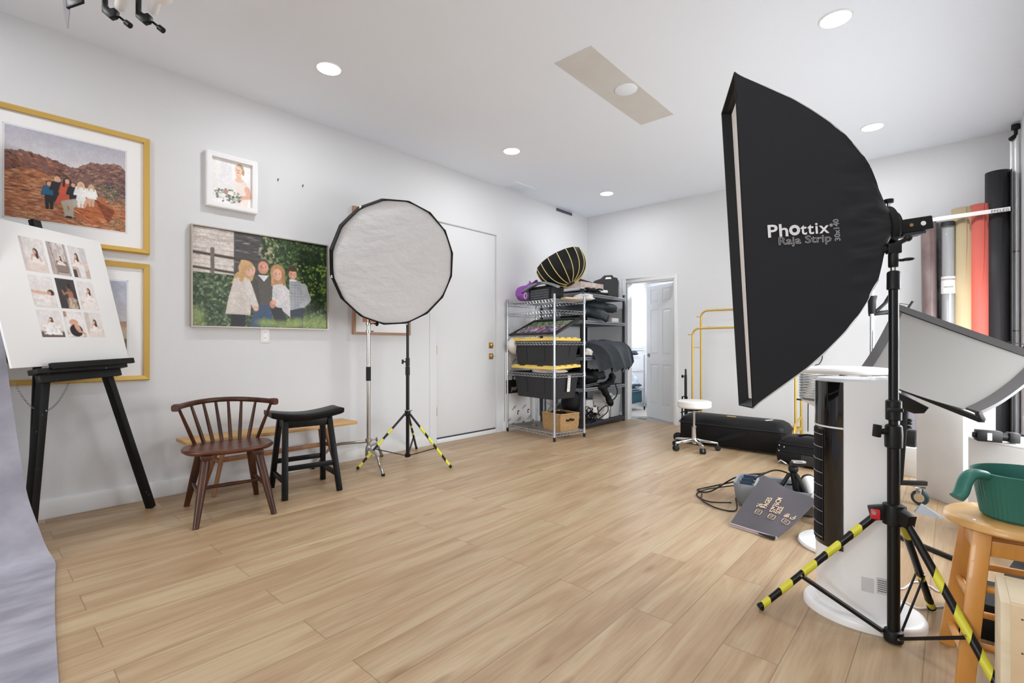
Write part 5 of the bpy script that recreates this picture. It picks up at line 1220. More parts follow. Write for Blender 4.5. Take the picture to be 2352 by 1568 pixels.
lump('black_bag', (-3.9, 5.6, 1.02), (.2, .26, .11), 'black_nylon', 43, 'black bag pushed in behind the pleated softbox on the third shelf', 'bag', .25)
lump('white_bundle', (-3.47, 5.33, .985), (.055, .07, .055), 'cushion_cream', 44, 'cream bundle poking out beside the tote on the third shelf', 'bundle', .3)
# fourth shelf: bags, rods, a hanging strap bag
lump('black_bag', (-3.74, 5.55, 0.64), (.24, .27, .13), 'black_nylon', 45, 'large black bag on the fourth shelf behind the silver rods', 'bag', .22)
lump('black_bag', (-3.68, 5.78, 0.66), (.16, .17, .09), 'charcoal_fabric', 46, 'smaller black pouch in the middle of the fourth shelf', 'bag', .25)
for z, dy in ((.565, 0), (.545, .03)):
    g = G(); g.tube([(-3.50, 5.28, z), (-3.475, 5.80 + dy, z + .03)], .007, 8)
    tag(g.build('metal_rod', 'steel', smooth=60), 'upper of two silver rods lying along the fourth shelf' if dy == 0 else 'lower of two silver rods lying along the fourth shelf', 'rod')
sg = thing('strap_bag', 'black padded strap bag drooping off the fourth shelf', 'bag', (-3.46, 5.8, .5))
g = G(); g.tube(smoothline([(-3.5, 5.98, .66), (-3.44, 5.88, .62), (-3.44, 5.76, .56), (-3.45, 5.66, .53), (-3.6, 5.6, .54)], 5), [.02] + [.045] * 18 + [.04, .03], 12); crumple(g, .018, 14); g.build('upper_pad', 'black_nylon', sg, smooth=60)
g = G(); g.tube(smoothline([(-3.455, 5.66, .55), (-3.435, 5.70, .45), (-3.43, 5.77, .36), (-3.425, 5.83, .27)], 6), [.03] + [.045] * 15 + [.04, .035, .02], 12); crumple(g, .015, 14); g.build('hanging_pad', 'black_nylon', sg, smooth=60)
g = G(); g.tube(smoothline([(-3.44, 5.97, .54), (-3.42, 5.99, .44), (-3.425, 5.94, .36), (-3.43, 5.85, .33)], 6), .008, 7); g.build('strap', 'black_nylon', sg, smooth=60)
# bottom shelf
for k, (dx, s_) in enumerate(((0, .115), (.015, .12), (-.005, .11))):
    sbox('small_carton', 'cardboard_white', (-3.60 + dx, 5.86, .073 + .0575 + k * .116), (.16, .15, .114), .05, ('white carton at the bottom of a stack of three on the lowest shelf', 'white carton in the middle of the three carton stack', 'white carton on top of the three carton stack')[k], 'carton', .002, 'white cartons stacked on the lowest shelf')
sbox('carton', 'cardboard_white', (-3.78, 5.74, .073 + .13), (.2, .24, .26), 0, 'larger white carton behind the three carton stack', 'carton')
cb = thing('clear_bin', 'tall translucent bin with blue scraps beside the white cartons', 'bin', (-3.65, 6.12, .07))
g = G(); g.loft([[V(-3.65 + x * s_, 6.13 + y * s_, z) for x, y in ((-.13, -.12), (.13, -.12), (.13, .12), (-.13, .12))] for s_, z in ((.86, .074), (1, .36), (1.05, .365), (1.05, .38), (.96, .38), (.83, .08))], True, True); g.build('body', 'clear_bin', cb, bevel=.004)
lump('blue_scrap', (-3.65, 6.1, .385), (.08, .08, .03), 'blue_cloth', 50, 'blue and white scraps heaped in the translucent bin', 'cloth', .35)
lump('brown_parcel', (-3.86, 5.62, .40 - .2), (.12, .1, .12), 'charcoal_fabric', 51, 'dark lumpy bag behind the cables on the lowest shelf', 'bag', .2)
rr = random.Random(77); g = G()
for k in range(10):
    c_ = V(-3.56 + rr.uniform(-.06, .04), 5.38 + rr.uniform(0, .2), .10 + rr.uniform(0, .14)); pts = []
    for j in range(14):
        t = j * .55; pts.append(c_ + V(math.cos(t) * rr.uniform(.03, .09), math.sin(t) * rr.uniform(.05, .11), .05 * math.sin(t * 1.7)))
    g.tube(smoothline(pts, 3), .006, 6)
pts = smoothline([(-3.52, 5.55, .12), (-3.47, 5.68, .24), (-3.46, 5.80, .26), (-3.48, 5.82, .17), (-3.50, 5.66, .10)], 6); g.tube(pts, .007, 7)
cbn = tag(g.build('cable_tangle', 'black_plastic', smooth=60), 'black cable tangle spilling over the lowest shelf', 'cable')
g = G(); g.box((-3.47, 5.50, .235), (.05, .02, .07), rz=.5); tag(g.build('cable_tag', 'cardboard_white', bevel=.002), 'small white tag among the black cables', 'tag')
lump('dark_backpack', (-3.80, 5.42, .33), (.14, .12, .2), 'black_nylon', 52, 'upright black bag behind the tangle on the lowest shelf', 'bag', .15)

# ================================================================== GOLD RACK, STOOL, CASES BY THE BACK WALL
gr = thing('garment_rack', 'gold double rail garment rack against the back wall', 'garment rack', (-1.82, 6.08, 0))
xl, xr_ = -2.36, -1.245
for y, zt_, nm in ((5.95, 1.285, 'front_rail'), (6.22, 1.515, 'rear_rail')):
    R_ = .085
    pts = [V(xl, y, .02), V(xl, y, zt_ - R_)] + arc((xl + R_, y, zt_ - R_), R_, PI, PI / 2, 8, (1, 0, 0), (0, 0, 1))[1:] + arc((xr_ - R_, y, zt_ - R_), R_, PI / 2, 0, 8, (1, 0, 0), (0, 0, 1)) + [V(xr_, y, .02)]
    g = G(); g.tube(pts, .0125, 12); rl = g.build(nm, 'gold_paint', gr, smooth=60)
    g = G(); g.tube([(xl - .01, y, zt_ - .075), (xl - .045, y, zt_ - .075)], .005, 8); g.tube([(xl - .045, y, zt_ - .075), (xl - .052, y, zt_ - .075)], .009, 8); g.build('peg', 'gold_paint', rl, smooth=40)
    g = G(); g.tube([(xl + .2, y, zt_ + .008), (xl + .2, y, zt_ + .02)], .006, 8); g.build('bolt', 'gold_paint', rl)
for x in (xl, xr_):
    g = G(); g.tube([(x, 5.95, 1.05), (x, 6.22, 1.05)], .006, 8); g.build('link', 'gold_paint', gr, smooth=40)
    g = G(); g.tube([(x, 5.86, .05), (x, 5.90, .20), (x, 5.95, .24), (x, 6.22, .28), (x, 6.27, .05)], .0125, 10); g.beam((x, 5.9, .14), (x, 6.25, .16), .02, .025); g.build('side_frame', 'gold_paint', gr, smooth=50)
for y, z in ((5.95, .16), (6.22, .16)):
    g = G(); g.tube([(xl, y, z), (xr_, y, z)], .0125, 10); g.build('bottom_rail', 'gold_paint', gr, smooth=40)
for z in (.77, .50):
    g = G(); g.tube([(xr_ + .012, 5.95, z), (xr_ + .09, 5.93, z)], .009, 8); g.build('black_peg', 'black_plastic', gr, smooth=40)

ls = thing('light_stand', 'small folded black stand upright in front of the gold rack', 'light stand', (-2.40, 5.85, 0))
g = G(); g.tube([(-2.405, 5.85, .02), (-2.405, 5.85, .72)], .016, 10); g.build('column', 'black_metal', ls, smooth=40)
g = G(); g.tube([(-2.405, 5.85, .72), (-2.405, 5.85, .79)], .011, 10); g.ell((-2.44, 5.84, .70), (.016, .012, .02)); g.tube([(-2.405, 5.85, .70), (-2.44, 5.84, .70)], .005, 6); g.build('head', 'black_plastic', ls, smooth=40)
for dx, dy in ((-.045, -.005), (.03, -.03), (.0, .04)):
    g = G(); g.tube([(-2.405 + dx * .9, 5.85 + dy * .9, .45), (-2.405 + dx, 5.85 + dy, .0)], .009, 8); g.tube([(-2.405, 5.85, .46), (-2.405 + dx, 5.85 + dy, .45)], .007, 6); g.build('leg', 'black_metal', ls, smooth=40)

st = thing('rolling_stool', 'small round cream rolling stool with chrome five-star base', 'stool', (-1.99, 5.06, 0))
o_ = (-1.985, 5.05)
g = G(); g.lathe([(0.0, .432), (.155, .432), (.166, .44), (.168, .455), (.165, .468), (.168, .482), (.166, .497), (.15, .505), (.08, .508), (0, .509)], (o_[0], o_[1], 0), seg=40); g.build('seat', 'stool_leather', st, smooth=50)
g = G(); g.bx(o_[0] - .075, o_[0] + .06, o_[1] - .06, o_[1] + .06, .405, .43); g.tube([(o_[0], o_[1], .40), (o_[0] - .1, o_[1] - .05, .385), (o_[0] - .12, o_[1] - .06, .375)], .007, 8); g.build('seat_plate', 'black_plastic', st, bevel=.003)
g = G(); g.tube([(*o_, .23), (*o_, .41)], .0145, 16); g.build('gas_lift', 'chrome', st, smooth=40)
g = G(); g.lathe([(.024, .06), (.027, .1), (.025, .235), (.02, .24)], (*o_, 0), seg=20); g.build('column', 'chrome', st, smooth=40)
for k in range(5):
    t = math.radians(-48 + 72 * k); d = V(math.cos(t), math.sin(t), 0); p0 = V(*o_, .1) + d * .02; p1 = V(*o_, .078) + d * .225
    g = G(); g.beam(p0, p1, .036, .036, w2=.022, h2=.018); lg = g.build('base_arm', 'chrome', st, bevel=.005)
    c_ = V(*o_, .028) + d * .225; ax_ = V(-d.y, d.x, 0)
    g = G(); g.tube([c_ - ax_ * .024, c_ - ax_ * .006], .028, 16); g.tube([c_ + ax_ * .006, c_ + ax_ * .024], .028, 16); cs_ = g.build('caster', 'rubber', lg, bevel=.003)
    g = G(); g.tube([c_ - ax_ * .006, c_ + ax_ * .006], .018, 12); g.tube([c_, c_ + V(0, 0, .05)], .006, 8); g.build('caster_fork', 'grey_steel', cs_, smooth=40)

kc = thing('roller_case', 'long black wheeled equipment case lying by the back wall', 'case', (-1.75, 5.36, 0))
ku = V(1.06, -.03, 0).normalized(); kv = V(.03, 1.06, 0).normalized(); ko = V(-2.26, 5.29, 0)
def K(a, b, z): return ko + ku * a + kv * b + V(0, 0, z)
LK, DK = 1.06, .36
def kring(e, z, r_=.07, n_=5):
    out = []
    for cx_, cy_, a0 in ((LK - e - r_, DK - e - r_, 0), (e + r_, DK - e - r_, PI / 2), (e + r_, e + r_, PI), (LK - e - r_, e + r_, 1.5 * PI)):
        for k in range(n_ + 1): t = a0 + PI / 2 * k / n_; out.append(K(cx_ + r_ * math.cos(t), cy_ + r_ * math.sin(t), z))
    return out
g = G(); g.loft([kring(.012, .025), kring(0, .04), kring(0, .225), kring(-.006, .23), kring(-.006, .238), kring(0, .243)], True, True); g.build('body', 'black_nylon', kc, smooth=40)
g = G(); g.loft([kring(.0, .243), kring(0.004, .262), kring(.02, .292), kring(.06, .318, .06), kring(.1, .324, .05)], False, True); g.build('lid', 'black_nylon', kc, smooth=60)
g = G(); pts = kring(-.007, .234, .07, 5); g.tube(pts, .006, 6, closed=True); g.build('zip', 'rubber', kc, smooth=60)
g = G(); g.loft([[K(.62, -.012, .19), K(.72, -.012, .195), K(.73, -.012, .17), K(.45, -.012, .07), K(.42, -.012, .09)], [K(.62, .0, .19), K(.72, .0, .195), K(.73, 0, .17), K(.45, 0, .07), K(.42, 0, .09)]]); g.build('flap', 'black_nylon', kc)
for b in (.06, .30):
    g = G(); c_ = K(-.03, b, .05); g.tube([c_ - kv * .018, c_ + kv * .018], .05, 18); g.build('wheel', 'rubber', kc, bevel=.005)
g = G(); g.box(K(-.005, .16, .225), (.07, .09, .025)); g.build('end_grip', 'black_plastic', kc, bevel=.004)
g = G(); g.loft([[K(.48, .12, .3245), K(.57, .12, .3245), K(.57, .15, .3245), K(.48, .15, .3245)], [K(.48, .12, .327), K(.57, .12, .327), K(.57, .15, .327), K(.48, .15, .327)]]); g.build('name_tag', 'tote_yellow', kc)
g = G(); g.loft([[K(.86, .1, .322), K(.90, .17, .3245), K(.92, .17, .3245), K(.88, .09, .321)], [K(.86, .1, .326), K(.90, .17, .328), K(.92, .17, .328), K(.88, .09, .325)]]); g.build('white_tape', 'white_plastic', kc)
bg = thing('camera_bag', 'black zipped camera bag on the floor at the end of the long case', 'bag', (-.95, 5.05, 0))
bo_, bu_, bv_ = V(-1.18, 4.97, 0), V(.98, -.16, 0).normalized(), V(.16, .98, 0).normalized()
def bring(e, z, w=.50, d_=.30, r_=.06, dx=0):
    out = []
    for cx_, cy_, a0 in ((w - e - r_, d_ - e - r_, 0), (e + r_, d_ - e - r_, PI / 2), (e + r_, e + r_, PI), (w - e - r_, e + r_, 1.5 * PI)):
        for k in range(5): t = a0 + PI / 2 * k / 4; out.append(bo_ + bu_ * (cx_ + r_ * math.cos(t) + dx) + bv_ * (cy_ + r_ * math.sin(t)) + V(0, 0, z))
    return out
g = G(); g.loft([bring(.02, .0), bring(-.02, .03), bring(-.03, .1), bring(-.005, .14), bring(0, .2), bring(.01, .23), bring(.05, .252)], True, True); g.build('body', 'black_nylon', bg, smooth=60)
g = G(); g.tube(bring(-.008, .19), .006, 6, closed=True); g.tube(bring(-.02, .125), .005, 6, closed=True); g.build('zip', 'rubber', bg, smooth=60)
g = G(); q = bo_ + bu_ * .2 - bv_ * .03; g.loft([[q + bu_ * .0 + V(0, 0, .02), q + bu_ * .3 + V(0, 0, .02), q + bu_ * .3 + V(0, 0, .105), q + V(0, 0, .115)], [q + bv_ * .04 + V(0, 0, .02), q + bu_ * .3 + bv_ * .04 + V(0, 0, .02), q + bu_ * .3 + bv_ * .04 + V(0, 0, .105), q + bv_ * .04 + V(0, 0, .115)]]); g.build('front_pocket', 'charcoal_fabric', bg, bevel=.006)
g = G(); g.tube(smoothline([bo_ + bu_ * .12 + bv_ * .12 + V(0, 0, .25), bo_ + bu_ * .2 + bv_ * .1 + V(0, 0, .275), bo_ + bu_ * .3 + bv_ * .1 + V(0, 0, .27), bo_ + bu_ * .36 + bv_ * .12 + V(0, 0, .25)], 5), .009, 7); g.build('handle', 'black_nylon', bg, smooth=60)
g = G()
for a, z in ((.02, .17), (.06, .16), (.015, .12)): g.ell(bo_ + bu_ * a - bv_ * .02 + V(0, 0, z), (.008, .008, .008), 8, 6)
g.build('zip_pulls', 'chrome', bg)
g = G(); g.tube([(-1.0, 5.5, .02), (-.72, 5.35, .30)], .014, 8); g.tube([(-.95, 5.5, .02), (-.70, 5.32, .27)], .009, 8); tag(g.build('folded_stand', 'black_metal', smooth=60), 'folded black stand leaning behind the camera bag', 'stand')
pa = thing('power_adapter', 'black plug adapter with a drooping cable on the back wall', 'plug', (-1.075, YB, 1.02))
g = G(); g.bx(-1.09, -1.055, YB - .05, YB, .99, 1.075); g.build('plug', 'black_plastic', pa, bevel=.004)
g = G(); g.tube(smoothline([(-1.072, YB - .03, .99), (-1.075, YB - .03, .93), (-1.10, YB - .04, .87), (-1.15, YB - .04, .83), (-1.2, YB - .05, .60), (-1.21, YB - .04, .1)], 5), .005, 6); g.build('cable', 'black_plastic', pa, smooth=60)

# ================================================================== FLOOR CLUTTER IN THE MIDDLE
gb = thing('caddy', 'grey divided caddy on the floor half covered by the dark paper pad', 'caddy', (-.85, 3.62, 0))
cu, cv = V(.985, .17, 0), V(-.17, .985, 0); co_ = V(-.86, 3.63, 0)
def C_(a, b, z): return co_ + cu * a + cv * b + V(0, 0, z)
def cring(w, d_, z, r_=.06, n_=5):
    out = []
    for sx, sy, a0 in ((1, 1, 0), (-1, 1, PI / 2), (-1, -1, PI), (1, -1, 1.5 * PI)):
        for k in range(n_ + 1): t = a0 + PI / 2 * k / n_; out.append(C_(sx * (w - r_) + r_ * math.cos(t), sy * (d_ - r_) + r_ * math.sin(t), z))
    return out
g = G(); g.loft([cring(.23, .12, 0), cring(.25, .145, .02), cring(.265, .16, .15), cring(.262, .157, .157), cring(.25, .145, .15), cring(.235, .13, .02)], True, True); g.build('body', 'grey_plastic', gb, smooth=50)
for a in (-.14, .02):
    g = G(); g.loft([[C_(a, -.14, .03), C_(a + .012, -.14, .03), C_(a + .012, -.14, .145), C_(a, -.14, .145)], [C_(a, .14, .03), C_(a + .012, .14, .03), C_(a + .012, .14, .145), C_(a, .14, .145)]]); g.build('divider', 'grey_felt', gb)
for b in (-.05, .05):
    g = G(); g.loft([[C_(-.24, b, .03), C_(-.24, b + .01, .03), C_(-.24, b + .01, .14), C_(-.24, b, .14)], [C_(-.14, b, .03), C_(-.14, b + .01, .03), C_(-.14, b + .01, .14), C_(-.14, b, .14)]]); g.build('divider', 'grey_felt', gb)
lump('clear_sleeve', tuple(C_(-.07, -.08, .10)), (.06, .05, .05), 'clear_bin', 70, 'crumpled clear plastic sleeve inside the grey caddy', 'plastic sleeve', .4)
for b, lb in ((-.1, 'dark card nearest the front in the grey caddy'), (0.0, 'dark card in the middle pocket of the grey caddy'), (.1, 'dark card in the rear pocket of the grey caddy')):
    g = G(); g.loft([[C_(-.225, b - .02, .03), C_(-.15, b - .02, .03), C_(-.15, b + .0, .16), C_(-.225, b + .0, .16)], [C_(-.225, b - .012, .03), C_(-.15, b - .012, .03), C_(-.15, b + .008, .16), C_(-.225, b + .008, .16)]])
    tag(g.build('card', 'navy_cloth'), lb, 'card', 'dark cards filed in the grey caddy')
g = G()
for k, pts in enumerate(([(-1.10, 3.62, .10), (-1.22, 3.70, .05), (-1.36, 3.66, .008), (-1.36, 3.50, .008), (-1.24, 3.40, .008), (-1.10, 3.44, .02)], [(-.98, 3.78, .17), (-1.15, 3.72, .13), (-1.30, 3.60, .02), (-1.40, 3.62, .008), (-1.36, 3.76, .008), (-1.20, 3.86, .06), (-1.0, 3.84, .16)],
                         [(-1.34, 3.55, .008), (-1.28, 3.40, .008), (-1.15, 3.30, .008), (-1.04, 3.33, .008), (-1.08, 3.46, .05)], [(-1.0, 3.6, .17), (-.9, 3.72, .22), (-.78, 3.74, .19), (-.7, 3.66, .17), (-.8, 3.58, .17)])):
    g.tube(smoothline(pts, 7), .0055 if k % 2 else .0045, 6)
tag(g.build('cable_loops', 'black_plastic', smooth=60), 'loose black cable loops trailing from the grey caddy', 'cable')
pd_ = thing('paper_pad', 'dark folded paper pad with gold print lying over the grey caddy', 'paper pad', (-.8, 3.25, 0))
q0, q1, q2, q3 = V(*(-0.986, 3.05, 0.0)) + V(0, 0, .012), V(*(-0.721, 2.988, 0.0)) + V(0, 0, .014), V(*(-0.584, 3.317, 0.17)), V(*(-0.94, 3.567, 0.205))
P_ = []
for i in range(15):
    row = []
    for j in range(19):
        a, b = i / 14, j / 18
        p = q0.lerp(q1, a).lerp(q3.lerp(q2, a), b)
        p.z += .012 * math.sin(PI * b) * math.sin(PI * a) + .006 * math.sin(6 * a + 2 * b) * b - .03 * (a > .7) * (a - .7) / .3 * b * (1 - b) * 2
        row.append(p)
    P_.append(row)
g = G(); g.grid(P_); g.build('cover', 'pad_cover', pd_, smooth=60, solid=-.004)
g = G(); e_ = (q1 - q0)
g.loft([[q0.lerp(q1, t) + V(0, 0, dz) + V(-.004, -.012, 0) * s__ for dz, s__ in ((-.004, 0), (.004, .2), (.004, -1.6), (-.008, -1.6), (-.010, .6))] for t in (0, .25, .5, .75, 1)]); g.build('page_edges', 'pad_edge', pd_, smooth=40)
g = G(); pr_ = q1 + V(0, 0, -.004); g.tube([q0.lerp(q1, .66) + V(-.002, -.008, 0), q1 + V(-.004, -.006, 0)], [.0035, .0105], 12); g.build('fold_gap', 'ink', pd_, smooth=40)
pu = (q3 - q0).normalized(); pn_ = (q1 - q0).cross(q3 - q0).normalized(); pn_ = pn_ if pn_.z > 0 else -pn_; pr2 = (q1 - q0).normalized()
def PD(a, b, h=.0045):
    p = q0.lerp(q1, a).lerp(q3.lerp(q2, a), b); p.z += .012 * math.sin(PI * b) * math.sin(PI * a) + .006 * math.sin(6 * a + 2 * b) * b - .03 * (a > .7) * (a - .7) / .3 * b * (1 - b) * 2
    return p + pn_ * h
def pad_text(bodys, a, b, size):
    for k, bd_ in enumerate(bodys):
        text('print', bd_, size, 'letter_gold', pd_, PD(a + k * .095, b + (.0 if k == 0 else .02)), pu, -pr2, bold=.0006)
pad_text(('26', 'PAGES'), .37, .40, .04); pad_text(('57*76CM', 'SIZE'), .635, .41, .04); pad_text(('80', 'GSM'), .87, .46, .037)
for a, b in ((.385, .31), (.65, .32), (.885, .37)):
    g = G(); ps = [PD(a + da, b + db, .005) for da, db in ((-.045, -.035), (.045, -.035), (.06, -.02), (.06, .03), (.045, .045), (-.045, .045), (-.055, .03), (-.055, -.02))]; g.tube(ps, .0016, 5, closed=True)
    for db in (-.012, .006, .022): g.tube([PD(a - .025, b + db, .005), PD(a + .025, b + db + .004, .005)], .0012, 4)
    g.build('icon', 'letter_gold', pd_)
tp_ = thing('small_tripod', 'small black tripod with a metal head standing in the grey caddy', 'tripod', (-.68, 3.75, 0))
th = V(*(-0.763, 3.586, 0.261))
g = G(); g.tube([th + V(0, 0, -.01), th + V(0.02, .0, -.14)], .02, 12); g.build('column', 'black_plastic', tp_, smooth=40)
for dx, dy, dz in ((-.09, -.04, -.16), (.10, -.07, -.14), (.03, .10, -.15)):
    g = G(); g.tube([th + V(0, 0, -.02), th + V(dx * .25, dy * .25, -.02), th + V(dx, dy, dz)], .013, 8); g.build('leg', 'black_metal', tp_, smooth=50)
g = G(); g.ell(th + V(0, 0, .015), (.03, .03, .03)); g.box(th + V(.02, 0, .05), (.07, .05, .02), rz=.5); g.build('ball_head', 'black_plastic', tp_, smooth=50)
g = G(); g.box(th + V(.03, .0, .066), (.075, .045, .012), rz=.5); g.tube([th + V(-.02, 0, .03), th + V(-.07, -.02, .065), th + V(-.09, -.02, .04)], .006, 6); g.build('mount_plate', 'chrome', tp_, bevel=.002)
rl_ = thing('paper_roll', 'small white roll of paper with a dark end beside the cooler', 'paper roll', (-.6, 3.5, 0))
r0, r1 = V(*(-0.698, 3.671, 0.205)), V(*(-0.556, 3.396, 0.055))
g = G(); g.tube([r0, r1], .038, 24); g.build('paper', 'paper_white', rl_, smooth=40)
g = G(); g.tube([r0 + (r0 - r1).normalized() * .003, r0 + (r1 - r0).normalized() * .012], .0395, 24); g.build('dark_end', 'rubber', rl_, smooth=40)
g = G(); g.tube([r0 + (r1 - r0) * .25, r0 + (r1 - r0) * .42], .0392, 24); g.build('paper_band', 'white_gloss', rl_, smooth=40)

# ================================================================== TOWER COOLER AND CLEAR LAMP
fc = V(-.303, 2.418, 0)
tf = thing('tower_cooler', 'white tower fan with a glossy black curved front and slim grille', 'tower fan', fc)
def dsh(r_, L_, z, a0=90, a1=270, n_=24, inset=0.0):
    pts = [fc + V(math.cos(math.radians(a0 + (a1 - a0) * k / n_)) * r_, math.sin(math.radians(a0 + (a1 - a0) * k / n_)) * r_, z) for k in range(n_ + 1)]
    return pts + [fc + V(L_, -r_ + .02, z), fc + V(L_ + .0, r_ - .02, z)] if L_ is not None else pts
RF = .125
g = G(); g.loft([dsh(RF + .002, .145, .035), dsh(RF, .145, .06), dsh(RF, .145, .935), dsh(RF - .008, .14, .945)]); g.build('body', 'white_gloss', tf, smooth=35)
def shell_band(z0, z1, r_, th_, a0=95, a1=265, n_=30):
    g = G(); A = [math.radians(a0 + (a1 - a0) * k / n_) for k in range(n_ + 1)]
    g.loft([[fc + V(math.cos(t) * rr_, math.sin(t) * rr_, z) for t in A] for rr_, z in ((r_, z0), (r_ + th_, z0), (r_ + th_, z1), (r_, z1))], False, False)
    o = g.v; m_ = n_ + 1; g.f = [f for f in g.f if not (abs(f[0] % m_ - f[1] % m_) > 1)]
    return g
shell_band(.755, .932, RF - .002, .006).build('display_panel', 'black_gloss', tf, smooth=40, bevel=0)
shell_band(.748, .7545, RF - .002, .0075).build('silver_line', 'white_plastic', tf, smooth=40)
shell_band(.27, .7475, RF - .002, .0045, 95, 265).build('dark_front', 'black_gloss', tf, smooth=40)
g = G()
for k in range(15):
    t = math.radians(150 + k * 5.6); d = V(math.cos(t), math.sin(t), 0)
    g.beam(fc + d * (RF + .0035) + V(0, 0, .285), fc + d * (RF + .0035) + V(0, 0, .735), .003, .006, up=tuple(d))
gl = g.build('grille', 'tote_plastic', tf)
g = G()
for k in range(9):
    z = .30 + k * .052; g.tube([fc + V(math.cos(t), math.sin(t), 0) * (RF + .0065) + V(0, 0, z) for t in [math.radians(148 + i * 5.8) for i in range(15)]], .0018, 5)
g.build('grille_bands', 'grey_steel', gl)
g = G(); rg = []
for s_, z in ((1.0, 0.0), (1.0, .022), (.97, .032), (.9, .036)): rg.append([fc + V(.035 + .205 * s_ * math.cos(t), -.0 + .165 * s_ * math.sin(t), z) for t in [2 * PI * k / 48 for k in range(48)]])
g.loft(rg); g.build('base', 'white_plastic', tf, smooth=50)
g = G(); g.bx(fc.x + .0, fc.x + .14, fc.y - RF - .0006 + .0, fc.y - RF + .001, .93, .9305)
for a0, a1, z0, z1 in ((.045, .085, .135, .19), (.092, .133, .138, .20)):
    y0_, y1_ = [fc.y - RF + .02 * a / .145 - .0006 for a in (a0, a1)]
    g = G(); g.loft([[V(fc.x + a0, y0_, z0), V(fc.x + a1, y1_, z0), V(fc.x + a1, y1_, z1), V(fc.x + a0, y0_, z1)], [V(fc.x + a0, y0_ + .001, z0), V(fc.x + a1, y1_ + .001, z0), V(fc.x + a1, y1_ + .001, z1), V(fc.x + a0, y0_ + .001, z1)]]); lb_ = g.build('rating_label', 'label_grey', tf)
    g = G()
    if a0 > .09:
        for i in range(6):
            z = z1 - .012 - i * .008; w_ = .034 if i % 2 else .028
            g.loft([[V(fc.x + a0 + .004, y0_ - .0004, z), V(fc.x + a0 + .004 + w_, y0_ + (y1_ - y0_) * w_ / .041 - .0004, z), V(fc.x + a0 + .004 + w_, y0_ + (y1_ - y0_) * w_ / .041 - .0004, z + .003), V(fc.x + a0 + .004, y0_ - .0004, z + .003)], [V(fc.x + a0 + .004, y0_ - .0002, z), V(fc.x + a0 + .004 + w_, y0_ + (y1_ - y0_) * w_ / .041 - .0002, z), V(fc.x + a0 + .004 + w_, y0_ + (y1_ - y0_) * w_ / .041 - .0002, z + .003), V(fc.x + a0 + .004, y0_ - .0002, z + .003)]])
        g.build('label_print', 'paper_grey', lb_)

lo_ = V(-.43, 3.13, 0)
lm = thing('ring_lamp', 'white round lidded lamp of stacked clear rings standing behind the tower fan', 'lamp', lo_)
g = G(); g.lathe([(0, .93), (.2, .93), (.212, .937), (.215, .948), (.208, .958), (.15, .963), (0, .964)], lo_, seg=48); g.build('lid', 'white_plastic', lm, smooth=50)
for k in range(9):
    g = G(); g.lathe([(.195, -.006), (.205, -.003), (.205, .003), (.195, .006), (.195, -.006)], lo_ + V(0, 0, .918 - k * .0145), seg=40); g.build('clear_ring', 'clear_plastic', lm, smooth=50)
g = G(); g.lathe([(.018, .66), (.05, .70), (.19, .775), (.2, .785), (.18, .785), (.05, .72)], lo_, seg=40); g.build('lower_shade', 'white_matte', lm, smooth=50)
g = G(); g.tube([lo_ + V(0, 0, .02), lo_ + V(0, 0, .93)], .018, 14); g.build('stem', 'white_plastic', lm, smooth=40)
g = G(); g.lathe([(0, 0), (.205, 0), (.21, .008), (.205, .02), (.15, .028), (0, .03)], lo_, seg=48); g.build('base', 'white_plastic', lm, smooth=50)

# ================================================================== TALL STRIP SOFTBOX
A_, B__, Cc, Dd = V(*(-0.602, 1.918, 2.098)), V(*(-0.545, 1.942, 0.846)), V(*(-0.673, 2.203, 0.823)), V(*(-0.732, 2.164, 2.071))
R0 = V(*(-0.184, 2.306, 1.521))
c0 = (A_ + B__ + Cc + Dd) / 4; axv = (R0 - c0); axn = axv.normalized()
ss = thing('strip_softbox', 'tall narrow black softbox with white lettering, curving back to its mount', 'softbox', c0)
def rectpt(t):      # t in 0..1 round the rectangle A,B,C,D -> (near/far weight, vertical weight)
    t = (t % 1) * 4; k = int(t); f = t - k
    return [(-1, 1 - 2 * f), (-1 + 2 * f, -1), (1, -1 + 2 * f), (1 - 2 * f, 1)][k]
NS = 240
wv = ((Cc + Dd) - (A_ + B__)) / 4; hvv = ((A_ + Dd) - (B__ + Cc)) / 4; skew = ((A_ + Cc) - (B__ + Dd)) / 4
un = wv.normalized(); vn = (hvv - un * hvv.dot(un)).normalized()
RR = 0.068
HF = [(0, 1), (.03, .975), (.2, .886), (.38, .79), (.5, .71), (.62, .62), (.725, .525), (.8, .43), (.883, .31), (.94, .21), (1, .115)]
def hprof(f): return float(np.interp(f, [a for a, b in HF], [b for a, b in HF]))
def sect(f, dw=0.0):
    h = (hprof(f - .02) + hprof(f) + hprof(min(1, f + .02))) / 3 if .02 < f < .98 else hprof(f); lw = 1 - f * (1 - RR / wv.length); out = []
    b = max(0, (f - .88) / .12) ** 1.3
    for k in range(NS):
        x, y = rectpt(k / NS)
        p = c0 + axv * f + wv * x * lw + hvv * y * h + skew * (-x * y) * (1 - f)
        a = math.atan2(y, x); q = R0 + (un * math.cos(a) + vn * math.sin(a)) * RR + axv * (f - 1)
        wr = .0
        if f > .62:
            yy = y * h / .4
            wr = math.sin(PI * min(1, (f - .62) / .37)) ** .8 * (.011 * mnoise.noise(V(yy * 6, f * 3.2, 3.1)) + .006 * mnoise.noise(V(yy * 14, f * 5, 7.7)) + .0025 * mnoise.noise(V(yy * 30, f * 9, 1.7)))
        p = p.lerp(q, b) + un * (-wr if x < 0 else wr) * (abs(x) > .9)
        out.append(p)
    return out
fs = [0, .01, .03, .06] + [.06 + .94 * i / 60 for i in range(1, 61)]
g = G(); g.loft([sect(f) for f in fs], False, False); g.build('shell', 'black_fabric', ss, smooth=50)
lipd = .034
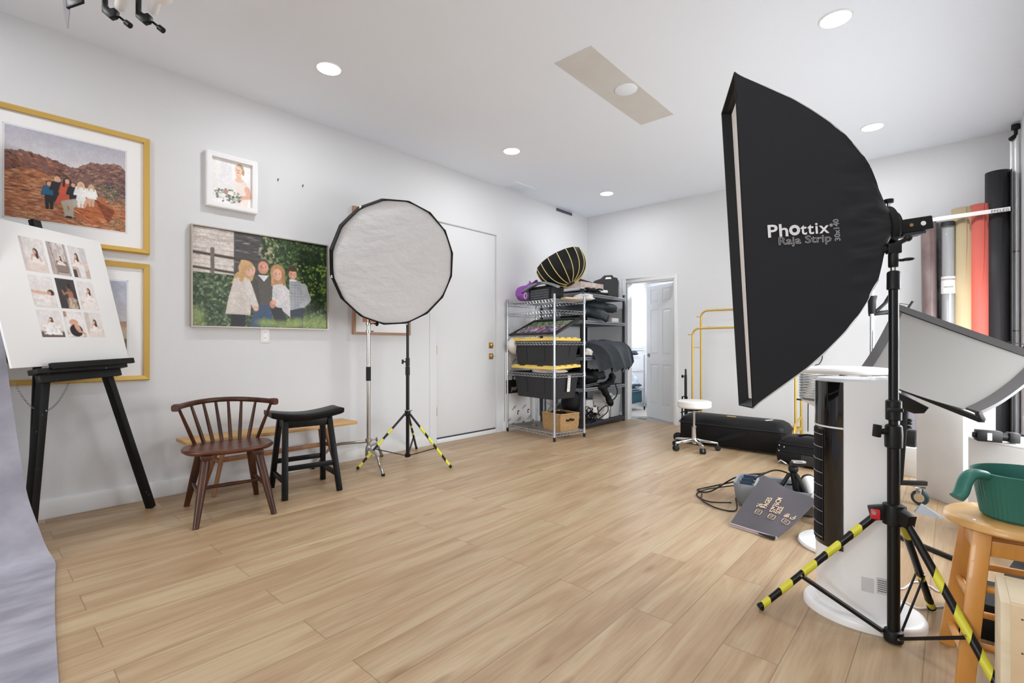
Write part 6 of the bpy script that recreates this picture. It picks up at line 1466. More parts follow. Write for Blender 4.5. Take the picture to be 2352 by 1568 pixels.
def rim(off, ins): return [c0 + wv * x * (1 - ins / wv.length) + hvv * y * (1 - ins / hvv.length) + skew * (-x * y) + axn * off for x, y in (rectpt(k / NS) for k in range(NS))]
g = G(); g.loft([rim(-.002, -.0015), rim(-.002, .004), rim(lipd, .024)], False, False); g.build('front_lip', 'black_nylon', ss)
g = G(); rg = [rim(lipd, .024), rim(lipd - .001, .035), rim(lipd + .002, .08)]
g.loft(rg, False, True); g.build('diffuser', 'diffuser_strip', ss, smooth=60)
for x, y in ((-1, 1), (-1, -1), (1, 1), (1, -1)):
    pts = []
    for f in [i / 24 for i in range(22)]:
        h = hprof(f); lw = 1 - f * (1 - RR / wv.length)
        pts.append(c0 + axv * f + wv * x * lw * .97 + hvv * y * h + skew * (-x * y) * (1 - f) + vn * y * .003)
    g = G(); g.tube(pts, .003, 6); g.build('corner_piping', 'piping', ss, smooth=60)
# speed ring, flash unit
g = G(); g.lathe([(RR - .002, -.012), (RR + .006, -.01), (RR + .006, .014), (RR - .004, .02), (.05, .026), (.05, .034), (0.044, .037), (0, .037)], R0, axn, 32); rg_ = g.build('mount_ring', 'black_plastic', ss, smooth=40)
g = G(); q = R0 + V(0, 0, RR) + axn * .01; g.tube([q - V(0, 0, .005), q + V(0, 0, .02)], .0055, 10); g.build('screw', 'chrome', rg_, smooth=40)
g = G(); g.tube([q + V(0, 0, .02), q + V(0, 0, .034)], .0165, 14); g.build('screw_knob', 'black_plastic', rg_, bevel=.002)
fl_ = thing('flash_unit', 'small black flash head plugged into the back of the tall softbox', 'flash', R0 + axn * .11)
fb0 = R0 + axn * .0385 + V(0, 0, -.012); fw = axn.cross(V(0, 0, 1)).normalized()
g = G(); g.beam(fb0, fb0 + axn * .1, .066, .05); fb_ = g.build('body', 'black_plastic', fl_, bevel=.005)
g = G(); g.beam(fb0 + axn * .005 + V(0, 0, -.03), fb0 + axn * .08 + V(0, 0, -.031), .056, .012); g.build('battery', 'dark_steel', fl_, bevel=.003)
nside = fw if fw.dot(V(0, -1, 0)) > 0 else -fw
q = fb0 + axn * .03 + nside * .0332; g = G(); g.lathe([(.003, .0), (.006, .0), (.006, .0015), (.003, .0015), (.003, 0)], q, nside, 16); g.build('sync_port', 'brass', fl_)
q = fb0 + axn * .068 + nside * .0332; g = G(); g.lathe([(0, .001), (.008, .001), (.0085, 0)], q, nside, 18); g.build('round_sticker', 'white_plastic', fl_)
# lettering on the near side
nl = -un; nl = (nl - axn * 0)  # outward side of the near panel
sp0, sp1 = V(*(-0.5046, 1.9817, 1.4762)), V(*(-0.3321, 2.1111, 1.4896))
pnorm = (B__ - A_).cross(R0 - un * RR - A_).normalized()
if pnorm.dot(V(0, 0, 1.077) - c0) < 0: pnorm = -pnorm
LIFT = pnorm * .0035
def ltext(name, body, o, e_, up, m='letter_white', tall=1.0, **k):
    """lettering whose run goes from o to e_ on the panel"""
    o = V(*o) + LIFT; e_ = V(*e_) + LIFT; ob = text(name, body, 1.0, m, None, (0, 0, 0), (1, 0, 0), (0, 1, 0), **k)
    me = ob.data; xs = [v.co.x for v in me.vertices]; x0, x1 = min(xs), max(xs); s_ = (e_ - o).length / (x1 - x0)
    u = (e_ - o).normalized(); v = V(*up); v = (v - u * v.dot(u)).normalized(); n = u.cross(v)
    for w in me.vertices:
        p = o + u * (w.co.x - x0) * s_ + v * w.co.y * s_ * tall + n * w.co.z * s_ * .3
        w.co = world(ss).inverted() @ p
    me.update(); ob.parent = ss; return ob
upv = tuple((A_ - B__).normalized())
ltext('lettering', 'Ph', (-0.5052, 1.9812, 1.4754), (-0.4479, 2.0242, 1.4797), upv, bold=.02, spacing=1.06, tall=.86)
ltext('lettering', 'ttix', (-0.4136, 2.0499, 1.4837), (-0.3333, 2.1102, 1.4889), upv, bold=.017, spacing=1.12, tall=.95)
oc = V(*(-0.4308, 2.0373, 1.5002)) + LIFT; orr = (V(*(-0.4149, 2.0492, 1.4997)) - V(*(-0.4308, 2.0373, 1.5002))).length
ou = (V(*(-0.3321, 2.1111, 1.4896)) - V(*(-0.5046, 1.9817, 1.4762))).normalized(); ov = pnorm.cross(ou); ov = ov if ov.z > 0 else -ov
g = G()
for k in range(11):
    a0, a1 = 2 * PI * k / 11, 2 * PI * (k + .93) / 11
    g.loft([[oc + (ou * math.cos(t) + ov * math.sin(t)) * r_ * orr + pnorm * z for r_, t in ((.98, a0), (.98, (a0 + a1) / 2), (.98, a1), (.44, a1 + .75), (.44, a0 + .75))] for z in (0, .0004)])
g.build('aperture_logo', 'letter_white', ss)
ltext('lettering', 'Raja Strip', (-0.4749, 2.0035, 1.4473), (-0.3278, 2.1138, 1.4568), upv, outline=.012, tall=.8)
ltext('lettering', '30x140', (-0.303, 2.1324, 1.4594), (-0.3092, 2.129, 1.5385), tuple(V(*(-0.3381, 2.1062, 1.461)) - V(*(-0.303, 2.1324, 1.4602))), outline=.014)
ltext('lettering', '\u00ae', (-0.3327, 2.1109, 1.5104), (-0.3237, 2.1177, 1.511), upv)

# ---- its stand
sx_, sy_ = (-0.156, 2.25)
s = thing('tripod_stand', 'thick black light stand with yellow hazard stripes holding the tall softbox', 'light stand', (sx_, sy_, 0))
def T(z): return V(sx_, sy_, z)
g = G(); g.tube([T(.03), T(.72)], .0195, 20); g.build('lower_tube', 'black_metal', s, smooth=40)
g = G(); g.tube([T(.72), T(1.29)], .0155, 18); g.build('upper_tube', 'black_metal', s, smooth=40)
g = G(); g.lathe([(.022, 0), (.027, .004), (.028, .05), (.026, .08), (.021, .085)], T(.705), seg=20); g.build('lower_collar', 'black_plastic', s, smooth=40)
kd = V(-.745, -.667, 0)
g = G(); g.tube([T(.765), T(.765) + kd * .05], .011, 10); g.beam(T(.79) + kd * .058, T(.745) + kd * .062, .03, .014, up=tuple(kd)); g.build('lock_knob', 'black_plastic', s, bevel=.003)
g = G(); g.lathe([(.018, 0), (.0245, .003), (.0245, .07), (.018, .075)], T(.805), seg=18); g.build('clamp_collar', 'black_plastic', s, smooth=40)
g = G(); cdir = V(.2, -.98, 0); g.tube([T(.845), T(.845) + cdir * .038], .007, 8); g.beam(T(.845) + cdir * .04 + V(.022, .004, .002), T(.845) + cdir * .04 - V(.022, .004, -.002), .012, .014); g.build('wing_nut', 'black_plastic', s, bevel=.003)
g = G(); g.lathe([(.016, 0), (.021, .003), (.0205, .062), (.0185, .066), (.012, .07)], T(1.278), seg=18); g.build('top_collar', 'black_plastic', s, smooth=40)
g = G(); g.tube([T(1.345), T(1.362)], .010, 12); g.build('spigot', 'steel', s, smooth=40)
g = G(); g.lathe([(.014, 0), (.0165, .004), (.0165, .045), (.013, .06)], T(1.36), seg=18); g.tube([T(1.385), T(1.385) + V(.03, .012, .0)], .005, 8); g.ell(T(1.385) + V(.04, .015, .002), (.02, .012, .006)); g.build('swivel_base', 'black_plastic', s, smooth=40)
g = G(); g.box(T(1.428), (.042, .03, .036), rz=.4); g.tube([T(1.428) - V(.02, .01, 0), T(1.422) - V(.045, .022, .0)], .014, 12); g.tube([T(1.44), T(1.447) + V(.035, .02, .012)], .009, 10); g.ell(T(1.449) + V(.04, .022, .014), (.014, .012, .011)); g.tube([T(1.43), R0 + axn * .03 - V(0, 0, .06)], .014, 10); g.build('tilt_head', 'black_plastic', s, bevel=.003)
g = G(); g.lathe([(.021, -.045), (.034, -.04), (.036, .0), (.033, .03), (.022, .034)], T(.47), seg=20); hub = g.build('leg_hub', 'black_plastic', s, smooth=40)
g = G(); g.lathe([(.02, -.028), (.03, -.024), (.032, -.004), (.028, .012), (.0205, .016)], T(.032), seg=20); g.build('base_hub', 'black_plastic', s, smooth=40)
feet = (V(*(-0.58, 2.158, 0.0)), V(*(-0.059, 2.621, 0.0)), V(*(0.141, 1.987, 0.0)))
BANDS = ([(.14, .21), (.31, .42), (.51, .62), (.72, .82), (.92, .985)], [(.06, .2), (.60, .64), (.9, .96)], [(.295, .38), (.49, .63), (.71, .80)])
for k_, (ft, bands) in enumerate(zip(feet, BANDS)):
    d = V(ft.x - sx_, ft.y - sy_, 0); d.normalize()
    p0 = T(.455) + d * .05; p1 = ft + V(0, 0, .012); L_ = (p1 - p0).length
    g = G(); g.tube([p0, p1], .0128, 14); lg = g.build('leg', 'black_metal', s, smooth=40)
    tape_bands(lg, p0, p1, bands, .0142, .018)
    g = G(); g.tube([p1 - (p1 - p0) * .015, p1], .0155, 12); g.build('foot', 'rubber', lg, smooth=40)
    g = G(); g.beam(T(.47) + d * .02, T(.458) + d * .072, .034, .05); g.build('hub_arm', 'black_plastic', hub, bevel=.004)
    q = p0.lerp(p1, .62)
    w__ = d.cross(V(0, 0, 1))
    g = G()
    if k_ == 1:
        for o_ in (-.013, .013): g.tube([T(.03) + d * .03 + w__ * o_, q + w__ * o_], .0042, 6)
    else: g.beam(T(.03) + d * .03, q - V(0, 0, .006), .022, .011)
    g.build('brace', 'black_metal', s)
    g = G()
    for p_ in (T(.03) + d * .035, q): g.tube([p_ - w__ * .016, p_ + w__ * .016], .004, 8)
    g.build('rivets', 'steel', s, smooth=40)
g = G(); q = T(.462) + V(-.05, -.035, 0); g.box(q, (.03, .012, .036), rz=.1); g.build('red_clip', 'red_clip', hub, bevel=.004)
g = G(); g.lathe([(0, .003), (.007, .003), (.008, 0)], q + V(-.004, -.006, .006), (0.1, -1, 0), 14); g.build('clip_screw', 'chrome', hub)

# ================================================================== CURVED REFLECTOR ON A ROLLING STAND
cr = thing('curved_reflector', 'grey curved reflector panel in a dark frame tilted behind the tall stand', 'reflector', V(*(-0.198, 4.052, 0.736)))
TLp, TRp, BLp, BRp = V(*(-0.272, 4.254, 1.342)), V(*(0.376, 3.801, 1.001)), V(*(-0.426, 3.754, 0.905)), V(*(0.093, 3.333, 0.746))
fnr = (TRp - TLp).cross(BLp - TLp).normalized(); fnr = fnr if fnr.y < 0 else -fnr
def RP(u, v, off=0):      # u along, v from top to bottom; hollow sags away from the camera
    p = TLp.lerp(TRp, u).lerp(BLp.lerp(BRp, u), v)
    return p - fnr * (.07 * 4 * u * (1 - u)) * (0.1 + .9 * v) * .4 + fnr * off + V(0, 0, -.03 * 4 * v * (1 - v)) 
g = G(); g.grid([[RP(i / 20, j / 10) for j in range(11)] for i in range(21)]); g.build('panel', 'reflector_grey', cr, smooth=60, solid=.003)
def rimband(pts, w, th_, inward):
    g = G(); rgs = []
    for i, p in enumerate(pts):
        t = (pts[min(i + 1, len(pts) - 1)] - pts[max(i - 1, 0)]).normalized(); n = fnr; b = n.cross(t).normalized()
        if b.dot(inward - p) < 0: b = -b
        rgs.append([p - b * .012 + n * th_, p + b * w + n * th_ * .7, p + b * w - n * .004, p - b * .012 - n * th_])
    g.loft(rgs); return g
ctr_ = RP(.5, .5)
rimband([RP(i / 20, 0) for i in range(21)], .035, .012, ctr_).build('top_rim', 'reflector_rim', cr, smooth=40)
rimband([RP(0, j / 12) for j in range(13)], .04, .012, ctr_).build('side_rim', 'reflector_rim', cr, smooth=40)
br_pts = smoothline([RP(1, 0), RP(1.0, .35), RP(1.0, .7), RP(1, 1)], 6)
rimband(br_pts, .045, .012, ctr_).build('side_rim', 'reflector_rim', cr, smooth=40)
bar0, bar1 = V(*(-0.328, 4.003, 0.841)), V(*(0.114, 3.351, 0.707))
g = G(); g.beam(bar0, bar1, .03, .024); g.build('support_bar', 'black_metal', cr, bevel=.003)
g = G(); g.beam(bar1, RP(1, .98), .03, .02); g.build('end_link', 'black_metal', cr, bevel=.002); g = G(); g.beam(bar0, RP(0, 1), .03, .02); g.build('end_link', 'black_metal', cr, bevel=.002)
q = V(*(-0.203, 4.061, 0.743)); g = G(); g.prism([(-.10, .03), (.13, -.06), (.10, -.10), (.04, -.11), (-.05, -.09), (-.10, -.03)], q + V(0, .0, .01), (.8, -.6, 0), (0, 0, 1), .012); g.build('bracket', 'black_metal', cr, bevel=.004)
for u in (.07, .86):
    p = RP(u, 0); g = G(); g.tube([p + V(0, .01, -.01), p + V(.035, .02, .055)], .008, 8); g.tube([p + V(.03, .02, .03), p + V(-.05, .04, .05)], .002, 5); g.build('clip', 'black_plastic', cr, smooth=40)
rs = thing('rolling_stand', 'black rolling stand on blue casters carrying the grey reflector', 'light stand', (-.25, 4.14, 0))
q1_ = V(-.255, 4.15, .16); q2_ = V(*(-0.222, 4.098, 0.673))
g = G(); g.tube([q1_, q2_], .017, 14); g.build('column', 'black_metal', rs, smooth=40)
g = G(); g.tube([q1_.lerp(q2_, .72), q1_.lerp(q2_, .86)], .023, 14)
for z in (.75, .80, .84): p = q1_.lerp(q2_, z); g.ell(p + V(.03, -.01, 0), (.012, .012, .01))
g.build('clamp', 'black_plastic', rs, smooth=40)
cast = V(*(-0.157, 4.296, 0.0))
for ft in (cast, V(-.62, 4.30, 0), V(-.46, 3.86, 0)):
    d = V(ft.x + .255, ft.y - 4.15, 0); L_ = d.length; d.normalize(); up0 = V(-.255, 4.15, .165)
    g = G(); g.beam(up0, V(ft.x, ft.y, .145) + d * .05, .03, .03); lg = g.build('leg', 'black_metal', rs, bevel=.004)
    w__ = V(.8, .6, 0) if ft is cast else d.cross(V(0, 0, 1)); c_ = V(ft.x, ft.y, .052)
    ax_ = V(-.35, -.94, 0)
    g = G(); g.tube([c_ - ax_ * .012, c_ + ax_ * .012], .05, 24); cs_ = g.build('caster_wheel', 'wheel_navy', lg, bevel=.004)
    g = G(); g.tube([c_ - ax_ * .014, c_ + ax_ * .014], .03, 18); g.build('wheel_hub', 'board_wood', lg, smooth=40)
    g = G(); g.tube([c_ - ax_ * .016, c_ + ax_ * .016], .012, 14)
    for o_ in (-.016, .016): g.beam(c_ + ax_ * o_, c_ + ax_ * o_ + V(0, 0, .062), .03, .003, up=tuple(ax_))
    g.box(c_ + V(0, 0, .068), (.06, .05, .008)); g.beam(c_ + V(-.02, -.01, .07), c_ + V(-.085, -.02, .085), .02, .005); g.build('caster_fork', 'chrome', lg, bevel=.001)
g = G(); c_ = V(*(-0.124, 4.096, 0.0)); g.loft([[c_ + V(-.05, -.02, 0), c_ + V(.07, -.05, 0), c_ + V(.06, -.03, .012), c_ + V(-.02, .05, .05)], [c_ + V(-.06, .02, 0), c_ + V(.09, -.02, 0), c_ + V(.08, -.01, .01), c_ + V(-.02, .06, .05)]])
tag(g.build('floor_wedge', 'grey_felt'), 'small grey wedge on the floor just below the blue caster', 'wedge')
cp = thing('chrome_pole', 'thin chrome pole with a black clamp arm beside the tall softbox', 'light stand', (-.41, 4.2, 0))
px_, py_ = -.41, 4.2
g = G(); g.tube([(px_, py_, .05), (px_, py_, 2.14)], .0135, 14); g.build('tube', 'chrome', cp, smooth=40)
g = G()
for k in range(3): t = k * 2.1 + 1.2; g.tube([(px_, py_, .12), (px_ + .2 * math.cos(t), py_ + .2 * math.sin(t), .10), (px_ + .28 * math.cos(t), py_ + .28 * math.sin(t), .01)], .011, 8)
g.build('base_legs', 'chrome', cp, smooth=50)
g = G(); g.lathe([(.018, -.09), (.022, -.08), (.024, .0), (.032, .035), (.018, .035)], (px_, py_, 1.385), seg=18); cl_ = g.build('clamp_body', 'black_plastic', cp, smooth=40)
g = G(); g.tube(smoothline([V(px_ + .02, py_ + .01, 1.31), V(px_ + .07, py_ + .05, 1.37), V(px_ + .095, py_ + .07, 1.42)], 4), [.012] * 5 + [.015] * 4, 8); g.build('clamp_lever', 'black_plastic', cl_, smooth=50)
g = G(); g.beam((px_ - .02, py_, 1.295), V(*(-0.3, 4.243, 1.307)), .014, .03); g.build('clamp_arm', 'black_metal', cl_, bevel=.003)

# ================================================================== BACKGROUND ROLLS, POLES, STRAP
def standing_roll(x, y, z0, z1, r_, m, label, lean=0.0, seam=True, ends=None):
    o = thing('paper_roll', label, 'paper roll', (x, y, z0), 0, None)
    g = G(); g.tube([(x, y, z0), (x + lean * .5, y, (z0 + z1) / 2), (x + lean, y, z1)], r_, 28, caps=False); g.tube([(x, y, z0), (x + lean, y, z1 - .002)], r_ * .6, 20, caps=False)
    g.lathe([(r_ * .6, 0), (r_, 0), (r_, .003), (r_ * .6, .003)], (x + lean, y, z1 - .003), seg=28)
    o2 = g.build('paper', m, o, smooth=40)
    if seam:
        g = G(); pts = [V(x + lean * t + .25 * r_ + .006 * math.sin(9 * t), y - r_ * .97, z0 + (z1 - z0) * t) for t in [k / 20 for k in range(21)]]; g.tube(pts, .0014, 5); g.build('loose_edge', m, o, smooth=50)
    return o
YR = 6.2
standing_roll(.310, YR, 0.24, 2.635, .083, 'paper_black', 'tallest roll, black paper standing by the chrome poles in the corner')
standing_roll(.196, YR - .01, 0.24, 2.36, .072, 'paper_red', 'coral red paper roll standing between the beige and black rolls')
standing_roll(.078, YR, 0.24, 2.35, .078, 'paper_beige', 'beige paper roll standing left of the coral red one')
standing_roll(-.145, YR, 0.24, 2.30, .058, 'vinyl_brown', 'brownish streaked vinyl roll standing behind the flash head', -.02)
standing_roll(-.072, YR + .12, 0.24, 2.27, .04, 'vinyl_slate', 'thin dark slate vinyl roll between the brown roll and clear tube', -.01, False)
standing_roll(-.215, YR + .10, 0.24, 2.10, .04, 'vinyl_slate', 'thin blue grey roll leaning left of the brownish roll', .06, False)
standing_roll(-.295, 5.95, 0.24, 1.37, .06, 'paper_grey', 'short dark grey roll standing above the reflector rim', 0, False)
ct = thing('clear_tube', 'clear plastic tube with a printed label among the paper rolls', 'tube', (-.03, YR - .04, .24))
g = G(); g.lathe([(.05, 0), (.05, 1.97), (.046, 1.97), (.046, 0)], (-.022, YR - .05, .24), seg=28); g.build('tube', 'clear_plastic', ct, smooth=40)
g = G(); g.lathe([(0, 0), (.042, 0), (.042, 1.93), (0, 1.93)], (-.022, YR - .05, .245), seg=24); g.build('contents', 'white_matte', ct, smooth=40)
g = G(); g.lathe([(.051, 0), (.051, .04), (.046, .045), (0, .045)], (-.022, YR - .05, 2.19), seg=24); g.build('end_cap', 'charcoal_fabric', ct, smooth=40)
g = G(); A = [math.radians(a) for a in range(190, 351, 10)]; g.grid([[V(-.022 + .0515 * math.cos(t), YR - .05 + .0515 * math.sin(t), z) for z in (1.56, 1.72)] for t in A]); lb_ = g.build('label', 'paper_white', ct, smooth=60)
g = G(); g.grid([[V(-.022 + .052 * math.cos(t), YR - .05 + .052 * math.sin(t), z) for z in (1.685, 1.70)] for t in A]); g.build('label_band', 'pad_edge', lb_)
text('label_word', 'SQUARE', .018, 'ink', lb_, (-.052, YR - .1025, 1.615), (1, 0, 0), (0, 0, 1))
g = G(); g.bx(.005, .035, YR + .06, YR + .09, .24, 2.22); tag(g.build('clear_board', 'white_matte', bevel=.002), 'pale board standing behind the clear tube', 'board')
stp = thing('label_strap', 'white printed strap stretched across the tops of the paper rolls', 'strap', (.1, 6.1, 2.27))
g = G(); g.beam((-.235, 6.09, 2.262), (.385, 6.09, 2.27), .004, .036); g.build('strap', 'white_plastic', stp)
text('strap_print', 'EPELEG', .032, 'ink', stp, (.262, 6.0868, 2.255), (1, 0, 0), (0, 0, 1), spacing=1.15)
for x, ry in ((-.20, .02), (.385, .0)):
    g = G(); g.beam((x, 6.09, 2.265), (x, YB, 2.29), .02, .03); g.build('wall_hook', 'black_plastic', stp, bevel=.003)
g = G(); g.bx(.388, .396, 6.1, 6.36, .24, 2.62); tag(g.build('dark_board', 'charcoal_fabric', bevel=.002), 'thin dark board on edge between the black roll and chrome poles', 'board')
cpole = thing('corner_pole', 'pair of joined chrome poles with a black top knob in the corner', 'pole', (.42, 6.28, 0))
for x, y, r_ in ((.402, 6.22, .015), (.43, 6.20, .019)):
    g = G(); g.tube([(x, y, .24), (x, y, 2.93 if r_ > .016 else 2.9)], r_, 16); g.build('pole', 'pole_metal', cpole, smooth=40)
    for z in (1.2, 1.9):
        g = G(); g.tube([(x, y, z), (x, y, z + .012)], r_ + .0015, 16); g.build('joint', 'steel', cpole, smooth=40)
g = G(); g.tube([(.425, 6.2, 2.90), (.425, 6.2, 3.0)], .013, 12); g.tube([(.425, 6.2, 2.985), (.425, 6.2, 3.03)], .03, 18); g.tube([(.425, 6.2, 2.93), (.39, 6.18, 2.90)], .02, 10); g.build('top_knob', 'black_plastic', cpole, bevel=.003)
# platforms and panel
g = G(); g.add([V(-.335, 5.2, 0), V(.43, 4.95, 0), V(.43, 6.38, 0), V(-.335, 6.38, 0), V(-.335, 5.2, .238), V(.43, 4.95, .238), V(.43, 6.38, .238), V(-.335, 6.38, .238)], [(0, 1, 2, 3), (4, 5, 6, 7), (0, 1, 5, 4), (1, 2, 6, 5), (2, 3, 7, 6), (3, 0, 4, 7)])
tag(g.build('platform', 'platform_white', bevel=.004), 'low white platform under the standing paper rolls', 'platform')
g = G(); p0, p1 = V(*(-0.191, 4.66, 0.0)), V(*(0.058, 4.371, 0.0)); bk = V(.16, .14, 0)
g.loft([[p0, p1, p1 + bk, p0 + bk], [p + V(0, 0, .74) for p in (p0, p1, p1 + bk, p0 + bk)]]); tag(g.build('white_plinth', 'platform_white', bevel=.003), 'tall plain white plinth standing behind the reflector', 'plinth')
wb_ = thing('white_bench', 'white box bench beside the right wall with a flash on top', 'bench', (.25, 3.8, 0))
b0, b1, b2, b3 = V(*(0.071, 3.756, 0.0)), V(.44, 3.39, 0), V(.44, 3.85, 0), V(.078, 4.10, 0)
g = G(); g.loft([[b0, b1, b2, b3], [p + V(0, 0, .553) for p in (b0, b1, b2, b3)]]); g.build('box', 'platform_white', wb_, bevel=.003)
g = G(); ctr_ = (b0 + b1 + b2 + b3) / 4; rr4 = [ctr_ + (p - ctr_) * 1.0 for p in (b0, b1, b2, b3)]; g.loft([[p + V(0, 0, .5531) for p in rr4], [p + V(0, 0, .566) for p in rr4]]); g.build('top_board', 'white_plastic', wb_, bevel=.003)
sf = thing('speedlight', 'black hot shoe flash lying on the white bench', 'flash', V(*(0.18, 3.645, 0.6)))
f0_, f1_ = V(*(0.096, 3.603, 0.6)), V(*(0.26, 3.64, 0.597)); fd = (f1_ - f0_).normalized()
g = G(); g.beam(f0_ - fd * .012, f0_ + fd * .0, .03, .03); g.beam(f0_, f0_ + fd * .1, .06, .058); g.build('head', 'black_plastic', sf, bevel=.005)
g = G(); g.tube([f0_ + fd * .1, f0_ + fd * .13], .022, 12); g.build('neck', 'black_plastic', sf, smooth=40)
g = G(); g.beam(f0_ + fd * .125, f1_, .062, .052); g.build('body', 'black_plastic', sf, bevel=.006)
g = G(); sdv = fd.cross(V(0, 0, 1)).normalized(); sdv = sdv if sdv.y < 0 else -sdv; g.loft([[f0_ + fd * a + sdv * .0306 + V(0, 0, z) for a, z in ((.04, -.02), (.058, -.02), (.058, .018), (.04, .018))], [f0_ + fd * a + sdv * .031 + V(0, 0, z) for a, z in ((.04, -.02), (.058, -.02), (.058, .018), (.04, .018))]]); g.build('sticker', 'white_plastic', sf)
g = G(); g.tube(smoothline([f1_ - fd * .03 + V(0, .03, .0), f1_ + V(.02, .04, .01), V(.43, f1_.y - .02, .6)], 5), .006, 6); tag(g.build('flash_cable', 'black_plastic', smooth=60), 'black cable running from the flash along the white bench', 'cable')
bt_ = thing('battery_pack', 'small black battery pack on the low white platform by the stand', 'battery', (-.28, 5.25, .24))
g = G(); g.box(V(-.275, 5.27, .305), (.14, .09, .13), rz=-.3); g.build('body', 'black_plastic', bt_, bevel=.006)
g = G(); g.tube(arc((-.255, 5.23, .255), .02, 0, 2 * PI, 12, (.9, -.3, 0), (0, 0, 1)), .004, 6); g.build('strap_loop', 'rubber', bt_, smooth=50)

# ================================================================== WOOD STOOL, BASKET, PLYWOOD BOX, BLACK CASES
ws = thing('wooden_stool', 'round honey wood bar stool holding the green basket', 'stool', (.145, 2.25, 0))
wx, wy = .145, 2.255
g = G(); g.lathe([(0, .49), (.155, .49), (.168, .498), (.168, .512), (.158, .521), (.1, .523), (0, .5235)], (wx, wy, 0), seg=48); g.build('seat', 'stool_top_wood', ws, smooth=50)
FT = [V(-.012, 2.375, 0), V(.03, 2.095, 0), V(.30, 2.135, 0), V(.275, 2.41, 0)]
TP = [V(wx + (f.x - wx) * .62, wy + (f.y - wy) * .62, .49) for f in FT]
for f, t in zip(FT, TP):
    g = G(); g.beam(t, f, .046, .034, up=(0, 1, 0)); g.build('leg', 'stool_wood', ws, bevel=.004)
for i in range(4):
    j = (i + 1) % 4
    g = G(); g.beam(TP[i].lerp(FT[i], .1), TP[j].lerp(FT[j], .1), .022, .05); g.build('apron', 'stool_wood', ws, bevel=.003)
    for fz in ((.36, .72) if i % 2 else (.47, .83)):
        g = G(); g.tube([TP[i].lerp(FT[i], fz), TP[j].lerp(FT[j], fz)], .0115, 12); g.build('rung', 'stool_wood', ws, smooth=40)
gp = thing('green_basket', 'green ribbed plastic basket with a curved handle on the wood stool', 'basket', (.19, 2.27, .524))
gx, gy = .178, 2.262; gz = .524
def bell(sx, sy, z, rib=0.0, n_=120):
    return [V(gx + .745 * (sx * math.cos(t)) - .667 * (sy * math.sin(t)), gy + .667 * (sx * math.cos(t)) + .745 * (sy * math.sin(t)), gz + z) * 1.0 + V(.745 * math.cos(t), .667 * math.cos(t), 0) * (rib if k % 2 else 0) for k, t in enumerate([2 * PI * k / n_ for k in range(n_)])]
g = G(); g.loft([bell(.105, .095, 0), bell(.112, .102, .008, .0026), bell(.134, .122, .14, .0026), bell(.138, .126, .146), bell(.134, .122, .148), bell(.110, .10, .012)], True, True); g.build('bowl', 'green_plastic', gp, smooth=30)
hd = V(-.745, -.667, 0); hb = V(gx, gy, gz) + hd * .132
g = G(); pts = smoothline([hb + V(0, 0, .138), hb + hd * .035 + V(0, 0, .143), hb + hd * .06 + V(0, 0, .125), hb + hd * .075 + V(0, 0, .085), hb + hd * .09 + V(0, 0, .068)], 5)
sdv = hd.cross(V(0, 0, 1)).normalized(); rgs = []
for i, p in enumerate(pts):
    t = (pts[min(i + 1, len(pts) - 1)] - pts[max(i - 1, 0)]).normalized(); n = sdv.cross(t).normalized(); w_ = .016
    rgs.append([p + sdv * w_ * math.cos(a) * 1.5 + n * .015 * math.sin(a) for a in [2 * PI * k / 14 for k in range(14)]])
g.loft(rgs); g.build('handle', 'green_plastic', gp, smooth=50)
g = G(); q = V(gx, gy, gz) + V(-.667, .745, 0) * .112 + V(.05, .045, .118); g.box(q, (.032, .002, .04), rz=math.atan2(.667, .745)); g.build('sticker', 'white_plastic', gp)
pb_ = thing('plywood_box', 'pale plywood apple box standing on end in the near corner', 'box', (.25, 1.78, 0))
bz = .46
g = G(); g.bx(.098, .42, 1.665, 1.683, 0, bz); g.build('front_panel', 'ply_side', pb_, bevel=.0015)
g = G(); g.bx(.098, .42, 1.845, 1.863, 0, bz); g.build('rear_panel', 'ply_side', pb_, bevel=.0015)
g = G(); g.bx(.088, .106, 1.664, 1.864, 0, bz + .001); g.build('end_panel', 'ply_wood', pb_, bevel=.0015)
g = G(); g.bx(.412, .43, 1.664, 1.864, 0, bz + .001); g.build('end_panel', 'ply_wood', pb_, bevel=.0015)
g = G(); g.bx(.106, .412, 1.6835, 1.8445, bz - .012, bz - .0005); g.build('top_panel', 'ply_wood', pb_, bevel=.001)
g = G(); 
for k in range(6): g.tube([(.125, 1.6655, .03 + k * .08), (.125, 1.664, .03 + k * .08)], .0022, 8)
g.build('nails', 'screw_metal', pb_)
sbox('black_case', 'black_nylon', (.215, 2.62, .066), (.43, .26, .132), 0, 'black storage case on the floor under the wood stool', 'case', .006)
sbox('black_mat', 'charcoal_fabric', (.32, 3.28, .012), (.24, .5, .024), -.2, 'dark flat board on the floor between the wood stool and white bench', 'board', .003)
g = G(); g.beam(V(*(-0.243, 3.5, 0.012)), V(*(0.043, 3.272, 0.012)), .022, .02); g.tube([V(*(-0.183, 3.441, 0.016)), V(*(-0.209, 3.33, 0.188))], .006, 8)
tag(g.build('stand_leg', 'black_metal', bevel=.002), 'flat black stand leg lying on the floor behind the thick stand', 'stand leg')
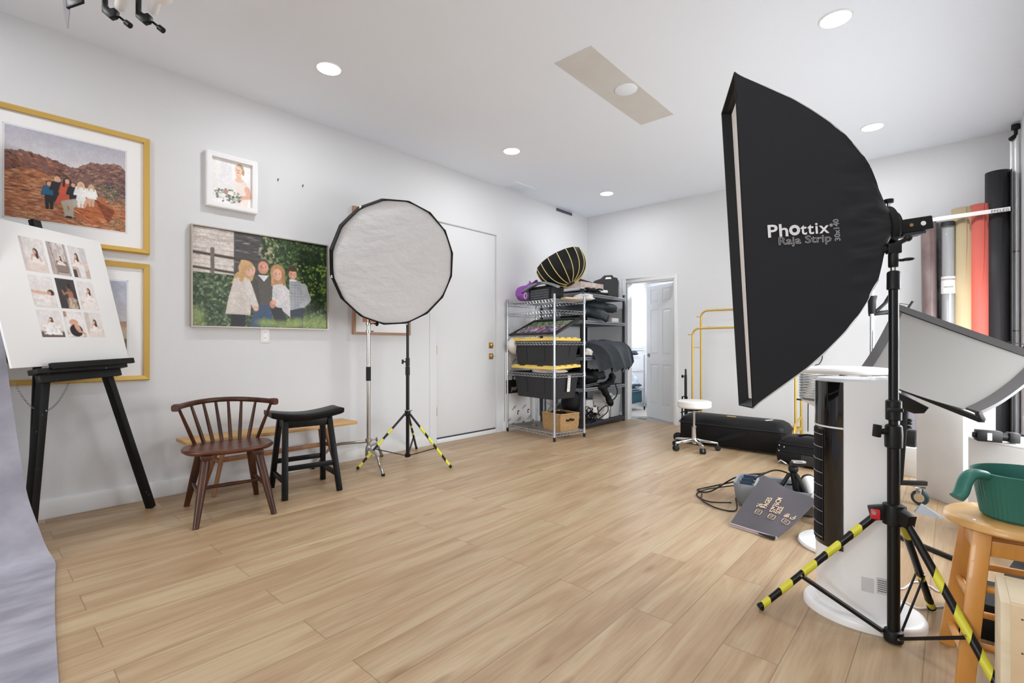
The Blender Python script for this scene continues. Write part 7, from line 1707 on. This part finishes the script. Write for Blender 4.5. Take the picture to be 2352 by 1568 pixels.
for k, (pts, lb) in enumerate((([(-0.21, 2.748, 0.005), (-0.161, 2.755, 0.005), (-0.125, 2.873, 0.005), (-0.072, 2.871, 0.005), (-0.035, 2.837, 0.005), (0.015, 2.976, 0.005)], 'white cable on the floor passing behind the thick stand, farther one'),
                               ([(-0.193, 2.626, 0.005), (-0.142, 2.62, 0.005), (-0.099, 2.595, 0.005), (-0.046, 2.655, 0.005), (0.0, 2.715, 0.005)], 'white cable on the floor passing behind the thick stand, nearer one'))):
    g = G(); g.tube(smoothline(pts, 6), .0035, 8); tag(g.build('white_cable', 'cord_white', smooth=60), lb, 'cable', 'white cables on the floor')

# ================================================================== CAMERA, DAYLIGHT, VIEW
GROUND_GLOW, SKY = 7.0, 14.0
cam = bpy.data.cameras.new('camera'); cam.sensor_width = 36.0; cam.lens = 36.0 * 1126 / 2352; cam.shift_y = 9 / 2352; cam.clip_start = .05
co = bpy.data.objects.new('camera', cam); COL.objects.link(co); co.location = (0, 0, 1.077)
co.rotation_euler = (PI / 2, 0, math.radians(41.86)); scene.camera = co
w = bpy.data.worlds.new('sky'); scene.world = w; w.use_nodes = True
bgn = w.node_tree.nodes['Background']; bgn.inputs['Strength'].default_value = 1.0
# open sky above, added glow below the horizon to light the ceiling
wt = w.node_tree.nodes.new('ShaderNodeTexCoord'); wsx = w.node_tree.nodes.new('ShaderNodeSeparateXYZ'); wr = w.node_tree.nodes.new('ShaderNodeValToRGB')
w.node_tree.links.new(wt.outputs['Generated'], wsx.inputs[0]); wm = w.node_tree.nodes.new('ShaderNodeMath'); wm.operation = 'MULTIPLY_ADD'
wm.inputs[1].default_value = .5; wm.inputs[2].default_value = .5; w.node_tree.links.new(wsx.outputs['Z'], wm.inputs[0]); w.node_tree.links.new(wm.outputs[0], wr.inputs['Fac'])
wr.color_ramp.elements[0].position = .47; wr.color_ramp.elements[0].color = (GROUND_GLOW * .96, GROUND_GLOW * .98, GROUND_GLOW, 1)
wr.color_ramp.elements[1].position = .51; wr.color_ramp.elements[1].color = (SKY * .93, SKY * .97, SKY, 1)
w.node_tree.links.new(wr.outputs['Color'], bgn.inputs['Color'])
def area(name, loc, rot, sx, sy, en, col=(1, 1, 1), portal=False):
    l = bpy.data.lights.new(name, 'AREA'); l.shape = 'RECTANGLE'; l.size = sx; l.size_y = sy; l.energy = en; l.color = col
    o = bpy.data.objects.new(name, l); COL.objects.link(o); o.location = loc; o.rotation_euler = rot
    if portal: l.cycles.is_portal = True
    return o
area('window_daylight', (XR + .12, (WY0 + WY1) / 2, (WZ0 + WZ1) / 2), (0, PI / 2, 0), WZ1 - WZ0, WY1 - WY0, 1, portal=True)
area('rear_daylight', ((VX0 + VX1) / 2, YF - .13, (VZ0 + VZ1) / 2), (PI / 2, 0, 0), VX1 - VX0, VZ1 - VZ0, 1, portal=True)
# unseen lamp added to brighten the next room
nl_ = thing('next_room_fill_lamp', 'added ceiling lamp, out of view, brightening the next room', 'ceiling light', (-2.6, 7.5, 2.44))
g = G(); g.lathe([(0, -.03), (.16, -.03), (.17, -.01), (.17, 0)], (-2.6, 7.5, 2.44), seg=32); g.build('shade', 'lamp_lens', nl_, smooth=40)
l = bpy.data.lights.new('next_room_fill', 'AREA'); l.shape = 'DISK'; l.size = .3; l.energy = 42; lo2 = bpy.data.objects.new('lamp', l); COL.objects.link(lo2); lo2.location = (0, 0, -.04); lo2.parent = nl_
area('next_room_daylight', (XL + .008, 7.7, 1.65), (0, -PI / 2, 0), 1.15, 1.05, 22, (.9, .95, 1))
# lone meshes get their origin at their own base
for o in list(scene.objects):
    if o.type == 'MESH' and o.parent is None and o.get('kind') != 'structure' and o.location.length < 1e-6:
        n_ = len(o.data.vertices); a = np.empty(n_ * 3); o.data.vertices.foreach_get('co', a); a = a.reshape(-1, 3)
        c_ = np.array([(a[:, 0].min() + a[:, 0].max()) / 2, (a[:, 1].min() + a[:, 1].max()) / 2, a[:, 2].min()])
        o.data.vertices.foreach_set('co', (a - c_).ravel()); o.location = c_
        for ch in o.children: ch.location = V(ch.location) - V(*c_)
scene.view_settings.view_transform = 'Standard'; scene.view_settings.look = 'None'; scene.view_settings.gamma = 1.0
scene.view_settings.use_curve_mapping = False; scene.view_settings.exposure = 0.02
scene.cycles.max_bounces = 10; scene.cycles.diffuse_bounces = 6; scene.cycles.transmission_bounces = 8
